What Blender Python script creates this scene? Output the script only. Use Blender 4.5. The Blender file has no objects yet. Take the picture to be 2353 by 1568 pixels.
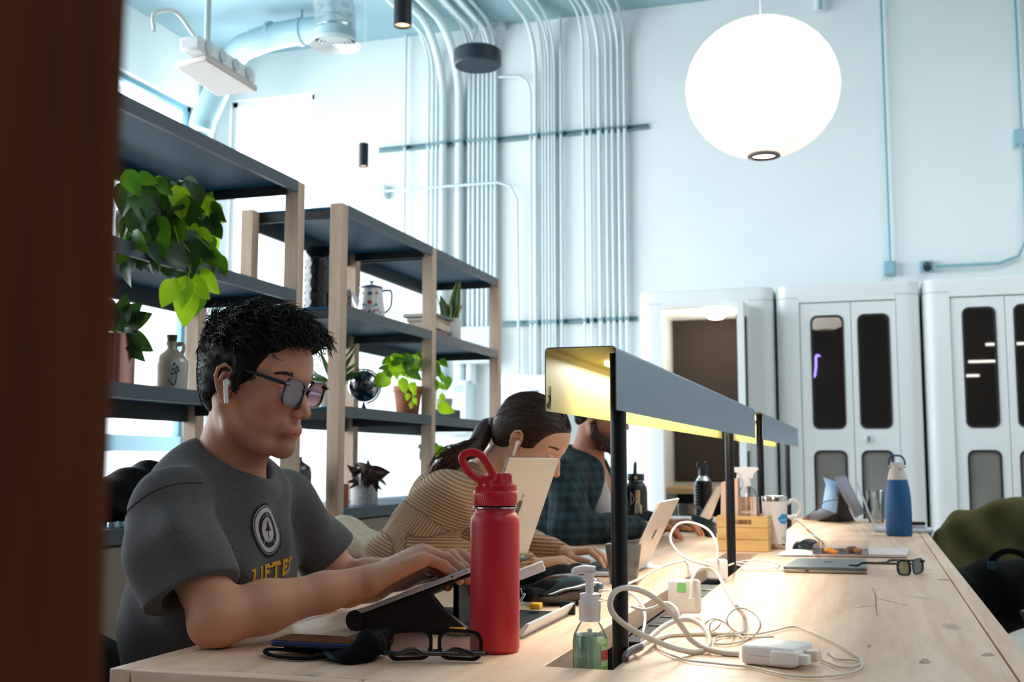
import bpy, bmesh, math, random
import numpy as np
from mathutils import Vector, Matrix, Euler
from mathutils.bvhtree import BVHTree
random.seed(7); np.random.seed(7)
SC = bpy.context.scene
COL = SC.collection
PI = math.pi
def rad(a): return math.radians(a)

# ------------------------------------------------------------------ camera
FPX, CX, CY = 2614.0, 1176.5, 784.0
YAW, PITCH = rad(17.43), rad(6.07)
CAMZ = 1.04
cam_d = bpy.data.cameras.new('camera'); cam = bpy.data.objects.new('camera', cam_d); COL.objects.link(cam)
cam.location = (0, 0, CAMZ); cam.rotation_euler = (PI/2 + PITCH, 0, YAW)
cam_d.sensor_width = 36.0; cam_d.lens = 36.0*FPX/2353.0
cam_d.clip_start = 0.02; cam_d.clip_end = 200
cam_d.dof.use_dof = True; cam_d.dof.focus_distance = 1.85; cam_d.dof.aperture_fstop = 8.5
SC.camera = cam
# ------------------------------------------------------------------ view, world
SC.view_settings.view_transform = 'Standard'; SC.view_settings.look = 'None'
SC.view_settings.gamma = 1.0; SC.view_settings.use_curve_mapping = False
SC.view_settings.exposure = 0.0
w = bpy.data.worlds.new('world'); SC.world = w; w.use_nodes = True
wn = w.node_tree.nodes; wl = w.node_tree.links
bg = wn['Background']; bg.inputs['Color'].default_value = (0.88, 0.94, 1.0, 1); bg.inputs['Strength'].default_value = 3.2
# ------------------------------------------------------------------ lights
def area(name, loc, rot, sx, sy, power, color):
    l = bpy.data.lights.new(name, 'AREA'); l.shape = 'RECTANGLE'; l.size = sx; l.size_y = sy
    l.energy = power; l.color = color
    o = bpy.data.objects.new(name, l); COL.objects.link(o); o.location = loc; o.rotation_euler = rot
    return o
# daylight in the window openings (left wall, far wall)
area('daylight_left', (-6.45, 4.6, 2.35), (0, -PI/2, 0), 4.0, 9.0, 820, (0.93, 0.97, 1.0))
area('daylight_far', (-5.35, 9.75, 2.4), (-PI/2, 0, 0), 0.95, 4.2, 110, (0.93, 0.97, 1.0))
# added fill lights under the ceiling, brightening the rest of the room
area('ceiling_fill_near', (2.6, -0.5, 4.7), (0, 0, 0), 3.0, 5.0, 65, (0.96, 0.98, 1.0))
area('ceiling_fill_far', (2.2, 5.6, 4.75), (0, 0, 0), 3.0, 3.0, 98, (0.95, 0.98, 1.0))

# ------------------------------------------------------------------ picture to place: a pixel of the 2353x1568 frame met with a plane of the room
_f = np.array([-math.sin(YAW)*math.cos(PITCH), math.cos(YAW)*math.cos(PITCH), math.sin(PITCH)])
_r = np.array([math.cos(YAW), math.sin(YAW), 0.0]); _u = np.cross(_r, _f)
def ray(x, y): return _f + _r*((x-CX)/FPX) - _u*((y-CY)/FPX)
CAM = np.array([0, 0, CAMZ])
def atZ(x, y, z): d = ray(x, y); return Vector(CAM + d*(z-CAMZ)/d[2])
def atY(x, y, Y): d = ray(x, y); return Vector(CAM + d*Y/d[1])
def atX(x, y, X): d = ray(x, y); return Vector(CAM + d*X/d[0])
def atD(x, y, t): return Vector(CAM + ray(x, y)*t)

# ------------------------------------------------------------------ materials
def srgb(c):
    if isinstance(c, str):
        c = c.lstrip('#'); c = [int(c[i:i+2], 16)/255 for i in (0, 2, 4)]
    return tuple((x/12.92 if x <= 0.04045 else ((x+0.055)/1.055)**2.4) for x in c)
MATS = {}
def mat(name, color, rough=0.5, metal=0.0, spec=None, var=None, vscale=8.0, vstretch=(1, 1, 1), bump=0.0, bscale=60.0, bstretch=(1, 1, 1),
        trans=0.0, ior=1.45, emit=None, estr=0.0, sheen=0.0, coat=0.0, sss=0.0, attr=None, detail=4):
    if name in MATS: return MATS[name]
    m = bpy.data.materials.new(name); m.use_nodes = True; MATS[name] = m
    nt = m.node_tree; b = nt.nodes['Principled BSDF']
    c = srgb(color) + (1,)
    b.inputs['Base Color'].default_value = c
    b.inputs['Roughness'].default_value = rough; b.inputs['Metallic'].default_value = metal
    if spec is not None: b.inputs['Specular IOR Level'].default_value = spec
    if trans: b.inputs['Transmission Weight'].default_value = trans; b.inputs['IOR'].default_value = ior
    if sheen: b.inputs['Sheen Weight'].default_value = sheen; b.inputs['Sheen Roughness'].default_value = 0.5
    if coat: b.inputs['Coat Weight'].default_value = coat; b.inputs['Coat Roughness'].default_value = 0.08
    if sss:
        b.inputs['Subsurface Weight'].default_value = sss; b.inputs['Subsurface Radius'].default_value = (1, .35, .2); b.inputs['Subsurface Scale'].default_value = 0.006
    if emit: b.inputs['Emission Color'].default_value = srgb(emit)+(1,); b.inputs['Emission Strength'].default_value = estr
    tc = None
    def coords(stretch):
        t = nt.nodes.new('ShaderNodeTexCoord'); mp = nt.nodes.new('ShaderNodeMapping')
        mp.inputs['Scale'].default_value = stretch
        nt.links.new(t.outputs['Object'], mp.inputs['Vector']); return mp.outputs['Vector']
    src = None
    if attr:
        a = nt.nodes.new('ShaderNodeAttribute'); a.attribute_name = attr
        src = a.outputs['Color']; nt.links.new(src, b.inputs['Base Color'])
    if var is not None:
        n = nt.nodes.new('ShaderNodeTexNoise'); n.inputs['Scale'].default_value = vscale; n.inputs['Detail'].default_value = detail
        nt.links.new(coords(vstretch), n.inputs['Vector'])
        r = nt.nodes.new('ShaderNodeMapRange'); r.inputs['From Min'].default_value = 0.32; r.inputs['From Max'].default_value = 0.68
        nt.links.new(n.outputs['Fac'], r.inputs['Value'])
        mx = nt.nodes.new('ShaderNodeMix'); mx.data_type = 'RGBA'
        mx.inputs[6].default_value = c; mx.inputs[7].default_value = srgb(var)+(1,)
        if src: 
            mx.blend_type = 'MULTIPLY'; nt.links.new(src, mx.inputs[6])
        nt.links.new(r.outputs['Result'], mx.inputs[0]); nt.links.new(mx.outputs[2], b.inputs['Base Color'])
    if bump:
        n = nt.nodes.new('ShaderNodeTexNoise'); n.inputs['Scale'].default_value = bscale; n.inputs['Detail'].default_value = 3
        nt.links.new(coords(bstretch), n.inputs['Vector'])
        bp = nt.nodes.new('ShaderNodeBump'); bp.inputs['Strength'].default_value = bump; bp.inputs['Distance'].default_value = 0.002
        nt.links.new(n.outputs['Fac'], bp.inputs['Height']); nt.links.new(bp.outputs['Normal'], b.inputs['Normal'])
    return m
def thin_glass(name, tint=(1, 1, 1), gloss=0.12, rough=0.02):
    if name in MATS: return MATS[name]
    m = bpy.data.materials.new(name); m.use_nodes = True; MATS[name] = m; nt = m.node_tree; nt.nodes.clear()
    o = nt.nodes.new('ShaderNodeOutputMaterial'); t = nt.nodes.new('ShaderNodeBsdfTransparent'); g = nt.nodes.new('ShaderNodeBsdfGlossy')
    t.inputs['Color'].default_value = tuple(tint)+(1,); g.inputs['Roughness'].default_value = rough
    lw = nt.nodes.new('ShaderNodeLayerWeight'); lw.inputs['Blend'].default_value = gloss
    ma = nt.nodes.new('ShaderNodeMath'); ma.operation = 'MULTIPLY_ADD'; ma.inputs[1].default_value = 0.85; ma.inputs[2].default_value = gloss*0.5
    nt.links.new(lw.outputs['Fresnel'], ma.inputs[0])
    mx = nt.nodes.new('ShaderNodeMixShader'); nt.links.new(ma.outputs[0], mx.inputs[0])
    nt.links.new(t.outputs[0], mx.inputs[1]); nt.links.new(g.outputs[0], mx.inputs[2]); nt.links.new(mx.outputs[0], o.inputs[0])
    return m
def wood(name, light, dark, axis='Y', ring=9.0, knots=True, rough=0.5, fine=1.0):
    """pale plank wood: stretched noise grain, cathedral rings and dark knots, along one axis"""
    if name in MATS: return MATS[name]
    m = bpy.data.materials.new(name); m.use_nodes = True; MATS[name] = m; nt = m.node_tree; b = nt.nodes['Principled BSDF']
    N = nt.nodes.new; L = nt.links.new
    t = N('ShaderNodeTexCoord'); mp = N('ShaderNodeMapping'); L(t.outputs['Object'], mp.inputs['Vector'])
    s = {'X': (0.10, 1, 1), 'Y': (1, 0.10, 1), 'Z': (1, 1, 0.10)}[axis]; mp.inputs['Scale'].default_value = s
    n1 = N('ShaderNodeTexNoise'); n1.inputs['Scale'].default_value = 5.0*fine; n1.inputs['Detail'].default_value = 2; n1.inputs['Distortion'].default_value = 0.5
    L(mp.outputs[0], n1.inputs['Vector'])
    mul = N('ShaderNodeMath'); mul.operation = 'MULTIPLY'; mul.inputs[1].default_value = ring*PI*2; L(n1.outputs['Fac'], mul.inputs[0])
    sn = N('ShaderNodeMath'); sn.operation = 'SINE'; L(mul.outputs[0], sn.inputs[0])
    r1 = N('ShaderNodeMapRange'); r1.inputs['From Min'].default_value = -1; r1.inputs['From Max'].default_value = 1; r1.inputs['To Max'].default_value = 0.42; L(sn.outputs[0], r1.inputs['Value'])
    n2 = N('ShaderNodeTexNoise'); n2.inputs['Scale'].default_value = 90*fine; n2.inputs['Detail'].default_value = 4; L(mp.outputs[0], n2.inputs['Vector'])
    r2 = N('ShaderNodeMapRange'); r2.inputs['From Min'].default_value = 0.35; r2.inputs['From Max'].default_value = 0.7; r2.inputs['To Max'].default_value = 0.35; L(n2.outputs['Fac'], r2.inputs['Value'])
    ad = N('ShaderNodeMath'); L(r1.outputs[0], ad.inputs[0]); L(r2.outputs[0], ad.inputs[1])
    n4 = N('ShaderNodeTexNoise'); n4.inputs['Scale'].default_value = 2.2; L(mp.outputs[0], n4.inputs['Vector'])
    r4 = N('ShaderNodeMapRange'); r4.inputs['From Min'].default_value = 0.3; r4.inputs['From Max'].default_value = 0.7; r4.inputs['To Max'].default_value = 0.3; L(n4.outputs['Fac'], r4.inputs['Value'])
    ad2 = N('ShaderNodeMath'); L(ad.outputs[0], ad2.inputs[0]); L(r4.outputs[0], ad2.inputs[1])
    mx = N('ShaderNodeMix'); mx.data_type = 'RGBA'; mx.inputs[6].default_value = srgb(light)+(1,); mx.inputs[7].default_value = srgb(dark)+(1,)
    L(ad2.outputs[0], mx.inputs[0]); out = mx.outputs[2]
    if knots:
        mk = N('ShaderNodeMapping'); L(t.outputs['Object'], mk.inputs['Vector'])
        mk.inputs['Scale'].default_value = {'X': (2.2, 6, 5), 'Y': (6, 2.2, 5), 'Z': (6, 5, 2.2)}[axis]
        v = N('ShaderNodeTexVoronoi'); v.inputs['Scale'].default_value = 0.8; v.inputs['Randomness'].default_value = 1; L(mk.outputs[0], v.inputs['Vector'])
        rk = N('ShaderNodeMapRange'); rk.inputs['From Min'].default_value = 0.02; rk.inputs['From Max'].default_value = 0.10; rk.inputs['To Min'].default_value = 0.75; rk.inputs['To Max'].default_value = 0; L(v.outputs['Distance'], rk.inputs['Value'])
        m2 = N('ShaderNodeMix'); m2.data_type = 'RGBA'; m2.inputs[7].default_value = tuple(x*0.30 for x in srgb(dark))+(1,); L(rk.outputs[0], m2.inputs[0]); L(out, m2.inputs[6]); out = m2.outputs[2]
    L(out, b.inputs['Base Color']); b.inputs['Roughness'].default_value = rough
    bp = N('ShaderNodeBump'); bp.inputs['Strength'].default_value = 0.12; bp.inputs['Distance'].default_value = 0.001; L(n2.outputs['Fac'], bp.inputs['Height']); L(bp.outputs[0], b.inputs['Normal'])
    return m

# ------------------------------------------------------------------ objects
WM = {}   # world matrix of each thing, so that parts can be written in room coordinates
def props(o, label=None, cat=None, group=None, kind=None):
    if label: o['label'] = label
    if cat: o['category'] = cat
    if group: o['group'] = group
    if kind: o['kind'] = kind
    return o
def thing(name, label, cat, loc=(0, 0, 0), rotz=0.0, group=None):
    o = bpy.data.objects.new(name, None); o.empty_display_size = 0.05; COL.objects.link(o)
    o.location = loc; o.rotation_euler = (0, 0, rotz)
    WM[o.name] = Matrix.Translation(Vector(loc)) @ Matrix.Rotation(rotz, 4, 'Z')
    return props(o, label, cat, group)
def finish(me, name, mats, parent=None, world=False, smooth=20, origin=True):
    if smooth:
        me.shade_smooth()
        if smooth < 170: me.set_sharp_from_angle(angle=rad(smooth))
    else: me.shade_flat()
    for m in (mats if isinstance(mats, (list, tuple)) else [mats]): me.materials.append(m)
    o = bpy.data.objects.new(name, me); COL.objects.link(o)
    if parent is not None:
        if world: me.transform(WM[parent.name].inverted())
        o.parent = parent; WM[o.name] = WM[parent.name]
    elif origin:
        n = len(me.vertices)
        co = np.empty(n*3, np.float32); me.vertices.foreach_get('co', co); co = co.reshape(-1, 3)
        c = Vector(((co[:, 0].min()+co[:, 0].max())/2, (co[:, 1].min()+co[:, 1].max())/2, co[:, 2].min()))
        me.transform(Matrix.Translation(-c)); o.location = c; WM[o.name] = Matrix.Translation(c)
    else: WM[o.name] = Matrix.Identity(4)
    return o
class MB:
    """collects vertices and faces of ONE mesh"""
    def __init__(s): s.v = []; s.f = []; s.mi = []; s.cur = 0
    def add(s, v, f, M=None):
        n = len(s.v)
        s.v += [tuple(M @ Vector(p)) if M is not None else tuple(p) for p in v]
        s.f += [tuple(n+i for i in q) for q in f]; s.mi += [s.cur]*len(f); return s
    def box(s, x0, x1, y0, y1, z0, z1, bev=0.0, M=None, seg=2):
        if bev:
            bm = bmesh.new(); bmesh.ops.create_cube(bm, size=1)
            for v in bm.verts: v.co = Vector(((x0+x1)/2+v.co.x*(x1-x0), (y0+y1)/2+v.co.y*(y1-y0), (z0+z1)/2+v.co.z*(z1-z0)))
            bmesh.ops.bevel(bm, geom=bm.edges[:], offset=bev, segments=seg, profile=0.5, affect='EDGES')
            bm.verts.ensure_lookup_table(); vs = [tuple(v.co) for v in bm.verts]; fs = [tuple(v.index for v in f.verts) for f in bm.faces]; bm.free()
            return s.add(vs, fs, M)
        v = [(x, y, z) for x in (x0, x1) for y in (y0, y1) for z in (z0, z1)]
        return s.add(v, [(0, 1, 3, 2), (4, 6, 7, 5), (0, 4, 5, 1), (2, 3, 7, 6), (0, 2, 6, 4), (1, 5, 7, 3)], M)
    def tube(s, pts, r, n=8, cap=True, closed=False, flat=1.0, up=None):
        P = [Vector(p) for p in pts]; k = len(P); R = r if isinstance(r, (list, tuple)) else [r]*k
        T = []
        for i in range(k):
            a = P[(i-1) % k] if (closed or i > 0) else P[i]; b = P[(i+1) % k] if (closed or i < k-1) else P[i]
            d = b-a; T.append(d.normalized() if d.length > 1e-9 else Vector((0, 0, 1)))
        ref = Vector(up) if up else (Vector((0, 0, 1)) if abs(T[0].z) < 0.9 else Vector((1, 0, 0)))
        N = (ref - T[0]*ref.dot(T[0])).normalized(); vs = []
        for i in range(k):
            if up is not None:
                ref = Vector(up); N = (ref - T[i]*ref.dot(T[i])).normalized()
            else:
                N = N - T[i]*N.dot(T[i]); N = N.normalized() if N.length > 1e-9 else T[i].orthogonal().normalized()
            B = T[i].cross(N)
            for j in range(n):
                a = 2*PI*j/n; vs.append(P[i]+N*(math.sin(a)*R[i]*flat)+B*(math.cos(a)*R[i]))
        fs = []
        for i in range(k if closed else k-1):
            for j in range(n):
                a = i*n+j; b = i*n+(j+1) % n; c = ((i+1) % k)*n+(j+1) % n; d = ((i+1) % k)*n+j
                fs.append((a, d, c, b))
        if cap and not closed: fs.append(tuple(range(n))); fs.append(tuple((k-1)*n+j for j in range(n-1, -1, -1)))
        return s.add(vs, fs)
    def lathe(s, prof, c=(0, 0, 0), n=32, M=None, capb=True, capt=True, a0=0.0):
        vs = []; fs = []; k = len(prof)
        for r, z in prof:
            for j in range(n): a = a0+2*PI*j/n; vs.append((c[0]+r*math.cos(a), c[1]+r*math.sin(a), c[2]+z))
        for i in range(k-1):
            for j in range(n): fs.append((i*n+j, i*n+(j+1) % n, (i+1)*n+(j+1) % n, (i+1)*n+j))
        if capb: fs.append(tuple(range(n-1, -1, -1)))
        if capt: fs.append(tuple((k-1)*n+j for j in range(n)))
        return s.add(vs, fs, M)
    def prism(s, poly, z0, z1, M=None):
        n = len(poly); vs = [(x, y, z0) for x, y in poly]+[(x, y, z1) for x, y in poly]
        fs = [tuple(range(n-1, -1, -1)), tuple(range(n, 2*n))]+[(i, (i+1) % n, n+(i+1) % n, n+i) for i in range(n)]
        return s.add(vs, fs, M)
    def frame(s, outer, inner, z0, z1, M=None):
        """ring between two outlines with the same number of points, extruded z0..z1"""
        n = len(outer); vs = [(x, y, z) for z in (z0, z1) for poly in (outer, inner) for x, y in poly]; fs = []
        for i in range(n):
            j = (i+1) % n
            fs += [(i, n+i, n+j, j), (2*n+i, 2*n+j, 3*n+j, 3*n+i), (i, j, 2*n+j, 2*n+i), (n+i, 3*n+i, 3*n+j, n+j)]
        return s.add(vs, fs, M)
    def grid(s, P, M=None):
        """P[i][j] points; quads"""
        a = len(P); b = len(P[0]); vs = [p for row in P for p in row]
        return s.add(vs, [(i*b+j, i*b+j+1, (i+1)*b+j+1, (i+1)*b+j) for i in range(a-1) for j in range(b-1)], M)
    def mesh(s, name='mesh'):
        me = bpy.data.meshes.new(name); me.from_pydata(s.v, [], s.f)
        if any(s.mi): me.polygons.foreach_set('material_index', s.mi)
        me.update(); return me
    def build(s, name, m, parent=None, world=True, smooth=20, bevel=0, solid=0, sub=0):
        me = s.mesh(name); o = finish(me, name, m, parent, world, smooth)
        if bevel:
            md = o.modifiers.new('bevel', 'BEVEL'); md.width = bevel; md.segments = 2; md.limit_method = 'ANGLE'; md.angle_limit = rad(40)
        if solid:
            md = o.modifiers.new('solid', 'SOLIDIFY'); md.thickness = solid; md.offset = 0
        if sub:
            md = o.modifiers.new('sub', 'SUBSURF'); md.levels = sub; md.render_levels = sub
        return o
def rrect(cx, cy, wx, wy, r, n=5):
    """rounded rectangle outline, counter-clockwise"""
    p = []
    for (sx, sy, a0) in ((1, 1, 0), (-1, 1, PI/2), (-1, -1, PI), (1, -1, 1.5*PI)):
        for i in range(n+1):
            a = a0+PI/2*i/n; p.append((cx+sx*(wx/2-r)+r*math.cos(a), cy+sy*(wy/2-r)+r*math.sin(a)))
    return p
def spline(pts, n=8, closed=False):
    P = [Vector(p) for p in pts]; k = len(P); out = []
    rng = range(k) if closed else range(k-1)
    for i in rng:
        p0 = P[(i-1) % k] if (closed or i > 0) else P[0]*2-P[1]
        p1 = P[i]; p2 = P[(i+1) % k]; p3 = P[(i+2) % k] if (closed or i < k-2) else P[-1]*2-P[-2]
        for j in range(n):
            t = j/n; out.append(0.5*((2*p1)+(p2-p0)*t+(2*p0-5*p1+4*p2-p3)*t*t+(3*p1-p0-3*p2+p3)*t**3))
    if not closed: out.append(P[-1])
    return out
def kids(o): return [c for c in bpy.data.objects if c.parent == o]
def copy_tree(o, loc=None, rotz=None, parent=None):
    c = o.copy(); COL.objects.link(c); c.parent = parent
    for ch in kids(o): copy_tree(ch, parent=c)
    if loc is not None: c.location = loc
    if rotz is not None: c.rotation_euler = (0, 0, rotz)
    return c
def structure(o): o['kind'] = 'structure'; return o
def textmesh(txt, size, font=None, extrude=0.0, align='CENTER', shear=0.0, spacing=1.0, fat=0.0, res=2):
    cu = bpy.data.curves.new('t', 'FONT'); cu.body = txt; cu.size = size; cu.extrude = extrude; cu.align_x = align; cu.align_y = 'CENTER'; cu.shear = shear; cu.space_character = spacing; cu.resolution_u = res; cu.offset = fat
    o = bpy.data.objects.new('t', cu); COL.objects.link(o); bpy.context.view_layer.update()
    me = bpy.data.meshes.new_from_object(o.evaluated_get(bpy.context.evaluated_depsgraph_get()))
    v = [tuple(x.co) for x in me.vertices]; f = [tuple(p.vertices) for p in me.polygons]
    bpy.data.objects.remove(o); bpy.data.curves.remove(cu); bpy.data.meshes.remove(me)
    return v, f

# ------------------------------------------------------------------ sculpting by distance fields (people, cloth)
class SDF:
    def __init__(s, lo, hi, h):
        s.lo = np.array(lo, float); s.h = h; s.n = np.ceil((np.array(hi)-s.lo)/h).astype(int)+1
        s.d = np.full(s.n, 0.2, np.float32)
        s.ax = [s.lo[i]+h*np.arange(s.n[i], dtype=np.float32) for i in range(3)]
    def sub(s, lo, hi):
        a = np.clip(np.floor((np.array(lo)-s.lo)/s.h).astype(int), 0, s.n-1); b = np.clip(np.ceil((np.array(hi)-s.lo)/s.h).astype(int)+1, 1, s.n)
        sl = tuple(slice(a[i], b[i]) for i in range(3))
        if any(b[i] <= a[i] for i in range(3)): return None, None
        return sl, (s.ax[0][sl[0]][:, None, None], s.ax[1][sl[1]][None, :, None], s.ax[2][sl[2]][None, None, :])
    def comb(s, sl, d, k, op):
        o = s.d[sl]
        if op == 's': d = -d; 
        if k <= 0: s.d[sl] = np.minimum(o, d) if op == 'u' else np.maximum(o, d); return
        if op == 'u':
            h = np.clip(0.5+0.5*(o-d)/k, 0, 1); s.d[sl] = o*(1-h)+d*h-k*h*(1-h)
        else:
            h = np.clip(0.5-0.5*(o-d)/k, 0, 1); s.d[sl] = o*(1-h)+d*h+k*h*(1-h)
    def cone(s, a, b, ra, rb=None, k=0.01, op='u'):
        rb = ra if rb is None else rb; a = np.array(a, float); b = np.array(b, float); m = 2*k+3*s.h+0.004
        sl, g = s.sub(np.minimum(a-ra, b-rb)-m, np.maximum(a+ra, b+rb)+m)
        if sl is None: return s
        ab = b-a; L = max(ab@ab, 1e-12)
        px, py, pz = g[0]-a[0], g[1]-a[1], g[2]-a[2]
        t = np.clip((px*ab[0]+py*ab[1]+pz*ab[2])/L, 0, 1)
        d = np.sqrt((px-t*ab[0])**2+(py-t*ab[1])**2+(pz-t*ab[2])**2)-(ra+t*(rb-ra))
        s.comb(sl, d.astype(np.float32), k, op); return s
    def chain(s, pts, rs, k=0.01, op='u'):
        for i in range(len(pts)-1): s.cone(pts[i], pts[i+1], rs[i], rs[i+1], k, op)
        return s
    def ell(s, c, r, R=None, k=0.01, op='u'):
        c = np.array(c, float); r = np.array(r, float); m = r.max()+2*k+3*s.h+0.004
        if R is None: lo = c-r-(m-r.max()); hi = c+r+(m-r.max())
        else: lo = c-m; hi = c+m
        sl, g = s.sub(lo, hi)
        if sl is None: return s
        px, py, pz = g[0]-c[0], g[1]-c[1], g[2]-c[2]
        if R is not None:
            R = np.array(R)  # columns = local axes in room
            px, py, pz = [px*R[0, i]+py*R[1, i]+pz*R[2, i] for i in range(3)]
        k0 = np.sqrt((px/r[0])**2+(py/r[1])**2+(pz/r[2])**2); k1 = np.sqrt((px/r[0]**2)**2+(py/r[1]**2)**2+(pz/r[2]**2)**2)
        d = k0*(k0-1)/np.maximum(k1, 1e-6)
        s.comb(sl, d.astype(np.float32), k, op); return s
    def plane(s, p, n, op='s', k=0.002):
        """cut away the half space in front of the plane"""
        n = np.array(n, float); n /= np.linalg.norm(n)
        d = (s.ax[0][:, None, None]-p[0])*n[0]+(s.ax[1][None, :, None]-p[1])*n[1]+(s.ax[2][None, None, :]-p[2])*n[2]
        s.comb((slice(None),)*3, (-d).astype(np.float32), k, 's'); return s
    def fn(s, f, lo=None, hi=None):
        """add a displacement f(x,y,z) to the field"""
        sl, g = s.sub(s.lo if lo is None else lo, (s.lo+s.h*s.n) if hi is None else hi)
        s.d[sl] += f(*g).astype(np.float32); return s
    def extract(s, iso=0.0):
        d = s.d-iso; nx, ny, nz = d.shape; neg = d < 0
        c = np.zeros((nx-1, ny-1, nz-1), np.int8)
        offs = [(i, j, k) for i in (0, 1) for j in (0, 1) for k in (0, 1)]
        for i, j, k in offs: c += neg[i:nx-1+i, j:ny-1+j, k:nz-1+k]
        act = (c > 0) & (c < 8); idx = np.full(act.shape, -1, np.int32); A = np.argwhere(act); idx[act] = np.arange(len(A))
        val = np.stack([d[A[:, 0]+i, A[:, 1]+j, A[:, 2]+k] for i, j, k in offs], 1)
        pos = np.zeros((len(A), 3)); cnt = np.zeros(len(A))
        for a in range(8):
            for b in range(a+1, 8):
                df = [offs[b][q]-offs[a][q] for q in range(3)]
                if sum(abs(x) for x in df) != 1: continue
                va, vb = val[:, a], val[:, b]; m = (va < 0) != (vb < 0); t = np.where(m, va/np.where(m, va-vb, 1), 0)
                for q in range(3): pos[:, q] += np.where(m, offs[a][q]+t*df[q], 0)
                cnt += m
        P = (A+pos/cnt[:, None])*s.h+s.lo
        F = []
        for ax in range(3):
            o1, o2 = (ax+1) % 3, (ax+2) % 3
            sa = [slice(None)]*3; sb = [slice(None)]*3; sa[ax] = slice(0, -1); sb[ax] = slice(1, None)
            E = np.argwhere(neg[tuple(sa)] != neg[tuple(sb)])
            E = E[(E[:, o1] > 0) & (E[:, o2] > 0) & (E[:, o1] < d.shape[o1]-1) & (E[:, o2] < d.shape[o2]-1)]
            fl = neg[tuple(E.T)]
            q = []
            for (u, v) in ((-1, -1), (0, -1), (0, 0), (-1, 0)):
                e = E.copy(); e[:, o1] += u; e[:, o2] += v; q.append(idx[tuple(e.T)])
            q = np.stack(q, 1); q[~fl] = q[~fl][:, ::-1]; F.append(q)
        return P, np.concatenate(F)
    def mesh(s, name='sculpt', iso=0.0, smooth=1):
        P, F = s.extract(iso)
        for _ in range(smooth):
            acc = np.zeros_like(P); n = np.zeros(len(P))
            for a, b in ((0, 1), (1, 2), (2, 3), (3, 0)):
                for x, y in ((F[:, a], F[:, b]), (F[:, b], F[:, a])):
                    for q in range(3): acc[:, q] += np.bincount(x, P[y, q], len(P))
                    n += np.bincount(x, minlength=len(P))
            P = 0.5*P+0.5*acc/np.maximum(n, 1)[:, None]
        me = bpy.data.meshes.new(name)
        me.vertices.add(len(P)); me.vertices.foreach_set('co', P.astype(np.float32).ravel())
        me.loops.add(len(F)*4); me.loops.foreach_set('vertex_index', F.astype(np.int32).ravel())
        me.polygons.add(len(F)); me.polygons.foreach_set('loop_start', np.arange(0, len(F)*4, 4, dtype=np.int32))
        me.update(calc_edges=True); me.validate()
        return me, P
def paint(me, rgb, name='paint'):
    a = me.color_attributes.new(name, 'FLOAT_COLOR', 'POINT')
    a.data.foreach_set('color', np.concatenate([rgb, np.ones((len(rgb), 1))], 1).astype(np.float32).ravel())
def fattr(me, v, name):
    a = me.attributes.new(name, 'FLOAT', 'POINT'); a.data.foreach_set('value', v.astype(np.float32))
# ================================================================== SETTING
XL, XR, YF, YB, ZC = -6.0, 6.2, 9.45, -3.0, 4.97
m_wall = mat('wall_paint', '#e9eeee', 0.62, var='#e3eaea', vscale=1.5, bump=0.05, bscale=120)
m_ceil = mat('ceiling_shaded', '#93b1b9', 0.7, var='#8aa9b1', vscale=1.2)  # shade of a white ceiling put into the grey-blue colour
m_white = mat('white_paint', '#eef1f1', 0.45)
m_floor = mat('polished_concrete', '#b9b3aa', 0.35, var='#a49d94', vscale=2.5, bump=0.03)
m_rear = mat('rear_wall_paint', '#3a3029', 0.7, var='#30271f', vscale=3)
m_frame = mat('window_frame_metal', '#5f8fa3', 0.5)
m_glass = thin_glass('window_glass', (0.97, 0.99, 1.0), 0.06)
structure(MB().box(XL-0.3, XR+0.2, YB-0.2, YF+0.3, -0.12, 0.0).build('floor', m_floor))
structure(MB().box(XL-0.3, XR+0.2, YB-0.2, YF+0.3, ZC, ZC+0.12).build('ceiling', m_ceil))
structure(MB().box(XR, XR+0.15, YB, YF, 0, ZC).build('wall_right', m_wall))
structure(MB().box(XL-0.3, XR+0.2, YB-0.15, YB, 0, ZC).build('wall_back', m_rear))
# far wall with a tall window next to the corner
fx0, fx1 = atY(530, 228, YF).x, atY(723, 209, YF).x; fz1 = 4.53; fz0 = 0.55
b = MB()
b.box(XL-0.3, fx0, YF, YF+0.3, 0, ZC).box(fx1, XR+0.2, YF, YF+0.3, 0, ZC).box(fx0, fx1, YF, YF+0.3, fz1, ZC).box(fx0, fx1, YF, YF+0.3, 0, fz0)
structure(b.build('wall_front', m_wall))
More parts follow.
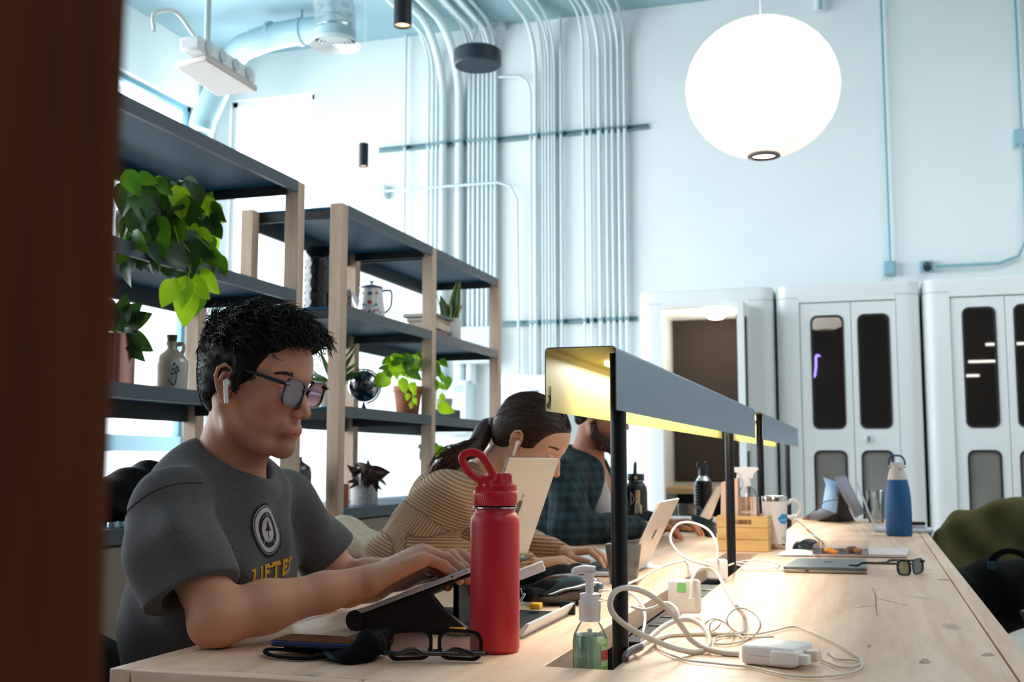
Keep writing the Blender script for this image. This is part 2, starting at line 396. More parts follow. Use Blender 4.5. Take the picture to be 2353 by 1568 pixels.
# left wall, three wide windows
wins = [(-2.6, 0.4), (0.8, 4.55), (4.95, 9.1)]
wz0, wz1 = 0.45, 4.38
b = MB(); ys = [YB] + [v for w_ in wins for v in w_] + [YF]
for i in range(0, len(ys), 2): b.box(XL-0.3, XL, ys[i], ys[i+1], 0, ZC)
for a, c in wins: b.box(XL-0.3, XL, a, c, wz1, ZC).box(XL-0.3, XL, a, c, 0, wz0)
structure(b.build('wall_left', m_wall))
def window(name, p0, p1, z0, z1, axis, at, bars, transoms, m_frame=m_frame):
    w_ = structure(thing(name, None, None, (0, 0, 0)))
    def bx(mb, a0, a1, c0, c1, d0=0.05, d1=0.11):
        if axis == 'X': mb.box(at-d1, at-d0, a0, a1, c0, c1)
        else: mb.box(a0, a1, at+d0, at+d1, c0, c1)
        return mb
    f = MB(); t = 0.05
    bx(f, p0, p1, z0, z0+t); bx(f, p0, p1, z1-t, z1); bx(f, p0, p0+t, z0, z1); bx(f, p1-t, p1, z0, z1)
    f.build('window_frame', m_frame, w_)
    for q in bars: bx(MB(), q-0.02, q+0.02, z0, z1).build('mullion', m_frame, w_)
    for q, h_ in transoms: bx(MB(), p0, p1, q, q+h_, 0.03, 0.12).build('transom', m_frame, w_)
    g = MB(); bx(g, p0+t, p1-t, z0+t, z1-t, 0.075, 0.081); g.build('glass', m_glass, w_)
window('window_1', -2.6, 0.4, wz0, wz1, 'X', XL, [-1.1], [(1.13, 0.14)])
window('window_2', 0.8, 4.55, wz0, wz1, 'X', XL, [2.7], [(1.13, 0.14)])
window('window_3', 4.95, 9.1, wz0, wz1, 'X', XL, [7.35], [(1.13, 0.14)])
window('window_4', fx0, fx1, fz0, fz1, 'Y', YF, [], [], m_white)  # white frame colour stands in for the daylight glare
structure(MB().box(XL, XL+0.04, YB, YF, 0, 0.12).build('baseboard_left', m_white))
# blown-out street seen low through the windows
m_street = mat('street_asphalt', '#8e9aa3', 0.9); m_kerb = mat('pale_facade', '#cfd8dc', 0.9)
structure(MB().box(-40, XL-0.3, -12, 30, -0.25, -0.15).build('street', m_street))
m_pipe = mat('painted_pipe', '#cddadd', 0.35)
m_pipe2 = mat('painted_pipe_shaded', '#8fb6c2', 0.4)  # pipe paint copied in a darker tone, shade put into the colour
def pipe(name, pts, r, label, group=None, m=m_pipe, n=10, cat='pipe'):
    return props(MB().tube(pts, r, n).build(name, m, smooth=60), label, cat, group)
# corner down-pipes at the left end of the far wall
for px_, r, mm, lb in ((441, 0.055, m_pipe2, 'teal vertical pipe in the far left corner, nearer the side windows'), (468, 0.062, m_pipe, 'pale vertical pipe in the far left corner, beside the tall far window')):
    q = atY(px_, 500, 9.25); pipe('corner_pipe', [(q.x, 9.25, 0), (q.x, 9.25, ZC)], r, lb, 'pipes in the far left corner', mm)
# ------------------------------------------------------------------ conduits on the far wall
WY = YF-0.055
conds = [(929, .012, 0, 560), (983, .014, 1, 9), (993, .014, 1, 9), (1002, .014, 1, 9), (1017, .034, 2, 9), (1055, .038, 2, 9),
         (1078, .017, 1, 755), (1088, .015, 1, 755), (1099, .016, 1, 755), (1109, .015, 1, 755), (1119, .016, 1, 755), (1129, .015, 1, 755), (1138, .016, 1, 755),
         (1220, .012, 3, 9), (1231, .020, 1, 9), (1247, .010, 1, 9), (1254, .010, 1, 9), (1262, .012, 1, 9), (1269, .010, 1, 9), (1275, .010, 1, 9),
         (1290, .011, 0, 9), (1342, .013, 1, 9), (1358, .011, 1, 9), (1379, .019, 1, 9), (1396, .015, 1, 9), (1409, .014, 1, 9), (1424, .015, 1, 9), (1438, .015, 1, 9)]
words = {929: 'thin grey conduit standing alone, leftmost on the far wall', 1017: 'thick grey conduit, left one of the two thick pipes on the far wall', 1055: 'thick grey conduit, right one of the two thick pipes on the far wall',
         1220: 'thin grey conduit that hooks left to a junction box under the ceiling', 1231: 'medium grey conduit at the left of the middle bundle', 1290: 'thin grey conduit standing alone between the middle and right bundles',
         1379: 'thickest grey conduit of the right bundle', 1438: 'rightmost grey conduit of the right bundle on the far wall', 1342: 'leftmost grey conduit of the right bundle on the far wall'}
ordn = ['first', 'second', 'third', 'fourth', 'fifth', 'sixth', 'seventh']
zone = {'trio of thin conduits left of the thick pipes': (980, 1005, 'thin conduit, %s from the left in the trio beside the thick pipes'),
        'packed group of seven conduits': (1070, 1140, 'slim grey conduit, %s from the left in the packed group of seven'),
        'thin conduits of the middle bundle': (1240, 1280, 'thin conduit, %s from the left of the five beside the middle bundle pipe'),
        'slim conduits of the right bundle': (1350, 1430, 'slim conduit, %s from the left between the outer two of the right bundle')}
for k, (px_, r, kind, yb) in enumerate(conds):
    X = atY(px_, 500, WY).x
    z0 = atY(px_, yb, WY).z if yb > 9 else (atY(px_, 866, WY).z if px_ > 1200 else 1.3)
    if kind in (1, 2):
        R = (0.30+0.02*(k % 5)) if kind == 1 else 0.62
        zt = ZC-0.05-0.03*(k % 3)
        pts = [(X, WY, z0), (X, WY, zt-R)] + [(X, WY-R+R*math.cos(a), zt-R+R*math.sin(a)) for a in [PI/2*i/8 for i in range(1, 9)]] + [(X, 4.4, zt)]
    elif kind == 3: pts = [(X, WY, z0), (X, WY, 4.30), (X-0.03, WY, 4.40), (X-0.11, WY, 4.46), (X-0.3, WY, 4.47)]
    else: pts = [(X, WY, z0), (X, WY, ZC)]
    if px_ in words: pipe('conduit', pts, r, words[px_])
    else:
        for g_, (lo_, hi_, what) in zone.items():
            if lo_ <= px_ <= hi_:
                ps = [c_[0] for c_ in conds if lo_ <= c_[0] <= hi_ and c_[0] not in words]
                pipe('conduit', pts, r, what % ordn[ps.index(px_)], g_)
m_strut = mat('galvanised_strut', '#7c979d', 0.45, 0.4)
def strut(pa, pb, label):
    a = atY(pa[0], pa[1], YF-0.02); c = atY(pb[0], pb[1], YF-0.02); z = (a.z+c.z)/2
    t = thing('strut_rail', label, 'rail', (a.x, YF-0.02, z))
    b = MB(); b.box(a.x, c.x, YF-0.012, YF, z-0.022, z+0.022).box(a.x, c.x, YF-0.04, YF-0.012, z+0.016, z+0.022).box(a.x, c.x, YF-0.04, YF-0.012, z-0.022, z-0.016)
    b.build('rail', m_strut, t)
    for px_, r, kind, yb in conds:
        X = atY(px_, 500, WY).x
        if a.x < X < c.x and (yb == 9 or atY(px_, yb, WY).z < z):
            MB().box(X-r-0.006, X+r+0.006, WY-r-0.006, WY+0.03, z-0.014, z+0.014, 0.003).build('clamp', m_strut, t)
strut((870, 347), (1490, 290), 'upper galvanised strut rail clamping conduits across the far wall')
strut((1155, 746), (1465, 732), 'lower galvanised strut rail clamping conduits behind the lamp')
# junction boxes
def jbox(px0, py0, px1, py1, dep, label, m=m_pipe, knock=True):
    a = atY(px0, py0, YF); c = atY(px1, py1, YF)
    t = thing('junction_box', label, 'junction box', ((a.x+c.x)/2, YF, min(a.z, c.z)))
    MB().box(a.x, c.x, YF-dep, YF, c.z, a.z, 0.006).build('box', m, t)
    MB().box(a.x+0.01, c.x-0.01, YF-dep-0.006, YF-dep, c.z+0.01, a.z-0.01, 0.002).build('cover', m, t)
    return t
jbox(861, 431, 893, 459, 0.07, 'small white junction box left of the conduits')
q0 = atY(893, 443, WY); q1 = atY(1148, 424, WY); zz = (q0.z+q1.z)/2
pipe('conduit', [(q0.x, WY-0.07, q0.z), (q1.x, WY-0.07, q0.z), (q1.x+0.12, WY-0.06, q0.z-0.04), (q1.x+0.17, WY-0.03, q0.z-0.16), (q1.x+0.18, WY, 1.8)], 0.012, 'thin horizontal conduit crossing behind the bundles and bending down at its right end', m=m_pipe)
jbox(1135, 44, 1165, 72, 0.09, 'white junction box under the ceiling, between conduit bundles')
jbox(1057, 757, 1140, 838, 0.16, 'white wireway box closing the packed group of seven conduits')
jbox(1030, 878, 1090, 1000, 0.18, 'white electrical panel with slotted vents, left one on far wall')
pn = thing('electrical_panel', 'wide white electrical panel with small dark label behind the woman', 'electrical panel', (atY(1205, 870, YF).x, YF, 0.4))
a = atY(1153, 868, YF); c = atY(1300, 868, YF)
MB().box(a.x, c.x, YF-0.2, YF-0.003, 0.4, a.z, 0.008).build('cabinet', m_white, pn)
MB().box(a.x+0.03, c.x-0.03, YF-0.215, YF-0.2, 0.45, a.z-0.04, 0.004).build('door', m_white, pn)
d = atY(1218, 898, YF-0.215); MB().box(d.x, d.x+0.075, YF-0.219, YF-0.215, d.z-0.02, d.z, 0).build('label_plate', mat('dark_label', '#1f4a63', 0.5), pn)
for i in range(3):
    a_ = atY(1052, 888+i*5, YF-0.186); MB().box(a_.x-0.03, a_.x+0.05, YF-0.19, YF-0.184, a_.z-0.006, a_.z).build('vent_slot', m_strut, bpy.data.objects['junction_box.003'])
for pxa, rr, lb in ((1061, 0.04, 'short thick white riser under the wireway box, left'), (1085, 0.045, 'short thick white riser under the wireway box, right')):
    X = atY(pxa, 850, WY).x; pipe('riser_pipe', [(X, WY-0.03, atY(pxa, 885, WY).z), (X, WY-0.03, atY(pxa, 836, WY).z)], rr, lb)
# right side of the far wall
X0 = atY(2034, 300, WY).x
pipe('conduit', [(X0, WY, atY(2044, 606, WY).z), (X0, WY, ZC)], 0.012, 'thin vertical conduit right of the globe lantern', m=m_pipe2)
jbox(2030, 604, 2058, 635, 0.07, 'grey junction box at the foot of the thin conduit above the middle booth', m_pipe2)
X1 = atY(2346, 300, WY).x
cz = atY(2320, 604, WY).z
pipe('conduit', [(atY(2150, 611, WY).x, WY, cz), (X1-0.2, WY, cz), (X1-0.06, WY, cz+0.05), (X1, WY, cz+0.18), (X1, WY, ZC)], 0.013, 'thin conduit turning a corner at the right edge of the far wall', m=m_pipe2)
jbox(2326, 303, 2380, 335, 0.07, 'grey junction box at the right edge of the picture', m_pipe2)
sn_ = thing('ceiling_sensor', 'small grey wall camera above the gap between the right booths', 'camera', tuple(atY(2130, 630, YF)))
a = atY(2114, 630, YF); c = atY(2145, 600, YF)
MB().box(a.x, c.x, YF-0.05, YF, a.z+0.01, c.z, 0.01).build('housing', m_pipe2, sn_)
MB().tube([((a.x+c.x)/2, YF-0.05, a.z+0.06), ((a.x+c.x)/2, YF-0.10, a.z+0.03)], 0.03, 14).build('lens', mat('dark_plastic', '#2b3036', 0.4), sn_)
pipe('pipe_stub', [(atY(1880, 0, WY).x, WY-0.02, atY(1880, 28, WY).z), (atY(1880, 0, WY).x, WY-0.02, ZC)], 0.035, 'short white pipe stub high behind the globe lantern')

# ------------------------------------------------------------------ phone booths
m_booth = mat('booth_white', '#e6eaea', 0.38)
m_felt = mat('dark_felt', '#332b26', 0.95, var='#29221e', vscale=120, bump=0.2, bscale=300)
m_bglass = thin_glass('booth_glass', (0.72, 0.70, 0.68), 0.42, 0.015)
m_frost = mat('frosted_glass', '#8e8c86', 0.35, var='#75736e', vscale=2.0)
m_gasket = mat('black_gasket', '#22242a', 0.5)
m_birch = mat('birch_shelf', '#b99468', 0.5, var='#a8825a', vscale=20, vstretch=(1, 8, 8))
BY = 8.3; BD = 1.1
def bx_(px_, y=800): return atY(px_, y, BY).x
def bz_(py, x=1900): return atY(x, py, BY).z
ZT = 2.30
def booth(x0, x1, label, opened=False, dx=None, leaf=None, up=None, lo=None, group=None):
    xc = (x0+x1)/2
    t = thing('phone_booth', label, 'booth', (xc, BY+BD/2, 0), 0, None)
    r = 0.09; b = MB()
    # shell: outline in plan with a rounded front, opened at the front
    out = rrect(xc, BY+BD/2, x1-x0, BD, r, 6); inn = rrect(xc, BY+BD/2+0.0, x1-x0-0.14, BD-0.14, 0.03, 6)
    # roof and floor
    b.prism(out, ZT-0.10, ZT).build('roof', m_booth, t, bevel=0.012)
    MB().prism(out, 0.0, 0.10).build('plinth', m_booth, t, bevel=0.012)
    ox0, ox1 = dx
    for side in (0, 1):
      s = MB()
      if side == 0: s.prism([(x0+0.0, BY+BD), (x0, BY+r)] + [(x0+r-r*math.cos(a), BY+r-r*math.sin(a)) for a in [PI/2*i/6 for i in range(1, 7)]] + [(ox0, BY), (ox0, BY+0.08), (x0+0.07, BY+0.12), (x0+0.07, BY+BD)], 0.10, ZT-0.10)
      else: s.prism(list(reversed([(x1, BY+BD), (x1, BY+r)] + [(x1-r+r*math.cos(a), BY+r-r*math.sin(a)) for a in [PI/2*i/6 for i in range(1, 7)]] + [(ox1, BY), (ox1, BY+0.08), (x1-0.07, BY+0.12), (x1-0.07, BY+BD)])), 0.10, ZT-0.10)
      s.build('side_wall', m_booth, t, smooth=25)
    MB().box(x0+0.07, x1-0.07, BY+BD-0.07, BY+BD, 0.10, ZT-0.10).build('rear_wall', m_felt if not opened else m_booth, t)
    hz = 2.17; MB().box(ox0, ox1, BY, BY+0.08, hz, ZT-0.09).build('header', m_booth, t, bevel=0.004)
    return t, hz
def leafdoor(t, xa, xb, hz, wx, ua, ub, la, lb, swing=None):
    """one flat leaf with two round cornered windows, written at y = BY, optionally swung out about x = xa"""
    z0 = 0.12; M = Matrix.Identity(4)
    if swing is not None: M = Matrix.Translation((xa, BY+0.01, 0)) @ Matrix.Rotation(swing, 4, 'Z') @ Matrix.Translation((-xa, -BY-0.01, 0))
    Mr = M @ Matrix(((1, 0, 0, 0), (0, 0, 1, 0), (0, 1, 0, 0), (0, 0, 0, 1)))
    n = 5; wc = (wx[0]+wx[1])/2; ww = wx[1]-wx[0]; zm = (la+ub)/2
    d = MB()
    def panel(z_a, z_b, wa, wb_):
        o = []; i_ = rrect(wc, (wa+wb_)/2, ww, wb_-wa, 0.045, n)
        for (x, z) in i_:
            # matching outline points on the rectangle
            ang = math.atan2(z-(wa+wb_)/2, x-wc); o.append((x, z))
        k = len(i_)//4; oo = []
        cs = [(xb, z_b), (xa, z_b), (xa, z_a), (xb, z_a)]
        for q in range(4): oo += [cs[q]]*k
        d.frame([(x, z) for x, z in oo], i_, BY+0.012, BY+0.05, Mr)
    panel(z0, zm, la, lb); panel(zm, hz-0.005, ua, ub)
    dd = d.build('door_leaf', m_booth, t, smooth=25)
    for (a_, b_, mm, nm) in ((ua, ub, m_bglass, 'upper_pane'), (la, lb, m_frost, 'lower_pane')):
        o = rrect(wc, (a_+b_)/2, ww+0.004, b_-a_+0.004, 0.047, n); i_ = rrect(wc, (a_+b_)/2, ww-0.022, b_-a_-0.022, 0.038, n)
        MB().frame(o, i_, BY+0.006, BY+0.04, Mr).build('gasket', m_gasket, dd)
        MB().prism(i_, BY+0.02, BY+0.026, Mr).build(nm, mm, dd)
    return dd
zu1, zu0 = bz_(725), bz_(986); zl1 = bz_(1036); zl0 = 0.42
# middle booth
t2, hz = booth(bx_(1784), bx_(2117), 'closed white phone booth, the middle one, globe lantern mirrored in its glass', dx=(bx_(1838), bx_(2062)))
xs = [bx_(1838), bx_(1957), bx_(2062)]
leafdoor(t2, xs[0]+0.003, xs[1]-0.002, hz, (bx_(1864), bx_(1939)), zu0, zu1, zl0, zl1)
l2 = leafdoor(t2, xs[1]+0.002, xs[2]-0.003, hz, (bx_(1972), bx_(2045)), zu0, zu1, zl0, zl1)
hx = bx_(1996, 1010); hz_ = bz_(1010)
MB().lathe([(0.0, 0), (0.032, 0), (0.032, 0.006), (0, 0.006)], n=20, M=Matrix.Translation((hx, BY+0.012, hz_)) @ Matrix.Rotation(PI/2, 4, 'X'), capb=False, capt=False).build('lock_plate', m_white, l2)
MB().box(hx-0.008, hx+0.008, BY-0.012, BY+0.004, hz_-0.022, hz_+0.022, 0.004).build('lock_knob', m_strut, l2)
# right booth
t3, hz = booth(bx_(2124), bx_(2124)+1.02, 'closed white phone booth at the right edge, lamp bars mirrored in its glass', dx=(bx_(2186), bx_(2186)+0.68))
xa = bx_(2186); xm = bx_(2313)
leafdoor(t3, xa+0.003, xm-0.002, hz, (bx_(2214), bx_(2291)), zu0, zu1+0.02, zl0, zl1)
leafdoor(t3, xm+0.002, xa+0.677, hz, (bx_(2333), bx_(2333)+0.225), zu0, zu1+0.03, zl0, zl1)
# open booth
t1, hz = booth(bx_(1468), bx_(1778), 'open white phone booth with dark felt back and folded door', True, dx=(bx_(1521), bx_(1722)))
ix0, ix1 = bx_(1545), bx_(1690)
MB().box(atY(1547, 900, BY+BD-.1).x, bx_(1778)-0.1, BY+BD-0.10, BY+BD-0.07, 0.88, atY(1600, 714, BY+BD-.1).z, 0.01).build('felt_panel', m_felt, t1)
MB().box(bx_(1468)+0.10, bx_(1778)-0.09, BY+BD-0.10, BY+BD-0.07, 0.12, 0.80, 0.01).build('lower_felt_panel', mat('black_felt', '#1c1a1a', 0.95), t1)
MB().box(bx_(1468)+0.07, bx_(1778)-0.07, BY+0.35, BY+BD-0.07, 0.80, 0.845, 0.006).build('desk_shelf', m_birch, t1)
MB().lathe([(0.0, -0.06), (0.05, -0.055), (0.075, -0.03), (0.08, 0.0)], c=(bx_(1625), BY+0.55, ZT-0.10), n=20, capb=False).build('dome_lamp', mat('lamp_dome', '#fff4e4', 0.4, emit='#ffe9cc', estr=6), t1)
pl = bpy.data.lights.new('booth_light', 'POINT'); pl.energy = 12; pl.color = (1, .87, .7); pl.shadow_soft_size = 0.06
po = bpy.data.objects.new('booth_light', pl); COL.objects.link(po); po.location = (bx_(1625), BY+0.5, ZT-0.24)
fx = bx_(1694)
for i, sw in enumerate((-PI/2+0.10, -PI/2-0.02)):
    xx = fx+0.045*i
    leafdoor(t1, xx, xx+0.30, hz, (xx+0.05, xx+0.25), zu0, zu1, zl0, zl1, swing=sw)

# ------------------------------------------------------------------ things under the ceiling
m_blk = mat('black_metal', '#14181d', 0.45, 0.2)
m_spotglow = mat('warm_spot_glow', '#ffd9b8', 0.5, emit='#ffb78a', estr=2.2)
# paper globe lantern
GX, GY, GZ, GR = -0.40, 4.9, 2.655, 0.327
gl = thing('globe_lantern', 'large glowing white ribbed globe lantern hanging over the long table', 'lantern', (GX, GY, GZ-0.3))
m_lant = mat('lantern_skin', '#fffaf2', 0.6, emit='#fff7ee', estr=0.86)
b = MB(); n = 96; prof = []
for i in range(33):
    a = -PI/2+0.22+(PI-0.44)*i/32; prof.append((GR*math.cos(a), 0.305*math.sin(a)))
vs = []; fs = []
for r, z in prof:
    for j in range(n):
        sc = 1-0.010*(1-abs(math.sin(j/n*PI*36)))**2*0 ; vs.append((GX+r*sc*math.cos(2*PI*j/n), GY+r*sc*math.sin(2*PI*j/n), GZ+z))
for i in range(32):
    for j in range(n): fs.append((i*n+j, i*n+(j+1) % n, (i+1)*n+(j+1) % n, (i+1)*n+j))
b.add(vs, fs); b.build('skin', m_lant, gl, smooth=180)
m_rib = mat('lantern_rib', '#eadfd0', 0.6, emit='#f3e2cf', estr=0.72)
for k in range(40):
    a = 2*PI*k/40
    MB().tube([(GX+(r+0.0012)*math.cos(a), GY+(r+0.0012)*math.sin(a), GZ+z) for r, z in prof[::2]], 0.0016, 4).build('rib', m_rib, gl, smooth=60)
MB().lathe([(0.052, -0.300), (0.070, -0.297), (0.071, -0.306), (0.052, -0.310)], c=(GX, GY, GZ), n=32, capb=False, capt=False).build('bottom_ring', mat('grey_ring', '#6c6a70', 0.4, 0.5), gl)
MB().lathe([(0.0, -0.292), (0.055, -0.292)], c=(GX, GY, GZ), n=24, capb=False, capt=False).build('bulb_opening', mat('bulb_glow', '#ffffff', 0.5, emit='#fff6ea', estr=3.0), gl)
MB().tube([(GX, GY, GZ+0.30), (GX, GY, ZC)], 0.003, 6).build('cord', m_white, gl)
# black drum speaker
q = atY(1097, 135, 7.4); R = 0.17
t = thing('pendant_speaker', 'black drum-shaped pendant speaker hanging from three wires', 'speaker', (q.x, q.y, q.z-0.06))
MB().lathe([(R-0.012, -0.055), (R, -0.045), (R, 0.05), (R-0.01, 0.06), (0.0, 0.062)], c=tuple(q), n=48, capb=False, capt=False).build('shell', mat('satin_black', '#202a33', 0.4), t)
MB().lathe([(0.0, -0.05), (R-0.011, -0.053)], c=tuple(q), n=48, capb=False, capt=False).build('grille', mat('speaker_cloth', '#0f2634', 0.8), t)
for k in range(3):
    a = k*2*PI/3+0.5; MB().tube([(q.x+0.1*math.cos(a), q.y+0.1*math.sin(a), q.z+0.06), (q.x, q.y, q.z+0.24)], 0.002, 5).build('wire', m_strut, t)
MB().tube([(q.x, q.y, q.z+0.24), (q.x, q.y, ZC)], 0.002, 5).build('cable', m_strut, t)
# two cylinder spots
def spot(px_, ytop, ybot, wpx, Y, lab):
    top = atY(px_, ytop, Y); bot = atY(px_, ybot, Y); X = bot.x; dep = Y*0.949-X*0.298; r = wpx/2/FPX*dep
    t = thing('cylinder_spotlight', lab, 'spotlight', (X, Y, bot.z))
    MB().lathe([(r-0.006, 0.012), (r-0.006, 0), (r, 0), (r, top.z-bot.z-0.005), (r-0.006, top.z-bot.z), (0, top.z-bot.z)], c=(X, Y, bot.z), n=28, capb=False, capt=False).build('barrel', m_blk, t)
    MB().lathe([(0, 0.012), (r-0.005, 0.012)], c=(X, Y, bot.z), n=24, capb=False, capt=False).build('glowing_face', m_spotglow, t)
    MB().tube([(X, Y, top.z), (X, Y, ZC)], 0.0025, 5).build('cord', m_white, t)
spot(925, -60, 60, 43, 5.6, 'black cylinder spotlight cut by the top edge, beside the duct diffuser')
spot(835, 330, 383, 23, 8.6, 'small black cylinder spotlight hanging low over the shelving, before the white wall')
# duct with round diffuser
m_duct = mat('foil_duct', '#d5dde0', 0.22, 0.95, bump=0.6, bscale=22)
m_gal = mat('painted_duct', '#a4c3cc', 0.45)
Yd = 6.8; q = atY(770, 105, Yd); dep = Yd*0.949-q.x*0.298; R = 60/FPX*dep
t = thing('air_duct', 'silver foil duct elbow ending in a round white ceiling diffuser', 'air duct', (q.x, q.y, q.z))
rn = R*0.80; zq = q.z
pts = [(q.x, Yd, zq+0.06), (q.x, Yd, zq+0.16)] + [(q.x-0.0-0.35+0.35*math.cos(a), Yd, zq+0.16+0.5*math.sin(a)) for a in [PI/2*i/7 for i in range(1, 8)]]
rr = []
P = spline(pts, 5)
b = MB(); b.tube(P, [rn*(1+0.03*math.sin(i*2.2)) for i in range(len(P))], 28); b.build('duct', m_duct, t, smooth=60)
MB().lathe([(rn+0.004, 0.03), (rn+0.004, 0.10), (rn, 0.10)], c=(q.x, Yd, zq), n=36, capb=False, capt=False).build('collar', m_gal, t)
for k, (ra, rb) in enumerate(((0.80, 1.0), (0.62, 0.72), (0.47, 0.56), (0.33, 0.41), (0.20, 0.27), (0.0, 0.14))):
    h_ = -0.012*k*0+0.0
    MB().lathe([(R*ra, 0.035-0.004*k), (R*rb, 0.0+0.004*(k > 0)), (R*rb, 0.006), (R*ra, 0.045-0.004*k)], c=(q.x, Yd, zq), n=40, capb=False, capt=False).build('diffuser_ring', m_white, t)
MB().lathe([(0, 0.05), (R*0.82, 0.05)], c=(q.x, Yd, zq), n=30, capb=False, capt=False).build('dark_throat', mat('duct_throat', '#49545a', 0.6), t)
a = atY(705, 72, 8.6); c = atY(560, 96, 8.6); e = atY(505, 150, 8.6)
pz = a.z
P = spline([(a.x+0.25, 8.6, pz), (a.x-0.2, 8.6, pz), (c.x+0.1, 8.6, pz-0.05), (e.x+0.05, 8.75, e.z+0.12), (e.x-0.25, 8.8, e.z-0.35), (e.x-0.3, 8.8, e.z-0.5)], 7)
t = thing('ceiling_duct', 'pale blue round duct running under the ceiling and bending down to the left', 'air duct', tuple(c))
MB().tube(P, 0.115, 20).build('duct', m_gal, t, smooth=60)
for xx in (a.x-0.35, a.x-0.05): MB().lathe([(0.12, -0.02), (0.125, -0.02), (0.125, 0.02), (0.12, 0.02)], n=24, M=Matrix.Translation((xx, 8.6, pz)) @ Matrix.Rotation(PI/2, 4, 'Y')).build('joint_band', m_gal, t)
MB().tube([(a.x-0.05, 8.6, pz+0.1), (a.x-0.05, 8.6, ZC)], 0.008, 6).build('hanger_rod', m_strut, t)
# hanging white panel with power block on a rod
t = thing('hanging_panel', 'white ceiling panel on a rod with a coiled cable and power block on top', 'panel', tuple(atD(500, 170, 5.2)))
c4 = [atD(402, 152, 4.9), atD(475, 137, 4.7), atD(592, 214, 5.3), atD(510, 222, 5.7)]
zc = sum(v.z for v in c4)/4
c4 = [atZ(402, 156, zc), atZ(474, 139, zc), atZ(592, 212, zc), atZ(500, 222, zc)]
b = MB(); b.prism([(v.x, v.y) for v in c4], zc, zc+0.03); b.build('panel', mat('panel_white', '#d9cfc9', 0.5), t, bevel=0.006)
ce = sum(c4, Vector())/4; e1 = (c4[2]-c4[1]).normalized()
ang = math.atan2(e1.y, e1.x)
M = Matrix.Translation((ce.x+0.05, ce.y-0.05, zc+0.03)) @ Matrix.Rotation(ang, 4, 'Z')
MB().box(-0.24, 0.24, -0.05, 0.05, 0, 0.065, 0.012, M).build('power_block', m_white, t)
for k in range(4): MB().lathe([(0.027, 0), (0.027, 0.008), (0.02, 0.010), (0, 0.010)], n=20, M=M @ Matrix.Translation((-0.17+0.113*k, -0.05, 0.033)) @ Matrix.Rotation(PI/2, 4, 'X'), capb=False, capt=False).build('socket', m_pipe, t)
MB().tube(spline([M @ Vector(p) for p in ((-0.2, 0, 0.08), (-0.3, 0.03, 0.15), (-0.42, 0.05, 0.10), (-0.45, 0.03, 0.01))], 6), 0.009, 8).build('cable', m_white, t)
MB().tube([M @ Vector((-0.1, 0, 0.08)), (M @ Vector((-0.1, 0, 0))).to_tuple()[:2]+(ZC,)], 0.014, 10).build('rod', m_pipe, t)
# rear of the room, seen only mirrored in the booth glass
ns = MB().tube(spline([(-0.95, YB+0.06, 2.78), (-0.93, YB+0.06, 2.50), (-0.86, YB+0.06, 2.46), (-0.83, YB+0.06, 2.62), (-0.82, YB+0.06, 2.80), (-0.76, YB+0.06, 2.80)], 6), 0.014, 8)
props(ns.build('neon_sign', mat('violet_neon', '#b9a8ff', 0.4, emit='#9d86ff', estr=9), smooth=60), 'violet neon squiggle on the dark rear wall, mirrored in the middle booth', 'sign')
m_bar = mat('bar_lamp_glow', '#ffffff', 0.4, emit='#fff2e2', estr=5)
for i, (x, y, z) in enumerate(((1.35, -2.2, 2.35), (1.75, -2.0, 2.55), (1.95, -1.4, 2.75))):
    t = thing('bar_lamp', 'slim white bar lamp, ' + ['lowest', 'middle', 'highest'][i]+' of the three mirrored in the right booth', 'lamp', (x, y, z), 0, 'bar lamps mirrored in the right booth')
    MB().box(x-0.28, x+0.28, y-0.02, y+0.02, z, z+0.03).build('tube', m_bar, t); MB().tube([(x, y, z+0.03), (x, y, ZC)], 0.003, 5).build('cord', m_blk, t)
# timber column close to the lens
m_dt = wood('dark_timber', '#633218', '#351a0e', 'Z', 5, False, 0.9); m_dt.node_tree.nodes['Principled BSDF'].inputs['Specular IOR Level'].default_value = .08
structure(MB().box(-0.36, -0.203, 0.10, 0.274, 0, ZC, 0.004).build('trim_1', m_dt))
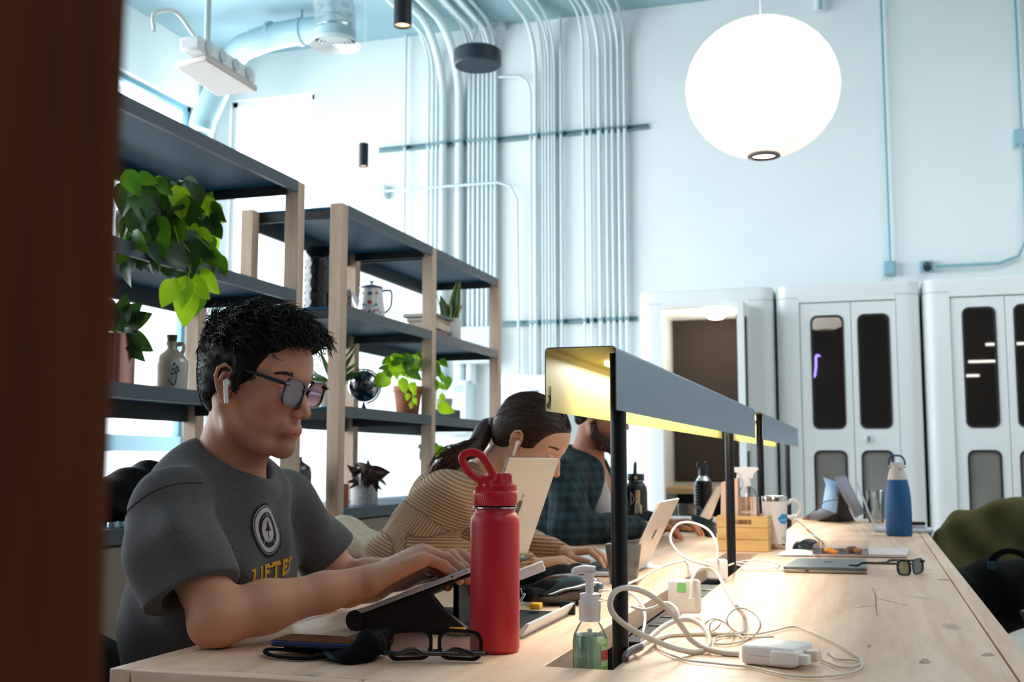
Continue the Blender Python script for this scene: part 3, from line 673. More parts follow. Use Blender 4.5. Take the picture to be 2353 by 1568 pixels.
# ================================================================== SHELVING
m_post = wood('pale_pine', '#d3b9a0', '#b0907a', 'Z', 4, True, 0.6)
m_shelf = mat('slate_laminate', '#104a68', 0.5, spec=.12, var='#0e4059', vscale=30)
m_shelf_d = mat('slate_lip', '#3f4b53', 0.5)
m_cab = mat('taupe_cabinet', '#8f8274', 0.6, var='#857869', vscale=6)
SX0, SX1 = -2.45, -1.99
LV = [2.075, 1.665, 1.26, 0.855]
def shelf_unit(ys, label, cab=True):
    t = thing('shelf_unit', label, 'shelf', ((SX0+SX1)/2, (ys[0]+ys[-1])/2, 0))
    p = 0.054
    for y in ys:
        for x in (SX1-p, SX0):
            MB().box(x, x+p, y, y+p, 0, LV[0], 0.002).build('post', m_post, t)
    for z in LV:
        for i in range(len(ys)-1):
            a, c = ys[i]+(p if i else p*0.5), ys[i+1]+p*0.5
            a = ys[i]+p; c = ys[i+1]
            b = MB().box(SX0+0.01, SX1-0.002, a, c, z-0.012, z)
            o = b.build('shelf_board', m_shelf, t)
            MB().box(SX1-0.014, SX1-0.0, a-0.001, c+0.001, z-0.042, z+0.001).build('front_lip', m_shelf_d, o)
            MB().box(SX0+0.0, SX0+0.014, a, c, z-0.072, z).build('rear_lip', m_shelf_d, o)
            for yy in (a, c-0.006): MB().box(SX0+0.05, SX1-0.05, yy, yy+0.006, z-0.05, z-0.01).build('bracket', m_blk, o)
    if cab:
        for i in range(len(ys)-1):
            a, c = ys[i]+p+0.004, ys[i+1]-0.004
            o = MB().box(SX0+0.02, SX1-0.03, a, c, 0.04, LV[3]-0.045).build('cabinet_box', m_cab, t)
            mid = (a+c)/2
            for u, v in ((a+0.003, mid-0.002), (mid+0.002, c-0.003)):
                MB().box(SX1-0.03, SX1-0.010, u, v, 0.07, LV[3]-0.05, 0.002).build('door', m_cab, o)
    return t
U1 = shelf_unit([1.0, 2.35, 3.70], 'tall pine and slate shelf unit, the nearer one, behind the man in the grey t-shirt')
U2 = shelf_unit([4.07, 5.06, 6.08], 'tall pine and slate shelf unit, the farther one, holding kettle and globe')

# ================================================================== LONG TABLE
m_top = wood('table_ash', '#eecfb4', '#cfa585', 'Y', 7, True, 0.42)
m_steel = mat('black_steel', '#111317', 0.38, 0.3)
TX0, TX1, TY0, TY1, TZ = -1.035, 0.213, 1.40, 6.15, 0.75
SLX0, SLX1 = -0.455, -0.355
tb = thing('long_table', 'long pale wooden work table with an open cable slot along its middle', 'table', ((TX0+TX1)/2, (TY0+TY1)/2, 0))
E_ = 0.034; g = 0.0015; th = 0.042
def board(x0, x1, y0, y1, name='board', z0=TZ-th, m=m_top, bev=0.0015): return MB().box(x0, x1, y0, y1, z0, TZ, bev).build(name, m, tb)
board(TX0+E_+g, SLX0, 1.60, 3.76); board(SLX1, TX1-E_-g, 1.60, 3.76)
board(TX0+E_+g, SLX0, 3.98, TY1-0.2); board(SLX1, TX1-E_-g, 3.98, TY1-0.2)
board(TX0+E_+g, TX1-E_-g, TY0+E_+g, 1.60, 'end_board'); board(TX0+E_+g, TX1-E_-g, 3.76, 3.98, 'cross_board'); board(TX0+E_+g, TX1-E_-g, TY1-0.2, TY1, 'end_board')
zz0 = TZ-0.075
board(TX0, TX0+E_-g, TY0, 3.86, 'edge_strip', zz0); board(TX0, TX0+E_-g, 3.863, TY1, 'edge_strip', zz0)
board(TX1-E_+g, TX1, TY0, 3.86, 'edge_strip', zz0); board(TX1-E_+g, TX1, 3.863, TY1, 'edge_strip', zz0)
m_topx = wood('table_ash_crosswise', '#eecfb4', '#cfa585', 'X', 7, False, 0.45)
board(TX0+E_+g, -0.66, TY0, TY0+E_-g, 'edge_strip', zz0, m_topx); board(-0.655, TX1-E_-g, TY0, TY0+E_-g, 'edge_strip', zz0, m_topx)
TRZ = 0.655
for y0, y1 in ((1.60, 3.76), (3.98, TY1-0.2)):
    MB().box(SLX0-0.03, SLX1+0.03, y0-0.03, y1+0.03, TRZ-0.006, TRZ).build('cable_tray', m_steel, tb)
    for x in (SLX0-0.03, SLX1+0.026): MB().box(x, x+0.004, y0-0.03, y1+0.03, TRZ, TZ-th).build('tray_wall', m_steel, tb)
for y in (1.75, 3.85, 5.95):
    for x in (TX0+0.08, TX1-0.13): MB().box(x, x+0.05, y-0.025, y+0.025, 0, zz0+0.02, 0.002).build('leg', m_steel, tb)
    MB().box(TX0+0.08, TX1-0.08, y-0.02, y+0.02, 0.60, 0.645).build('cross_rail', m_steel, tb)

# ================================================================== TABLE LAMPS
m_alu = mat('satin_aluminium', '#8799ab', 0.36, 0.7, bump=0.04, bscale=800)
m_inner = mat('lamp_inner_paint', '#968a3e', 0.5)
m_led = mat('led_strip', '#fff8d8', 0.4, emit='#fff3c8', estr=4)
def table_lamp(y0, y1, posts, label, watt, mark):
    x0, x1, zt, zb = -0.4575, -0.3495, 1.209, 1.115
    t = thing('table_lamp', label, 'lamp', ((x0+x1)/2, (y0+y1)/2, TRZ))
    def sect(off):
        r = 0.007
        pts = [(x0+off, zb)] + [(x0+off+(r-off)*(1-math.cos(a)), zt-r+(r-off)*math.sin(a)) for a in [PI/2*i/5 for i in range(6)]]
        pts += [(x1-off-(r-off)*(1-math.cos(a)), zt-r+(r-off)*math.sin(a)) for a in [PI/2*(5-i)/5 for i in range(6)]] + [(x1-off, zb)]
        return pts
    o = sect(0); i_ = sect(0.0016); n = len(o)
    vs = [(x, y, z) for y in (y0, y1) for x, z in o] + [(x, y, z) for y in (y0, y1) for x, z in i_]
    b = MB(); b.v = vs
    for k in range(n-1): b.f.append((k, k+1, n+k+1, n+k)); b.mi.append(0)
    for k in range(n-1): b.f.append((2*n+k, 3*n+k, 3*n+k+1, 2*n+k+1)); b.mi.append(1)
    for k in range(n-1):
        b.f.append((k, 2*n+k, 2*n+k+1, k+1)); b.f.append((n+k, n+k+1, 3*n+k+1, 3*n+k)); b.mi += [0, 0]
    b.f.append((0, n, 3*n, 2*n)); b.f.append((n-1, 3*n-1, 4*n-1, 2*n-1)); b.mi += [0, 0]
    b.build('shade', [m_alu, m_inner], t, smooth=40)
    MB().box(x0+0.040, x1-0.040, y0+0.22, y1-0.08, zt-0.010, zt-0.0025).build('led_strip', m_led, t)
    for y in posts:
        MB().tube([(-0.3645, y, TRZ), (-0.3645, y, zt-0.004)], 0.0122, 24).build('post', m_steel, t, smooth=60)
    a = area('lamp_led', ((x0+x1)/2-0.006, (y0+y1)/2+0.04, zt-0.0115), (0, 0, 0), 0.034, y1-y0-0.24, watt, (1.0, 0.94, 0.84))
    if mark:
        xw = x0+0.0024; K = [(y0+0.022, 1.145), (y0+0.022, 1.152), (y0+0.024, 1.120), (y0+0.021, 1.128), (y0+0.017, 1.141), (y0+0.023, 1.131), (y0+0.014, 1.124), (y0+0.018, 1.128), (y0+0.010, 1.121), (y0+0.014, 1.129)]
        MB().tube([(xw, y0+0.024, 1.153), (xw, y0+0.0235, 1.118)], 0.0006, 5).build('signature_mark', m_blk, t)
        MB().tube(spline([(xw, a_, b_) for a_, b_ in ((y0+0.016, 1.139), (y0+0.021, 1.134), (y0+0.019, 1.130), (y0+0.008, 1.121), (y0+0.010, 1.127), (y0+0.015, 1.120), (y0+0.019, 1.127))], 4), 0.0007, 5).build('signature_mark', m_blk, t)
    return t
table_lamp(1.62, 3.71, (1.70, 3.12), 'long grey metal lamp with yellow inside and signature mark, nearest on the table', 10, True)
table_lamp(3.97, 5.95, (4.02, 5.36), 'second long grey metal lamp, farther along the table', 9, False)

# ================================================================== THINGS ON THE SHELVES
def rim_pot(name, label, px_, zb, Xp, w, h, m, prof=None, group=None, cat='plant pot'):
    q = atX(px_, 800, Xp); c = (Xp, q.y, zb); t = thing(name, label, cat, c, 0, group)
    r = w/2; pr = prof or [(r*0.97, 0), (r, 0.004), (r, h), (r-0.006, h), (r-0.008, h*0.86), (0, h*0.86)]
    MB().lathe(pr, c=c, n=40, capt=False).build('pot', m, t, smooth=50)
    return t, Vector(c)
m_leafA = mat('leaf_lime', '#9fd21f', 0.4, var='#7fb414', vscale=14, sss=0.0)
m_leafB = mat('leaf_green', '#3c6d1a', 0.42, var='#2c5512', vscale=12)
m_leafC = mat('leaf_dark_green', '#2c4a24', 0.35, var='#223b1d', vscale=12)
m_leafR = mat('leaf_burgundy', '#4a1f26', 0.4, var='#2c2a1c', vscale=12)
m_stem = mat('plant_stem', '#7f9a3c', 0.5)
for m_ in (m_leafA, m_leafB, m_leafC): 
    b_ = m_.node_tree.nodes['Principled BSDF']; b_.inputs['Transmission Weight'].default_value = 0.0
def add_translucency(m_, col, f):
    nt = m_.node_tree; o = [n for n in nt.nodes if n.type == 'OUTPUT_MATERIAL'][0]; b_ = nt.nodes['Principled BSDF']
    tr = nt.nodes.new('ShaderNodeBsdfTranslucent'); tr.inputs['Color'].default_value = srgb(col)+(1,)
    mx = nt.nodes.new('ShaderNodeMixShader'); mx.inputs[0].default_value = f
    nt.links.new(b_.outputs[0], mx.inputs[1]); nt.links.new(tr.outputs[0], mx.inputs[2]); nt.links.new(mx.outputs[0], o.inputs[0])
add_translucency(m_leafA, '#c6f02a', 0.45); add_translucency(m_leafB, '#6fae1f', 0.3); add_translucency(m_leafC, '#5a8a2a', 0.15)
def leaf_mesh(name, m, heart=True, wide=0.36, droop=0.25, nl=8, nw=4, tip=1.0):
    P = []
    for i in range(nl+1):
        t = i/nl
        w_ = wide*(math.sin(PI*min(1, t**0.62))**0.85 if heart else math.sin(PI*t**0.75)**0.9)*(1 if t < 0.999 else 0)
        row = []
        for j in range(-nw//2, nw//2+1):
            s_ = j/(nw/2); back = (-0.10*abs(s_)*math.exp(-((t)/0.12)) if heart else 0)
            row.append((t*tip+back, s_*w_, -droop*t*t+0.16*abs(s_)*w_*1.6+0.02*math.sin(7*t+s_)))
        P.append(row)
    b = MB(); b.grid(P); me = b.mesh(name); me.shade_smooth(); me.materials.append(m); return me
LM = {k: leaf_mesh('leaf_'+k, m_, True) for k, m_ in (('a', m_leafA), ('b', m_leafB), ('c', m_leafC))}
LM['r'] = leaf_mesh('leaf_r', m_leafR, False, 0.2, 0.5); LM['s'] = leaf_mesh('leaf_s', m_leafC, False, 0.05, 0.25)
RV, UV, FV = Vector(_r), Vector(_u), Vector(_f)
def leaf(par, kind, pos, length, ang, toward=0.0, roll=0.0, face=None, name='leaf'):
    """pos = base of the leaf; ang = direction seen from the room's entrance side, degrees; toward = lean to the viewer"""
    a = rad(ang); d = (RV*math.cos(a)+UV*math.sin(a)-FV*toward).normalized()
    n = (-FV if face is None else Vector(face)); n = (n-d*n.dot(d)).normalized(); s_ = n.cross(d)
    if roll: q = Matrix.Rotation(rad(roll), 3, d); n = q @ n; s_ = q @ s_
    M = Matrix((d, s_, n)).transposed().to_4x4()*1.0
    M = Matrix.Translation(pos) @ M @ Matrix.Diagonal((length, length, length, 1))
    o = bpy.data.objects.new(name, LM[kind]); COL.objects.link(o); o.parent = par
    o.matrix_basis = WM[par.name].inverted() @ M
    return o
def vine(par, pts, r=0.0018): return MB().tube(spline(pts, 5), r, 5).build('vine', m_stem, par)
def foliage(par, seed, X0, box_, n, lens, kinds, angs, spread=0.10):
    """leaves scattered through a box given in picture terms (px0,py0,px1,py1) around depth plane X0"""
    rn_ = random.Random(seed); x0, y0, x1, y1 = box_
    for _ in range(n):
        X = X0+rn_.uniform(-spread, spread); p = atX(rn_.uniform(x0, x1), rn_.uniform(y0, y1), X)
        leaf(par, rn_.choice(kinds), p, rn_.uniform(*lens), rn_.uniform(*angs), rn_.uniform(-0.5, 0.7), rn_.uniform(-50, 50))
# hanging pothos on the near unit
m_terra = mat('terracotta', '#a8623f', 0.7, var='#96553a', vscale=20); m_dkpot = mat('dark_pot', '#3a332f', 0.6)
t, c = rim_pot('potted_pothos', 'lush pothos trailing lime leaves over the second shelf of the nearer unit', 330, LV[1], -2.20, 0.20, 0.17, m_dkpot, cat='plant')
foliage(t, 3, -2.08, (290, 410, 450, 590), 120, (0.062, 0.10), ['c', 'c', 'c', 'c', 'b'], (-130, -30), 0.10)
foliage(t, 4, -2.10, (395, 440, 490, 600), 60, (0.055, 0.09), ['b', 'c', 'b', 'c', 'a'], (-120, -40), 0.07)
for px_, py_, L_, an, k_ in ((350, 500, .125, -72, 'b'), (405, 432, .10, -75, 'a'), (318, 405, .06, -20, 'b'), (352, 418, .07, -30, 'b'), (480, 575, .08, -80, 'b'), (500, 590, .07, -65, 'b'),
                             (400, 645, .09, -110, 'a'), (425, 640, .10, -100, 'a'), (428, 670, .11, -88, 'a'), (435, 640, .09, -45, 'a'), (452, 628, .095, -38, 'a'), (455, 668, .09, -100, 'b'), (290, 395, .08, -60, 'b'), (310, 480, .1, -80, 'c'), (425, 560, .11, -75, 'c')):
    leaf(t, k_, atX(px_, py_, -2.0), L_, an, 0.2, random.uniform(-25, 25))
for a_ in ([(420, 560), (440, 590), (432, 640), (430, 680)], [(400, 520), (418, 580), (436, 620), (455, 650)], [(450, 540), (480, 570), (500, 600)]):
    vine(t, [atX(x, y, -1.985+0.0) for x, y in a_], 0.0022)
# ceramic jug and copper vase on the near unit's third shelf
m_glaze = mat('grey_stoneware', '#b3aa9c', 0.16, coat=0.6, var='#a69c8c', vscale=6); m_cork = mat('brown_cork', '#4d3a33', 0.8)
q = atX(393, 850, -2.17); q.z = LV[2]; s = 0.058
t = thing('stoneware_jug', 'glazed stoneware jug with a cork and blue flower painting', 'jug', tuple(q))
MB().lathe([(s*.86, 0), (s*.95, 0.0037), (s*.97, 0.0620), (s*1.0, 0.0899), (s*.95, 0.1085), (s*.72, 0.1271), (s*.42, 0.1395), (s*.32, 0.1476), (s*.33, 0.1624), (s*.38, 0.1662), (s*.38, 0.1699), (s*.28, 0.1711), (s*.26, 0.1612)], c=tuple(q), n=40, capt=False).build('body', m_glaze, t, smooth=50)
MB().lathe([(s*.25, 0.1624), (s*.30, 0.1922), (s*.28, 0.1941), (0, 0.1941)], c=tuple(q), n=20, capt=False).build('cork', m_cork, t)
MB().tube(spline([q+RV*s*.34+Vector((0, 0, 0.1624)), q+RV*s*.60+Vector((0, 0, 0.1624)), q+RV*s*.66+Vector((0, 0, 0.1476)), q+RV*s*.56+Vector((0, 0, 0.1327))], 6), 0.0075, 8).build('handle', m_glaze, t)
m_cobalt = mat('cobalt_paint', '#2b3768', 0.3)
def on_round(q, rfun, ang, z, out=0.0015): 
    # point on a round body; ang measured from the viewer side
    r = rfun(z)+out; d = (-FV.xy.normalized()).to_3d(); d = Matrix.Rotation(ang, 3, 'Z') @ d
    return Vector(q)+d*r+Vector((0, 0, z))
jr = lambda z: s*(.98 if z < .062 else 1.0 if z < .10 else .93)
def blob_on(q, rfun, ang, z, ra, name, m, par, n=14, sx=1.0, rot=0.0, out=0.0012):
    P = [on_round(q, rfun, ang, z, out)]
    for i in range(n):
        a = 2*PI*i/n; u, v_ = ra*sx*math.cos(a), ra*math.sin(a); u, v_ = u*math.cos(rot)-v_*math.sin(rot), u*math.sin(rot)+v_*math.cos(rot)
        P.append(on_round(q, rfun, ang+u/max(rfun(z), .01), z+v_, out))
    return MB().add(P, [(0, 1+i, 1+(i+1) % n) for i in range(n)]).build(name, m, par)
for a_, z_, r_ in ((.45, .150, .008), (.62, .135, .010), (.40, .125, .007), (.55, .108, .009), (.72, .118, .008), (.5, .165, .006), (.36, .10, .006)): blob_on(q, jr, a_, z_*.62, r_*.66, 'painted_flower', m_cobalt, t, sx=0.8)
MB().tube(spline([on_round(q, jr, a_, z_*.62) for a_, z_ in ((.15, .075), (.3, .055), (.5, .045), (.6, .08), (.55, .13))], 6), 0.0016, 5).build('painted_stem', m_cobalt, t)
for k in range(5): blob_on(q, jr, -.1+.14*k, .010+.002*(k % 2), .003, 'painted_mark', m_cobalt, t, sx=1.6)
q = atX(268, 850, -2.25); q.z = LV[2]
t = thing('copper_planter', 'copper cylinder planter with dark pointed leaves beside the column', 'plant', tuple(q))
m_copper = mat('copper', '#b8897a', 0.25, 0.9); R = 0.055
MB().lathe([(R, 0), (R, 0.18), (R-.004, .18), (R-.004, .15), (0, .15)], c=tuple(q), n=36, capt=False).build('pot', m_copper, t, smooth=50)
for px_, py_, L_, an in ((285, 770, .10, 50), (290, 745, .09, 20), (285, 760, .12, -60), (270, 760, .1, 100), (280, 740, .09, 80), (262, 750, .1, 120), (288, 775, .10, -20), (280, 730, .08, 30)):
    leaf(t, 'c', atX(px_, py_, -2.22), L_, an, 0.3, random.uniform(-30, 30))
# black bag and trinkets on the bottom shelf of the near unit
q = atX(306, 1100, -2.2); m_bag = mat('black_nylon', '#0c0c0e', 0.8, spec=.15, bump=0.3, bscale=30)
S = SDF(q+Vector((-.22, -.3, -.16)), q+Vector((.2, .3, .2)), 0.008)
zb = LV[3]
S.ell((q.x, q.y, zb+0.07), (.11, .17, .09)).ell((q.x, q.y+.06, zb+0.125), (.08, .07, .065), k=.04).ell((q.x, q.y-.12, zb+.05), (.1, .09, .06), k=.04)
S.fn(lambda x, y, z: 0.010*np.sin(42*y+19*z+3)*np.sin(37*z+8*x)); S.plane((0, 0, zb+.001), (0, 0, -1))
me, P = S.mesh('bag'); bg_ = finish(me, 'backpack', m_bag, smooth=180); props(bg_, 'slumped black nylon bag on the low shelf behind the man\'s shoulder', 'bag')
for k, px_ in enumerate((262, 283, 299)):
    q = atX(px_, 1160, -2.03); q.z = zb
    props(MB().lathe([(.016, 0), (.018, .003), (.018, .014), (.015, .017), (.009, .016), (0, .010)], c=tuple(q), n=20, capt=False).build('tealight_cup', mat('silver_cup', '#a9c4d2', 0.2, 0.8)), 'small silver cup, %s from the column, at the edge of the low shelf' % ordn[k], 'cup', 'small silver cups')
# ---- far unit, second level: vase, mug, kettle, books, snake plant
m_vase = mat('black_glaze', '#0b0f14', 0.18, coat=0.5)
q = atX(735, 690, -2.25); q.z = LV[1]
t = thing('bubble_vase', 'tall black vase with round dimples, half hidden by the near post of the farther unit', 'vase', tuple(q)); R = .070
MB().lathe([(R*.75, 0), (R*.95, .012), (R, .04), (R, .23), (R*.96, .275), (R*.7, .30), (R*.6, .30), (R*.6, .27)], c=tuple(q), n=40, capt=False).build('body', m_vase, t, smooth=50)
for k in range(4):
    for j in range(5): blob_on(q, lambda z: R, -1.2+.6*j, .055+.055*k, .02, 'dimple', m_vase, t, out=.003)
q = atX(790, 700, -2.12); q.z = LV[1]
t = thing('tiki_mug', 'dark mug with orange glaze pattern beside the near post of the farther unit', 'mug', tuple(q)); R = .034
MB().lathe([(R*.8, 0), (R, .01), (R, .085), (R*.8, .105), (R*.7, .105), (R*.7, .09)], c=tuple(q), n=28, capt=False).build('body', m_vase, t, smooth=50)
m_or = mat('orange_glaze', '#d9742a', 0.3)
for k in range(6): blob_on(q, lambda z: R, .5+.22*(k % 2), .02+.012*k, .006, 'glaze_spot', m_or, t, sx=0.8)
q = atX(853, 700, -2.10); q.z = LV[1]; HK = .142
t = thing('enamel_kettle', 'white enamel coffee pot with folk flowers, blue handle and lid', 'coffee pot', tuple(q))
m_en = mat('white_enamel', '#e8e6e6', 0.14, coat=0.7); m_enb = mat('navy_enamel', '#20304a', 0.2, coat=0.5)
kr = lambda z: .066-.018*(z/HK)
MB().lathe([(.064, 0), (.067, .006), (kr(.05), .05), (kr(.1), .1), (kr(HK), HK), (kr(HK)-.003, HK), (.04, HK-.01)], c=tuple(q), n=44, capt=False).build('body', m_en, t, smooth=50)
lid = MB().lathe([(.052, HK), (.053, HK+.004), (.045, HK+.010), (.02, HK+.017), (.006, HK+.019)], c=tuple(q), n=36, capb=False).build('lid', mat('lid_grey', '#6d7a8c', 0.2, coat=0.5), t, smooth=50)
MB().lathe([(.005, HK+.018), (.005, HK+.024), (.011, HK+.028), (.011, HK+.033), (.006, HK+.037), (0, HK+.037)], c=tuple(q), n=16, capt=False).build('knob', m_pipe, lid)
L_ = -RV; b = MB(); b.tube([q+L_*.045+Vector((0, 0, .055)), q+L_*.068+Vector((0, 0, .085)), q+L_*.088+Vector((0, 0, .128))], [.020, .014, .007], 12); b.build('spout', m_en, t)
b = MB(); b.tube(spline([q+RV*.046+Vector((0, 0, .132)), q+RV*.078+Vector((0, 0, .135)), q+RV*.090+Vector((0, 0, .122)), q+RV*.088+Vector((0, 0, .07)), q+RV*.075+Vector((0, 0, .045)), q+RV*.062+Vector((0, 0, .035))], 6), .0045, 8); b.build('handle', m_enb, t)
mr_ = mat('folk_red', '#b8402f', 0.4); mb_ = mat('folk_blue', '#2f6f95', 0.4); mo_ = mat('folk_brown', '#a06a50', 0.4)
for a_, z_, r_, m_, sx, ro in ((0, .03, .010, mb_, .6, 0), (-.35, .035, .008, mo_, .6, .5), (.35, .035, .008, mo_, .6, -.5), (-.6, .04, .008, mb_, .5, .8), (.6, .04, .008, mr_, .5, -.8), (0, .075, .009, mr_, 1.2, 0), (-.5, .065, .006, mb_, 1, 0), (.5, .065, .006, mb_, 1, 0),
                              (-.25, .06, .004, mb_, 1, 0), (.3, .058, .004, mb_, 1, 0), (0, .115, .008, mb_, 1.4, 0), (.6, .117, .007, mr_, 1, 0), (-.7, .118, .006, mr_, 1, 0), (-.2, .022, .008, mo_, .5, .7), (.2, .022, .008, mo_, .5, -.7), (.8, .03, .008, mo_, .5, 0)):
    blob_on(q, kr, a_, z_, r_, 'painted_flower', m_, t, sx=sx, rot=ro)
# books
def book(px_, z, L, W, T, rot, cover, label, group, pages='#d9d2c0', Xp=-2.12):
    q = atX(px_, 720, Xp); t = thing('book', label, 'book', (Xp, q.y, z), rot, group)
    M = WM[t.name]
    MB().box(-W/2, W/2, -L/2, L/2, .0025, T-.0025, 0, M).build('pages', mat('page_'+pages, pages, 0.8), t)
    mc = mat('cover_'+cover, cover, 0.5)
    MB().box(-W/2-.003, W/2+.003, -L/2-.003, L/2+.003, 0, .0025, 0, M).build('cover', mc, t)
    MB().box(-W/2-.003, W/2+.003, -L/2-.003, L/2+.003, T-.0025, T, 0, M).build('cover', mc, t)
    MB().box(W/2, W/2+.004, -L/2-.003, L/2+.003, 0, T, 0, M).build('spine', mc, t)
    return t
z = LV[1]; grp = 'books stacked flat beside the snake plant'
for L, W, T, ro, cv, lb in ((.24, .16, .022, .05, '#8e1f33', 'red book with white spine letters, bottom of the stack'), (.22, .15, .014, -.1, '#5d6168', 'thin grey book lying on the red one'), (.20, .15, .038, .08, '#b9a27c', 'thick tan book in the middle of the stack'),
                            (.21, .15, .020, 0, '#8f7c60', 'brown book, second from the top of the stack'), (.24, .17, .016, -.05, '#3d5a52', 'dark green book on top of the stack')):
    bk = book(985, z, L, W, T, ro, cv, lb, grp); 
    if 'red' in lb and T == .022:
        v, f = textmesh('CONTEMPORARY', .012); M = WM[bk.name] @ Matrix.Translation((W/2+.0045, .02, T/2)) @ Matrix.Rotation(PI/2, 4, 'Z') @ Matrix.Rotation(PI/2, 4, 'X')
        MB().add(v, f, M).build('spine_letters', m_white, bk, smooth=0)
    z += T
t, c = rim_pot('snake_plant', 'snake plant with yellow edged blades in a white pot on the far bay', 1036, LV[1], -2.09, .105, .125, mat('matte_white_pot', '#d5d2d2', 0.6), cat='plant')
m_sn = mat('snake_leaf', '#2e4a2c', 0.4, var='#486b35', vscale=30, vstretch=(1, 1, .3)); m_sy = mat('snake_edge', '#b5b548', 0.4)
for (dx, h_, lean, w_, tw) in ((-.022, .15, -.035, .03, .3), (.012, .24, .03, .034, -.2), (-.045, .19, -.05, .018, .9), (.0, .12, .0, .02, 1.2), (.02, .10, .04, .02, .5)):
    for mm, ws, off, nm in ((m_sy, 1.0, 0, 'blade'), (m_sn, .74, .0012, 'blade_centre')):
        P = []
        for i in range(11):
            u = i/10; ww = w_*ws*(math.sin(PI*min(1, .25+.75*u))**.7 if u < .999 else 0)
            base = c+RV*(dx+lean*u*u)+Vector((0, 0, .10+h_*u))
            s_ = (Matrix.Rotation(tw*u+tw, 3, 'Z') @ RV); n_ = s_.cross(Vector((0, 0, 1)))
            P.append([base+s_*(j*ww)+n_*(.006*(1-abs(j))*-1)-FV*off*3 for j in (-1, -.5, 0, .5, 1)])
        MB().grid(P).build(nm, mm, t, smooth=180, solid=.0015)
# ---- third level: spiky plant, small globe, pothos in terracotta, grey pot, dark box
t, c = rim_pot('spiky_plant', 'spiky palm-like plant in a grey speckled pot behind the near post', 765, LV[2], -2.22, .10, .12, mat('speckled_grey', '#9b9894', 0.7, var='#7e7b77', vscale=80), cat='plant')
for k in range(26):
    a = random.uniform(0, 360); leaf(t, 's', c+Vector((0, 0, .12)), random.uniform(.13, .22), random.uniform(5, 175), random.uniform(-.8, .8), random.uniform(-60, 60))
q = atX(836, 900, -2.10); q.z = LV[2]; R = .068; gc = q+Vector((0, 0, .108))
t = thing('desk_globe', 'small black and silver desk globe on a metal stand', 'globe', tuple(q))
m_gb = mat('globe_black', '#10141b', 0.2, coat=0.6); m_gs = mat('globe_silver', '#c9cdd2', 0.15, 0.9)
MB().lathe([(R*math.cos(a), R*math.sin(a)) for a in [-PI/2+.02+(PI-.04)*i/24 for i in range(25)]], c=tuple(gc), n=48).build('sphere', m_gb, t, smooth=180)
rn_ = random.Random(5)
for (lo_, la_, sz) in ((-1.1, .2, .5), (-.9, -.5, .45), (.1, .75, .28), (.75, .3, .3), (.9, -.35, .42), (-.3, 1.1, .3), (-.55, .75, .2), (2.2, .3, .6), (3.3, -.2, .5), (.35, -.95, .25)):
    P = []; cv = []
    n = 22
    for i in range(n):
        a = 2*PI*i/n; rr_ = sz*(.75+.35*math.sin(3*a+lo_*5)+.2*math.sin(5*a+la_*7)); P.append((rr_*math.cos(a), rr_*math.sin(a)))
    d0 = Matrix.Rotation(lo_, 3, 'Z') @ (-FV.xy.normalized()).to_3d(); vs = []
    for ring in (0, .5, 1.0):
        for u, v_ in P:
            la = la_+v_*ring; lo = lo_+u*ring/max(.3, math.cos(la_)); dd = Matrix.Rotation(lo, 3, 'Z') @ (-FV.xy.normalized()).to_3d()
            vs.append(gc+(dd*math.cos(la)+Vector((0, 0, math.sin(la))))*(R+.0008))
    fs = [(r_*n+i, r_*n+(i+1) % n, (r_+1)*n+(i+1) % n, (r_+1)*n+i) for r_ in (0, 1) for i in range(n)]
    MB().add(vs, fs).build('continent', m_gs, t, smooth=180)
axd = (RV*-.32+Vector((0, 0, .95))).normalized()
arc = []
for i in range(17):
    a = -PI/2-.15+(PI+.3)*i/16; arc.append(gc+axd*((R+.007)*math.sin(a))+(RV*.95+Vector((0, 0, .32)))*((R+.007)*math.cos(a))-FV*.02*math.cos(a))
MB().tube(arc, .0035, 6).build('meridian', mat('chrome', '#c8ccd0', 0.12, 1.0), t)
MB().tube([gc+axd*(R+.004), gc+axd*(R+.022)], .004, 8).build('pin', m_blk, t)
MB().lathe([(.032, 0), (.032, .004), (.012, .012), (.005, .03), (.005, .038)], c=tuple(q), n=24).build('base', m_blk, t, smooth=50)
t, c = rim_pot('terracotta_pothos', 'bushy lime pothos in a tall terracotta pot on the third shelf', 938, LV[2], -2.11, .13, .135, m_terra, [( .050, 0), (.052, .004), (.066, .11), (.070, .112), (.070, .140), (.064, .140), (.06, .12), (0, .12)], cat='plant')
foliage(t, 8, -2.09, (885, 815, 965, 855), 46, (.045, .075), ['a', 'b', 'a', 'b'], (-160, 20), .08)
foliage(t, 9, -2.07, (985, 825, 1030, 880), 16, (.05, .08), ['b', 'b', 'a'], (-110, -40), .06)
for px_, py_, L_, an in ((882, 858, .07, -120), (925, 870, .07, -80), (945, 880, .055, -70), (938, 905, .035, -100), (950, 915, .035, -60), (945, 925, .03, -90), (1015, 905, .05, -80), (1020, 925, .05, -70), (1008, 932, .085, -25), (895, 870, .065, -140), (955, 900, .03, -120)):
    leaf(t, 'a', atX(px_, py_, -2.0), L_, an, .2, random.uniform(-20, 20))
vine(t, [atX(x, y, -2.0) for x, y in ((935, 850), (955, 880), (948, 915), (942, 940))]); vine(t, [atX(x, y, -2.0) for x, y in ((1005, 850), (1018, 890), (1015, 925))])
t, c = rim_pot('stone_bowl', 'pale stone bowl on a small white foot beside the trailing pothos', 1020, LV[2]+.06, -2.2, .10, .07, mat('pale_stone', '#b9b2a8', 0.7), [(.03, 0), (.045, .02), (.05, .06), (.046, .06), (.03, .02), (0, .015)], cat='bowl')
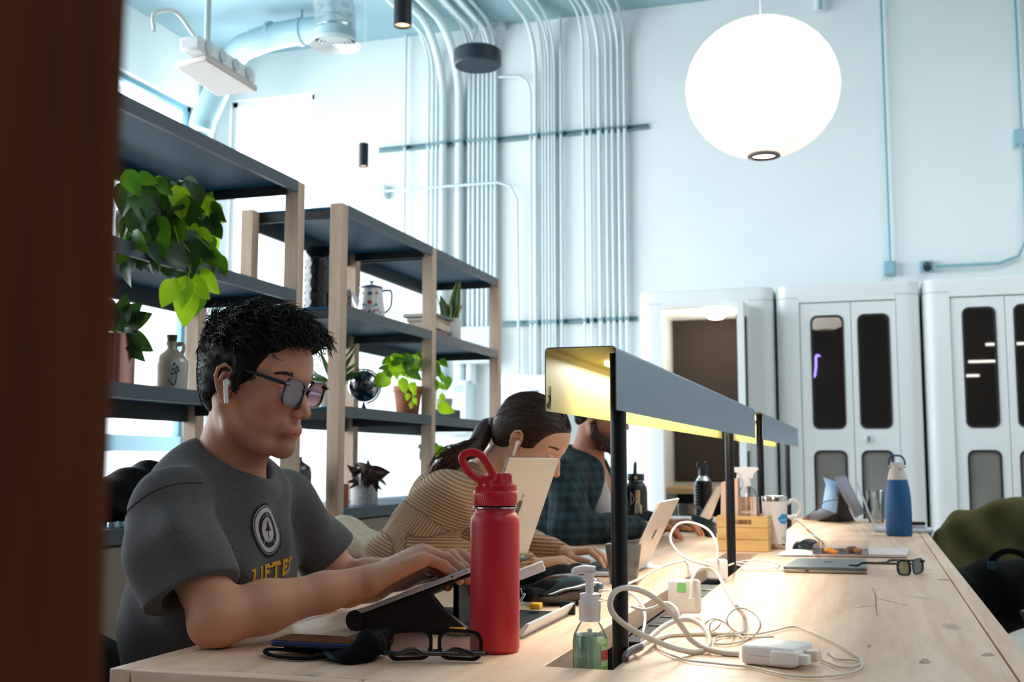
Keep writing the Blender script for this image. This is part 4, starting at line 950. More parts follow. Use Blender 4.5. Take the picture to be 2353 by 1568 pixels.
q = atX(1020, 920, -2.2); props(MB().box(-2.26, -2.13, q.y-.07, q.y+.07, LV[2], LV[2]+.06, .003).build('dark_box', mat('dark_box', '#3b4248', 0.6)), 'small dark grey box under the pale stone bowl', 'box')
# ---- bottom level: ribbed vase, terracotta cup, speckled pot, small plant
q = atX(674, 1150, -2.13); q.z = LV[3]; R = .066
t = thing('ribbed_vase', 'glossy black ribbed vase between the man and the shelf post', 'vase', tuple(q))
b = MB(); n = 64; prof = [(.6, 0), (.85, .008), (1, .03), (1, .145), (.94, .165), (.55, .185), (.48, .19), (.48, .205), (.44, .205), (.44, .17)]; vs = []
for r_, z_ in prof:
    for j in range(n): rr_ = R*r_*(1+(.03*math.cos(j/n*2*PI*20) if .02 < z_ < .17 and r_ > .5 else 0)); vs.append((q.x+rr_*math.cos(2*PI*j/n), q.y+rr_*math.sin(2*PI*j/n), q.z+z_))
b.add(vs, [(i*n+j, i*n+(j+1) % n, (i+1)*n+(j+1) % n, (i+1)*n+j) for i in range(len(prof)-1) for j in range(n)]+[tuple(range(n-1, -1, -1))]); b.build('body', m_vase, t, smooth=60)
t, c = rim_pot('terracotta_cup', 'plain terracotta cup on the bottom shelf beside the post', 789, LV[3], -2.08, .062, .095, m_terra, cat='cup')
t, c = rim_pot('burgundy_plant', 'burgundy leaved plant in a white speckled pot on the bottom shelf', 842, LV[3], -2.10, .116, .112, mat('white_speckled', '#cfc9c4', 0.6, var='#8c8580', vscale=160), cat='plant')
foliage(t, 11, -2.06, (822, 1075, 862, 1100), 34, (.045, .09), ['r'], (-200, 20), .05)
for k in range(9): leaf(t, 'r', c+Vector((random.uniform(-.03, .03), random.uniform(-.03, .03), .10)), random.uniform(.06, .095), random.uniform(40, 140), .2, random.uniform(-40, 40))
t, c = rim_pot('dark_pot_plant', 'small lime plant in a dark glass pot behind the woman, bottom shelf', 1000, LV[3], -2.15, .10, .11, mat('blue_black_glass', '#1c2a33', 0.2), cat='plant')
foliage(t, 12, -2.10, (965, 1020, 1015, 1045), 26, (.045, .07), ['a', 'b'], (-180, 10), .05)
# ================================================================== CHAIRS
m_shellb = mat('black_shell', '#191b20', 0.35); m_bluefelt = mat('blue_felt', '#1f5f8c', 0.85, var='#1a5177', vscale=60, bump=0.1, bscale=300)
m_greyfelt = mat('charcoal_felt', '#23262b', 0.9); m_chrome = mat('brushed_steel', '#b9bcc0', 0.3, 0.9)
def chair(x, y, rz, label, lining, group=None, back=0.86):
    t = thing('shell_chair', label, 'chair', (x, y, 0), rz, group); M = WM[t.name]
    def shell(off, name, m):
        P = []
        for i in range(13):
            v = i/12; row = []
            for j in range(33):
                th = rad(-115+230*j/32); c_ = abs(th)/rad(115)
                top = 0.66+(back-0.66)*(0.5+0.5*math.cos(min(1, c_*1.25)*PI))
                z = 0.44+(top-0.44)*v; R = 0.185+0.085*v**0.6+0.02*v*(1-c_); R -= off
                fl = 0.03*v*v if c_ > .6 else 0
                row.append(M @ Vector((-R*math.cos(th)*1.0-0.02*v, R*math.sin(th)*1.08+(fl if th > 0 else -fl), z+0.0)))
            P.append(row)
        b = MB(); b.grid(P); return b.build(name, m, t, smooth=180, solid=0.005)
    shell(0, 'shell', m_shellb); shell(0.008, 'lining', lining)
    b = MB(); b.prism(rrect(0.02, 0, .42, .40, .12, 6), .425, .46, M); b.build('seat', lining, t, bevel=.01)
    for sx, sy in ((1, 1), (1, -1), (-1, 1), (-1, -1)): MB().tube([M @ Vector((.13*sx, .14*sy, .43)), M @ Vector((.24*sx, .23*sy, .0))], [.012, .010], 10).build('leg', m_chrome, t, smooth=60)
    return t
CH = []
chair(-1.24, 1.62, 0.0, 'black shell chair under the man in the grey t-shirt', m_greyfelt, back=.84)
chair(-1.17, 2.93, 0.05, 'black shell chair under the woman, a fleece hung over its back', m_greyfelt, back=.84)
chair(-1.02, 4.02, 0.1, 'black shell chair under the bearded man in the dark shirt', m_greyfelt, back=.83)
chair(0.48, 5.0, -PI/2-0.35, 'blue lined shell chair carrying the olive jacket', m_bluefelt, back=.845)
chair(0.60, 3.05, -PI/2-0.95, 'blue lined shell chair cut by the right edge of the picture', m_bluefelt, back=.845)
# cream fleece over the woman's chair
m_fleece = mat('cream_fleece', '#d8c8b0', 0.95, var='#c3b197', vscale=60, bump=1.0, bscale=260, sheen=0.4)
S = SDF((-1.66, 2.62, .50), (-1.16, 3.30, .93), 0.007)
S.chain([(-1.40, 2.80, .79), (-1.43, 2.88, .828), (-1.45, 3.02, .825), (-1.40, 3.12, .79)], [.045, .050, .048, .045], k=.05)
S.chain([(-1.44, 2.86, .77), (-1.49, 2.86, .60)], [.07, .06], k=.05); S.chain([(-1.44, 3.04, .77), (-1.49, 3.04, .6)], [.07, .06], k=.05)
S.chain([(-1.36, 2.84, .79), (-1.34, 2.96, .77), (-1.35, 3.06, .78)], [.045, .055, .045], k=.05)
S.fn(lambda x, y, z: .005*np.sin(38*y+12*z)*np.sin(31*z+9*x)+.0022*np.sin(160*y)*np.sin(170*z)*np.sin(150*x))
me, P = S.mesh('fleece'); props(finish(me, 'fleece_jacket', m_fleece, smooth=180), 'cream fleece jacket hung over the back of the woman\'s chair', 'jacket')
# olive jacket and black backpack on the far right chair
m_olive = mat('olive_cotton', '#5a5424', 0.85, var='#4c471e', vscale=10, bump=.3, bscale=400)
S = SDF((.02, 4.55, .38), (1.05, 5.5, .93), 0.010)
for a_ in range(19):
    th = rad(-62+7.5*a_); R = .285; cc = Matrix.Rotation(-PI/2-.35, 3, 'Z') @ Vector((-R*math.cos(th), R*math.sin(th)*1.08, 0)); top = .70+.148*(.5+.5*math.cos(min(1, abs(th)/rad(115)*1.25)*PI))
    S.chain([(.48+cc.x, 5.0+cc.y, top), (.48+cc.x*.86, 5.0+cc.y*.86, .50)], [.030, .050], k=.03); S.chain([(.48+cc.x, 5.0+cc.y, top), (.48+cc.x*1.08, 5.0+cc.y*1.08, .44)], [.028, .03], k=.03)
S.fn(lambda x, y, z: .010*np.sin(26*x+8*z+2*np.sin(9*z))+.006*np.sin(47*x-13*z))
me, P = S.mesh('jacket'); props(finish(me, 'olive_jacket', m_olive, smooth=180), 'olive green jacket draped over the blue chair at the right', 'jacket')
S = SDF((.12, 4.25, .40), (.74, 4.86, .78), 0.008)
S.ell((.40, 4.60, .54), (.14, .12, .145)).ell((.50, 4.56, .575), (.10, .11, .12), k=.03).chain([(.26, 4.55, .58), (.24, 4.5, .5)], [.07, .08], k=.04)
S.fn(lambda x, y, z: .006*np.sin(40*x+20*z))
me, P = S.mesh('bag'); bp = thing('backpack', 'black backpack with a top handle lying on the seat in front of the olive jacket', 'backpack', (.4, 4.55, .46)); finish(me, 'body', m_bag, bp, world=True, smooth=180)
MB().tube(spline([(.40, 4.50, .65), (.41, 4.47, .70), (.46, 4.45, .725), (.52, 4.47, .70), (.53, 4.5, .64)], 6), .014, 10, flat=.5).build('handle', m_bag, bp, smooth=60)
MB().box(.388, .412, 4.462, 4.472, .655, .685, .003).build('buckle', mat('blue_black_buckle', '#20404f', .3), bp)

# ================================================================== THINGS ON THE TABLE
def tp(px_, py_, z=TZ): return atZ(px_, py_, z)
ZV = Vector((0, 0, 1))
def up(z): return Vector((0, 0, z))
VD = (-FV.xy.normalized()).to_3d()    # toward the entrance side
# ---- red bottle
m_red = mat('red_powdercoat', '#c01727', 0.42, bump=.12, bscale=900); m_redp = mat('red_plastic', '#c3131f', 0.38); m_ss = mat('stainless', '#c9c3bc', 0.22, 1.0)
q = tp(1137, 1497); R = .0382
t = thing('water_bottle', 'tall red insulated water bottle with a loop cap, foremost on the table', 'bottle', tuple(q))
MB().lathe([(R-.006, 0), (R-.0015, .0015), (R, .006), (R, .196), (R-.001, .203), (R-.005, .210), (R-.0075, .213), (R-.0075, .2185)], c=tuple(q), n=64, capt=False).build('body', m_red, t, smooth=60)
MB().lathe([(R-.0085, .2175), (R-.0035, .2185), (R-.0035, .2205), (R-.0085, .222)], c=tuple(q), n=64, capb=False, capt=False).build('steel_band', m_ss, t, smooth=60)
b = MB(); n = 180; prof = [(.0330, .2225), (.0345, .224), (.0347, .240), (.0340, .2430), (.0325, .2455), (.024, .2462)]; vs = []
for i, (r_, z_) in enumerate(prof):
    for j in range(n):
        rr_ = r_-(.0006 if (j % 3 == 0 and i in (1, 2)) else 0); a = 2*PI*j/n+(.10 if i >= 2 else 0); vs.append((q.x+rr_*math.cos(a), q.y+rr_*math.sin(a), q.z+z_))
b.add(vs, [(i*n+j, i*n+(j+1) % n, (i+1)*n+(j+1) % n, (i+1)*n+j) for i in range(len(prof)-1) for j in range(n)]+[tuple((len(prof)-1)*n+j for j in range(n))])
lid = b.build('screw_lid', m_redp, t, smooth=40)
qs = q+RV*.006
MB().lathe([(.0275, .245), (.0275, .2535), (.0255, .2555), (.0225, .256), (.0218, .2575), (.0205, .270), (.019, .2722), (0, .2722)], c=tuple(qs), n=48, capb=False).build('spout_cap', m_redp, t, smooth=40)
for k in range(6):
    a = k*PI/3+.3; MB().box(-.003, .003, .0195, .0220, .258, .2695, .0006, Matrix.Translation(Vector((qs.x, qs.y, q.z))) @ Matrix.Rotation(a, 4, 'Z')).build('grip_rib', m_redp, t)
# loop: strap ring leaning left, hinged on the lid
D_ = 1.70
def dq(px_, py_, d=D_): return atD(px_, py_, d)
ringo = [(1098, 1100), (1078, 1085), (1062, 1058), (1068, 1044), (1088, 1040), (1104, 1046), (1118, 1064), (1132, 1090), (1128, 1100), (1112, 1103)]
MB().tube(spline([dq(x, y) for x, y in ringo], 5, closed=True), .0040, 10, closed=True, flat=1.5).build('carry_loop', m_redp, t, smooth=60)
for x in (1103, 1121): MB().tube([dq(x, 1103), dq(x, 1128)], .0024, 8, flat=2).build('loop_arm', m_redp, t)
MB().tube([dq(1093, 1126), dq(1130, 1126)], .0048, 14).build('hinge', m_redp, t)
# ---- glasses
m_black = mat('black_acetate', '#0c0c0e', 0.22, coat=.4)
def lens_mat(name, tint, gl): return thin_glass(name, tint, gl, .03)
m_lens = lens_mat('clear_lens', (.92, .93, .95), .28); m_lens2 = lens_mat('coated_lens', (.80, .74, .80), .45)
def glasses(par, M, fold=(0, 0), lw=.050, lh=.036, thick=.0042, lens=m_lens, m=m_black, tl=.14, lensout=None, name0='rim', drop=.02):
    """front in the local xz plane, temples toward -y; M local to room"""
    hw = lw/2+.009
    n = 7
    for sx in (-1, 1):
        o = rrect(sx*hw, 0, lw+2*thick, lh+2*thick, .016, n); i_ = rrect(sx*hw, 0, lw, lh, .013, n)
        sh = lambda pl: [(x, y+(.003*(x*sx-hw)/lw)) for x, y in pl]
        Mr = M @ Matrix.Rotation(-sx*rad(4), 4, 'Z') @ Matrix.Rotation(PI/2, 4, 'X')
        MB().frame(sh(o), sh(i_), -.002, .002, Mr).build('rim', m, par)
        MB().prism(sh(i_), -.0006, .0006, Mr).build('lens', lens, par)
        e = hw+lw/2+thick
        MB().tube([M @ Vector((sx*(e-.004), 0, lh*.34)), M @ Vector((sx*(e+.004), -.002, lh*.36)), M @ Vector((sx*(e+.005), -.008, lh*.36))], .0028, 8).build('end_piece', m, par)
        f = rad(fold[0 if sx < 0 else 1]); d = Vector((-sx*math.sin(f), -math.cos(f), 0)); h0 = Vector((sx*(e+.004), -.008, lh*.36))
        P = [h0, h0+d*tl*.35, h0+d*tl*.68, h0+d*tl*.80+Vector((0, 0, -.006)), h0+d*tl+Vector((0, 0, -drop-.01))]
        MB().tube([M @ p for p in spline(P, 4)], .0022, 8, flat=1.5).build('temple', m, par, smooth=60)
    MB().tube([M @ Vector(p) for p in ((-.010, 0, lh*.14), (-.004, .001, lh*.24), (.004, .001, lh*.24), (.010, 0, lh*.14))], .0026, 8).build('bridge', m, par)
# foremost folded glasses beside the red bottle, lying on their temples
c = atD(1000, 1492, 1.665); c.z = TZ+.0235
t = thing('eyeglasses', 'folded black eyeglasses with rainbow tinted lenses, lying before the red bottle', 'eyeglasses', (c.x, c.y, TZ))
xa = (tp(1105, 1500)-tp(893, 1500)); yaw_ = math.atan2(xa.y, xa.x)
M = Matrix.Translation(c) @ Matrix.Rotation(yaw_-.02, 4, 'Z') @ Matrix.Rotation(rad(180), 4, 'Y') @ Matrix.Rotation(rad(10), 4, 'X')
glasses(t, M, (76, 84), .056, .034, .0052, m_lens2, tl=.132, drop=-.012)
# ---- mask and phone
m_cloth = mat('black_cloth', '#08090c', 0.9, spec=.15, bump=.3, bscale=500); m_navy = mat('navy_lining', '#16273b', 0.8)
S = SDF((-.92, 1.45, .745), (-.62, 1.72, .80), 0.0028)
pA = [tp(x, y) for x, y in ((870, 1510), (845, 1522), (800, 1528), (760, 1520))]
S.chain([(p.x, p.y, TZ+h_) for p, h_ in zip(pA, (.022, .022, .010, .006))], [.018, .019, .010, .006], k=.014)
a = tp(872, 1494); S.ell((a.x, a.y, TZ+.017), (.020, .026, .017), k=.015)
a = tp(700, 1500); c_ = tp(840, 1500); S.chain([(a.x, a.y, TZ+.006), (c_.x, c_.y, TZ+.010)], [.007, .012], k=.01)
a = tp(660, 1497); S.chain([(a.x, a.y, TZ+.007), (c_.x, c_.y, TZ+.008)], [.007, .009], k=.01)
S.fn(lambda x, y, z: .0016*np.sin(150*x+60*y)+.001*np.sin(230*y+90*x)); S.plane((0, 0, TZ+.0005), (0, 0, -1), k=0)
me, P = S.mesh('mask'); t = thing('face_mask', 'crumpled black cloth face mask with ear loops under the phone', 'mask', (a.x, a.y, TZ)); finish(me, 'cloth', m_cloth, t, world=True, smooth=180)
MB().tube(spline([tp(760, 1515)+up(.004), tp(700, 1521)+up(.004), tp(640, 1518)+up(.005), tp(611, 1512)+up(.007), tp(618, 1505)+up(.008), tp(660, 1504)+up(.006), tp(720, 1508)+up(.005)], 6), .0042, 8, flat=.6).build('ear_loop', m_cloth, t, smooth=60)
MB().grid([[tp(735, 1513)+up(.016), tp(780, 1502)+up(.022), tp(835, 1495)+up(.028)], [tp(745, 1522)+up(.012), tp(785, 1516)+up(.014), tp(830, 1512)+up(.022)], [tp(760, 1528)+up(.006), tp(795, 1527)+up(.007), tp(820, 1524)+up(.010)]]).build('inner_lining', m_navy, t, smooth=180, solid=.001)
zph = TZ+.018; a = tp(616, 1486, zph); b_ = tp(845, 1496, zph); d = (b_-a); an = math.atan2(d.y, d.x)
t = thing('smartphone', 'dark smartphone with a blue edge resting on the black mask', 'phone', (a.x, a.y, zph))
M = Matrix.Translation(a) @ Matrix.Rotation(an, 4, 'Z') @ Matrix.Rotation(rad(.5), 4, 'Y')
MB().prism(rrect(.074, .036, .148, .072, .009, 6), 0, .0085, M).build('body', mat('blue_alu', '#2a3560', .35, .6), t, bevel=.0025)
MB().prism(rrect(.074, .036, .140, .065, .007, 6), .0086, .0092, M).build('screen', mat('dark_screen', '#1b0f10', .12), t)
# ---- laptop stand, laptop of the man
m_stand = mat('stand_black', '#121419', 0.5); m_yel = mat('yellow_rubber', '#d8a315', 0.5); m_lap = mat('laptop_silver', '#ccd3de', 0.42, .15); m_lapw = mat('laptop_lid_pale', '#d2ccc5', 0.4, .25); m_key = mat('key_black', '#15161a', 0.5)
YS0, YS1 = 1.832, 2.14
t = thing('laptop_stand', 'black folding laptop stand with yellow rubber tabs', 'stand', (-.72, 1.98, TZ))
MB().tube([(-.858, YS0-.004, TZ+.018), (-.858, YS1, TZ+.018)], .0175, 28).build('roller', m_stand, t, smooth=60)
MB().box(-.86, -.560, YS0, YS1, TZ+.001, TZ+.006, .001).build('base_plate', m_stand, t)
b = MB(); b.prism([(-.850, TZ+.004), (-.60, TZ+.004), (-.655, TZ+.012), (-.70, TZ+.045), (-.725, TZ+.073), (-.845, TZ+.030)], -YS0-.012, -YS0+.000, Matrix(((1, 0, 0, 0), (0, 0, -1, 0), (0, 1, 0, 0), (0, 0, 0, 1)))); b.build('side_cheek', m_stand, t, bevel=.0015)
for k in range(4): 
    x = -.815+.028*k; zz = TZ+.042+.0105*k
    MB().box(-.010, .010, 0, .0016, -.0028, .0028, .0008, Matrix.Translation((x, YS0-.0015, zz-.004)) @ Matrix.Rotation(rad(-20), 4, 'Y')).build('vent', mat('vent_black', '#050608', .7), t)
M = Matrix.Translation((-.852, 0, TZ+.026)) @ Matrix.Rotation(rad(-20.8), 4, 'Y')
MB().box(0, .235, YS0+.004, YS1, -.004, .0, .001, M).build('platform', m_stand, t)
MB().box(-.702, -.690, YS0+.06, YS1-.06, TZ+.004, TZ+.082, .003, ).build('prop', m_stand, t)
b = MB(); b.prism([(-.575, TZ+.001), (-.560, TZ+.001), (-.545, TZ+.024), (-.552, TZ+.024), (-.566, TZ+.010), (-.575, TZ+.006)], -YS1, -YS0, Matrix(((1, 0, 0, 0), (0, 0, -1, 0), (0, 1, 0, 0), (0, 0, 0, 1)))); b.build('tray_lip', m_lap, t)
MB().box(-.575, -.545, YS1-.006, YS1, TZ+.001, TZ+.026, .001).build('tray_end', m_stand, t)
a = atY(1053, 1450, YS0-.006); MB().box(a.x-.0155, a.x+.0135, YS0-.012, YS0-.004, a.z-.006, a.z+.006, .0035, seg=3).build('rubber_tab', m_yel, t); MB().tube([(a.x+.013, YS0-.008, a.z-.001), (a.x+.018, YS0-.008, a.z-.001)], .0032, 10).build('tab_pin', m_chrome, t)
MB().box(-.625, -.605, YS1-.04, YS1-.015, TZ+.012, TZ+.024, .003).build('rubber_tab', m_yel, t)
MB().tube([atD(1196, 1383, 2.08), atD(1206, 1365, 2.08)], .0022, 8).build('hook', m_chrome, t); MB().tube([atD(1196, 1352, 2.08), atD(1202, 1372, 2.08)], .0012, 8).build('hook_wire', m_chrome, t)
t = thing('laptop', 'slim silver laptop raised on the black stand, the man typing on it', 'laptop', (-.74, 1.98, TZ+.03))
M = Matrix.Translation((-.856, 0, TZ+.0262)) @ Matrix.Rotation(rad(-20.8), 4, 'Y')
MB().box(0, .222, YS0-.004, YS1+.01, .0, .0085, .002, M).build('base', m_lap, t)
MB().box(.075, .185, YS0+.02, YS1-.015, .0082, .0090, 0, M).build('keyboard', m_key, t)
kb = t
for r_ in range(5):
    for c_ in range(13): MB().box(.080+.0205*r_, .0965+.0205*r_, YS0+.024+.0202*c_, YS0+.0415+.0202*c_, .0089, .0100, 0, M).build('key', m_key, t) if (r_ < 5) else None
MB().box(.010, .062, 1.93, 2.05, .0083, .0087, 0, M).build('trackpad', mat('trackpad_grey', '#a3a8b0', .3, .6), t)
pj = M @ Vector((.19, 0, .004)); MB().tube([(pj.x, YS0-.0042, pj.z), (pj.x, YS0-.0034, pj.z)], .0019, 12).build('audio_port', m_key, t)
H0 = M @ Vector((.226, 0, .008)); lidv = Vector((.070, 0, .198)).normalized()
Ml = Matrix(((lidv.z, 0, lidv.x, H0.x), (0, 1, 0, 0), (-lidv.x, 0, lidv.z, H0.z), (0, 0, 0, 1)))
b = MB(); b.prism([(y, z) for y, z in rrect((YS0+YS1)/2+.003, .0975, YS1-YS0+.014, .195, .008, 5)], 0, .0045, Ml @ Matrix(((0, 0, 1, 0), (1, 0, 0, 0), (0, 1, 0, 0), (0, 0, 0, 1))))
lidp = b.build('lid', m_lapw, t, bevel=.001)
a = Vector((.0052, 0, .095)); 
def lidpt(y, z, x=.0052): return Ml @ Vector((x, y, z))
lg = [(0, .014), (.007, .016), (.013, .010), (.012, -.004), (.007, -.015), (0, -.013), (-.007, -.015), (-.012, -.004), (-.013, .010), (-.007, .016)]
MB().add([lidpt((YS0+YS1)/2-.006, .10)]+[lidpt((YS0+YS1)/2-.006+u, .10+v_) for u, v_ in lg], [(0, i+1, (i+1) % 10+1) for i in range(10)]).build('emblem', m_key, lidp)
MB().add([lidpt((YS0+YS1)/2-.006+u, .10+v_) for u, v_ in ((0, .018), (.004, .021), (.008, .028), (.003, .025))], [(0, 1, 2, 3)]).build('emblem_leaf', m_key, lidp)
# stray end of the laptop base with ports, built apart past the hinge
t = thing('laptop_edge_end', 'slim grey stray end of the laptop base with black ports beside its hinge', 'laptop part', tuple(atD(1222, 1306, 1.98)))
a = atD(1155, 1336, 1.98); b_ = atD(1250, 1300, 1.98); d = (b_-a); L = d.length; ux = d.normalized(); uz = (UV-ux*UV.dot(ux)).normalized(); uy = ux.cross(uz)
M = Matrix((ux, uy, uz)).transposed().to_4x4(); M = Matrix.Translation(a) @ M
MB().box(0, L, -.006, .006, -.0085, .0085, .001, M).build('case', m_lap, t)
for k in range(3): MB().box(L*.50+.0095*k, L*.50+.005+.0095*k, -.0068, -.0058, -.0035, .0035, 0, M).build('socket', m_key, t)
MB().box(L*.50+.030, L*.50+.034, -.0068, -.0058, -.004, .006, 0, M).build('socket', m_key, t)
# ---- black cap over a glossy bag
t = thing('cycling_cap', 'black fabric cap crumpled over a glossy black pouch, behind the red bottle', 'cap', tuple(tp(1285, 1390)))
def cpt(px_, py_, d): return atD(px_, py_, d)
S = SDF((-.75, 2.1, .745), (-.42, 2.62, .88), 0.004)
g_ = cpt(1305, 1372, 2.36); g_.z = TZ+.030
S.ell(tuple(g_), (.075, .075, .030), k=.01); S.ell((g_.x-.03, g_.y-.04, TZ+.022), (.05, .06, .022), k=.02); S.plane((0, 0, TZ+.001), (0, 0, -1), k=.004)
me, P = S.mesh('pouch'); finish(me, 'pouch', mat('glossy_black', '#0e0d0e', .16, coat=.5), t, world=True, smooth=180)
S = SDF((-.85, 2.0, .745), (-.35, 2.75, .90), 0.004)
pk = [cpt(1196, 1342, 2.36), cpt(1235, 1336, 2.38), cpt(1290, 1326, 2.42), cpt(1325, 1323, 2.46), cpt(1355, 1350, 2.46), cpt(1372, 1372, 2.44)]
S.chain([tuple(p) for p in pk], [.014, .020, .024, .020, .018, .010], k=.02)
pk = [cpt(1190, 1358, 2.30), cpt(1250, 1352, 2.30), cpt(1310, 1350, 2.33), cpt(1350, 1368, 2.38)]
S.chain([tuple(p) for p in pk], [.010, .014, .014, .010], k=.015)
pk = [cpt(1190, 1366, 2.24), cpt(1215, 1366, 2.22), cpt(1250, 1356, 2.26)]; S.chain([tuple(p) for p in pk], [.010, .012, .006], k=.01)
S.fn(lambda x, y, z: .0015*np.sin(50*x+35*y)+.001*np.sin(90*y-60*z)); S.plane((0, 0, TZ+.001), (0, 0, -1), k=.003)
me, P = S.mesh('cap'); capo = finish(me, 'fabric', m_cloth, t, world=True, smooth=180)
v, f = textmesh('M A F A', .0085); a = cpt(1233, 1355, 2.20)
Mt = Matrix.Translation(a) @ Matrix((RV, UV, -FV)).transposed().to_4x4()
# ---- hand sanitiser pump
q = Vector((-.402, 1.662, TRZ+.001)); m_pump = mat('pump_translucent', '#e6e0e3', 0.35, sss=0)
t = thing('hand_sanitiser', 'pump bottle of green gel hand sanitiser standing in the cable slot', 'bottle', tuple(q))
R = .0255
MB().lathe([(R-.003, 0), (R, .004), (R, .122), (R-.002, .133), (R-.008, .145), (.0125, .152), (.0125, .156)], c=tuple(q), n=40, capt=False).build('bottle', thin_glass('clear_pet', (.95, .97, .96), .12), t, smooth=60)
m_gel = mat('green_gel', '#c4f0da', 0.08, trans=.75, ior=1.34)
MB().lathe([(R-.0045, .002), (R-.0016, .006), (R-.0016, .126), (R-.003, .132), (0, .132)], c=tuple(q), n=36).build('gel', m_gel, t, smooth=60)
rn_ = random.Random(2)
for k in range(46):
    rr_ = (R-.004)*math.sqrt(rn_.random()); a = rn_.random()*2*PI; s_ = rn_.uniform(.0003, .0009)
    MB().lathe([(s_*math.cos(b_), s_*math.sin(b_)) for b_ in (-1.5, -.7, 0, .7, 1.5)], c=(q.x+rr_*math.cos(a), q.y+rr_*math.sin(a), q.z+rn_.uniform(.01, .10)), n=6).build('bubble', m_white, t) if k < 24 else None
q0_ = q; q = q+up(.014)
MB().lathe([(.0155, .138), (.0158, .142), (.0158, .150), (.0162, .1505), (.0162, .167), (.0145, .168), (.0145, .177), (.012, .178), (0, .178)], c=tuple(q), n=40).build('collar', m_pump, t, smooth=40)
MB().lathe([(.0062, .177), (.0062, .190), (.0068, .191), (.006, .194), (.0072, .196), (.0066, .199), (.0078, .203), (.0086, .208), (0, .208)], c=tuple(q), n=24).build('stem', m_pump, t, smooth=40)
b = MB(); b.tube(spline([q+RV*.0085+up(.2115), q+up(.2125), q-RV*.014+up(.2115), q-RV*.021+up(.209), q-RV*.0225+up(.203)], 5), [.0055]*6+[.0062]*6+[.0060]*5+[.0052]*4, 12); b.build('nozzle', m_pump, t, smooth=60)
q = q0_
MB().tube([q+up(.14), q+up(.012)], .0035, 10).build('dip_tube', m_pump, t)
def wrap(q, r, a0, a1, z0, z1, n=10):
    P = []
    for i in range(n+1):
        a = a0+(a1-a0)*i/n; d = Matrix.Rotation(a, 3, 'Z') @ VD; P.append([q+d*r+up(z0), q+d*r+up(z1)])
    return P
lb = MB().grid(wrap(q, R+.0004, .62, 2.3, .012, .128)).build('label', mat('label_lime', '#b5dd86', .4, var='#d8ecb0', vscale=60), t, smooth=180)
MB().grid(wrap(q, R+.0008, .62, 1.35, .098, .112)).build('red_panel', mat('label_red', '#d0454f', .4), lb, smooth=180)
for z_ in (.086, .078, .070, .118): MB().grid(wrap(q, R+.0008, .7, 1.25, z_, z_+.003)).build('label_line', mat('label_green', '#8cc065', .4), lb, smooth=180)
# ---- dark mug without handle
q = tp(1427, 1345); q = q+Vector((0, .03, 0)); m_mug = mat('graphite_ceramic', '#5c5a58', 0.28, .25)
t = thing('tumbler_cup', 'graphite tapered cup without handle, behind the near lamp post', 'cup', tuple(q))
MB().lathe([(.030, 0), (.033, .003), (.0435, .092), (.0430, .094), (.0405, .092), (.031, .01), (0, .008)], c=tuple(q), n=48, capt=False).build('cup', m_mug, t, smooth=50)
# ---- the woman's laptop
t = thing('laptop', 'open silver laptop seen from its back edge, beside the graphite cup', 'laptop', (-.70, 3.0, TZ))
Y0, Y1 = 2.86, 3.17
MB().box(-.815, -.600, Y0, Y1, TZ+.002, TZ+.012, .002).build('base', m_lap, t); MB().box(-.745, -.635, Y0+.02, Y1-.02, TZ+.0118, TZ+.0128).build('keyboard', m_key, t)
lv = Vector((.082, 0, .165)).normalized(); Ml = Matrix(((lv.z, 0, lv.x, -.602), (0, 1, 0, 0), (-lv.x, 0, lv.z, TZ+.012), (0, 0, 0, 1)))
b = MB(); b.prism(rrect((Y0+Y1)/2, .100, Y1-Y0, .200, .006, 4), 0, .0045, Ml @ Matrix(((0, 0, 1, 0), (1, 0, 0, 0), (0, 1, 0, 0), (0, 0, 0, 1)))); lp = b.build('lid', m_lapw, t, bevel=.001)
MB().add([Ml @ Vector((.0052, (Y0+Y1)/2+u, .10+v_)) for u, v_ in [(0, 0)]+lg], [(0, i+1, (i+1) % 10+1) for i in range(10)]).build('emblem', m_key, lp)
# paper and pen by her hands
def sheet(name, pts, z, h, m, label, cat, group=None):
    P = [tp(x, y, z) for x, y in pts]; b = MB(); b.prism([(p.x, p.y) for p in P], z, z+h); return props(b.build(name, m), label, cat, group)
m_paper = mat('white_paper', '#e6e4e4', .7)
sheet('notepad', [(1330, 1282), (1300, 1272), (1330, 1264), (1400, 1266), (1415, 1290), (1380, 1292)], TZ+.0005, .004, m_paper, 'white notepad under the blue pen, beyond the woman\'s hands', 'notepad')
t = thing('pen', 'blue metal pen lying on the notepad beside the graphite cup', 'pen', tuple(tp(1372, 1278, TZ+.006)))
a, b_ = tp(1359, 1270, TZ+.010), tp(1386, 1284, TZ+.010)
MB().tube([a, b_], .0052, 12).build('barrel', mat('blue_metal', '#3d7fc4', .2, .8), t, smooth=60); MB().tube([b_, b_+(b_-a).normalized()*.02], [.004, .001], 10).build('tip', m_chrome, t)
sheet('paper_sheet', [(1475, 1306), (1482, 1290), (1515, 1303), (1517, 1307)], TZ+.0005, .002, m_paper, 'white sheet corner beside the woman\'s laptop', 'paper')
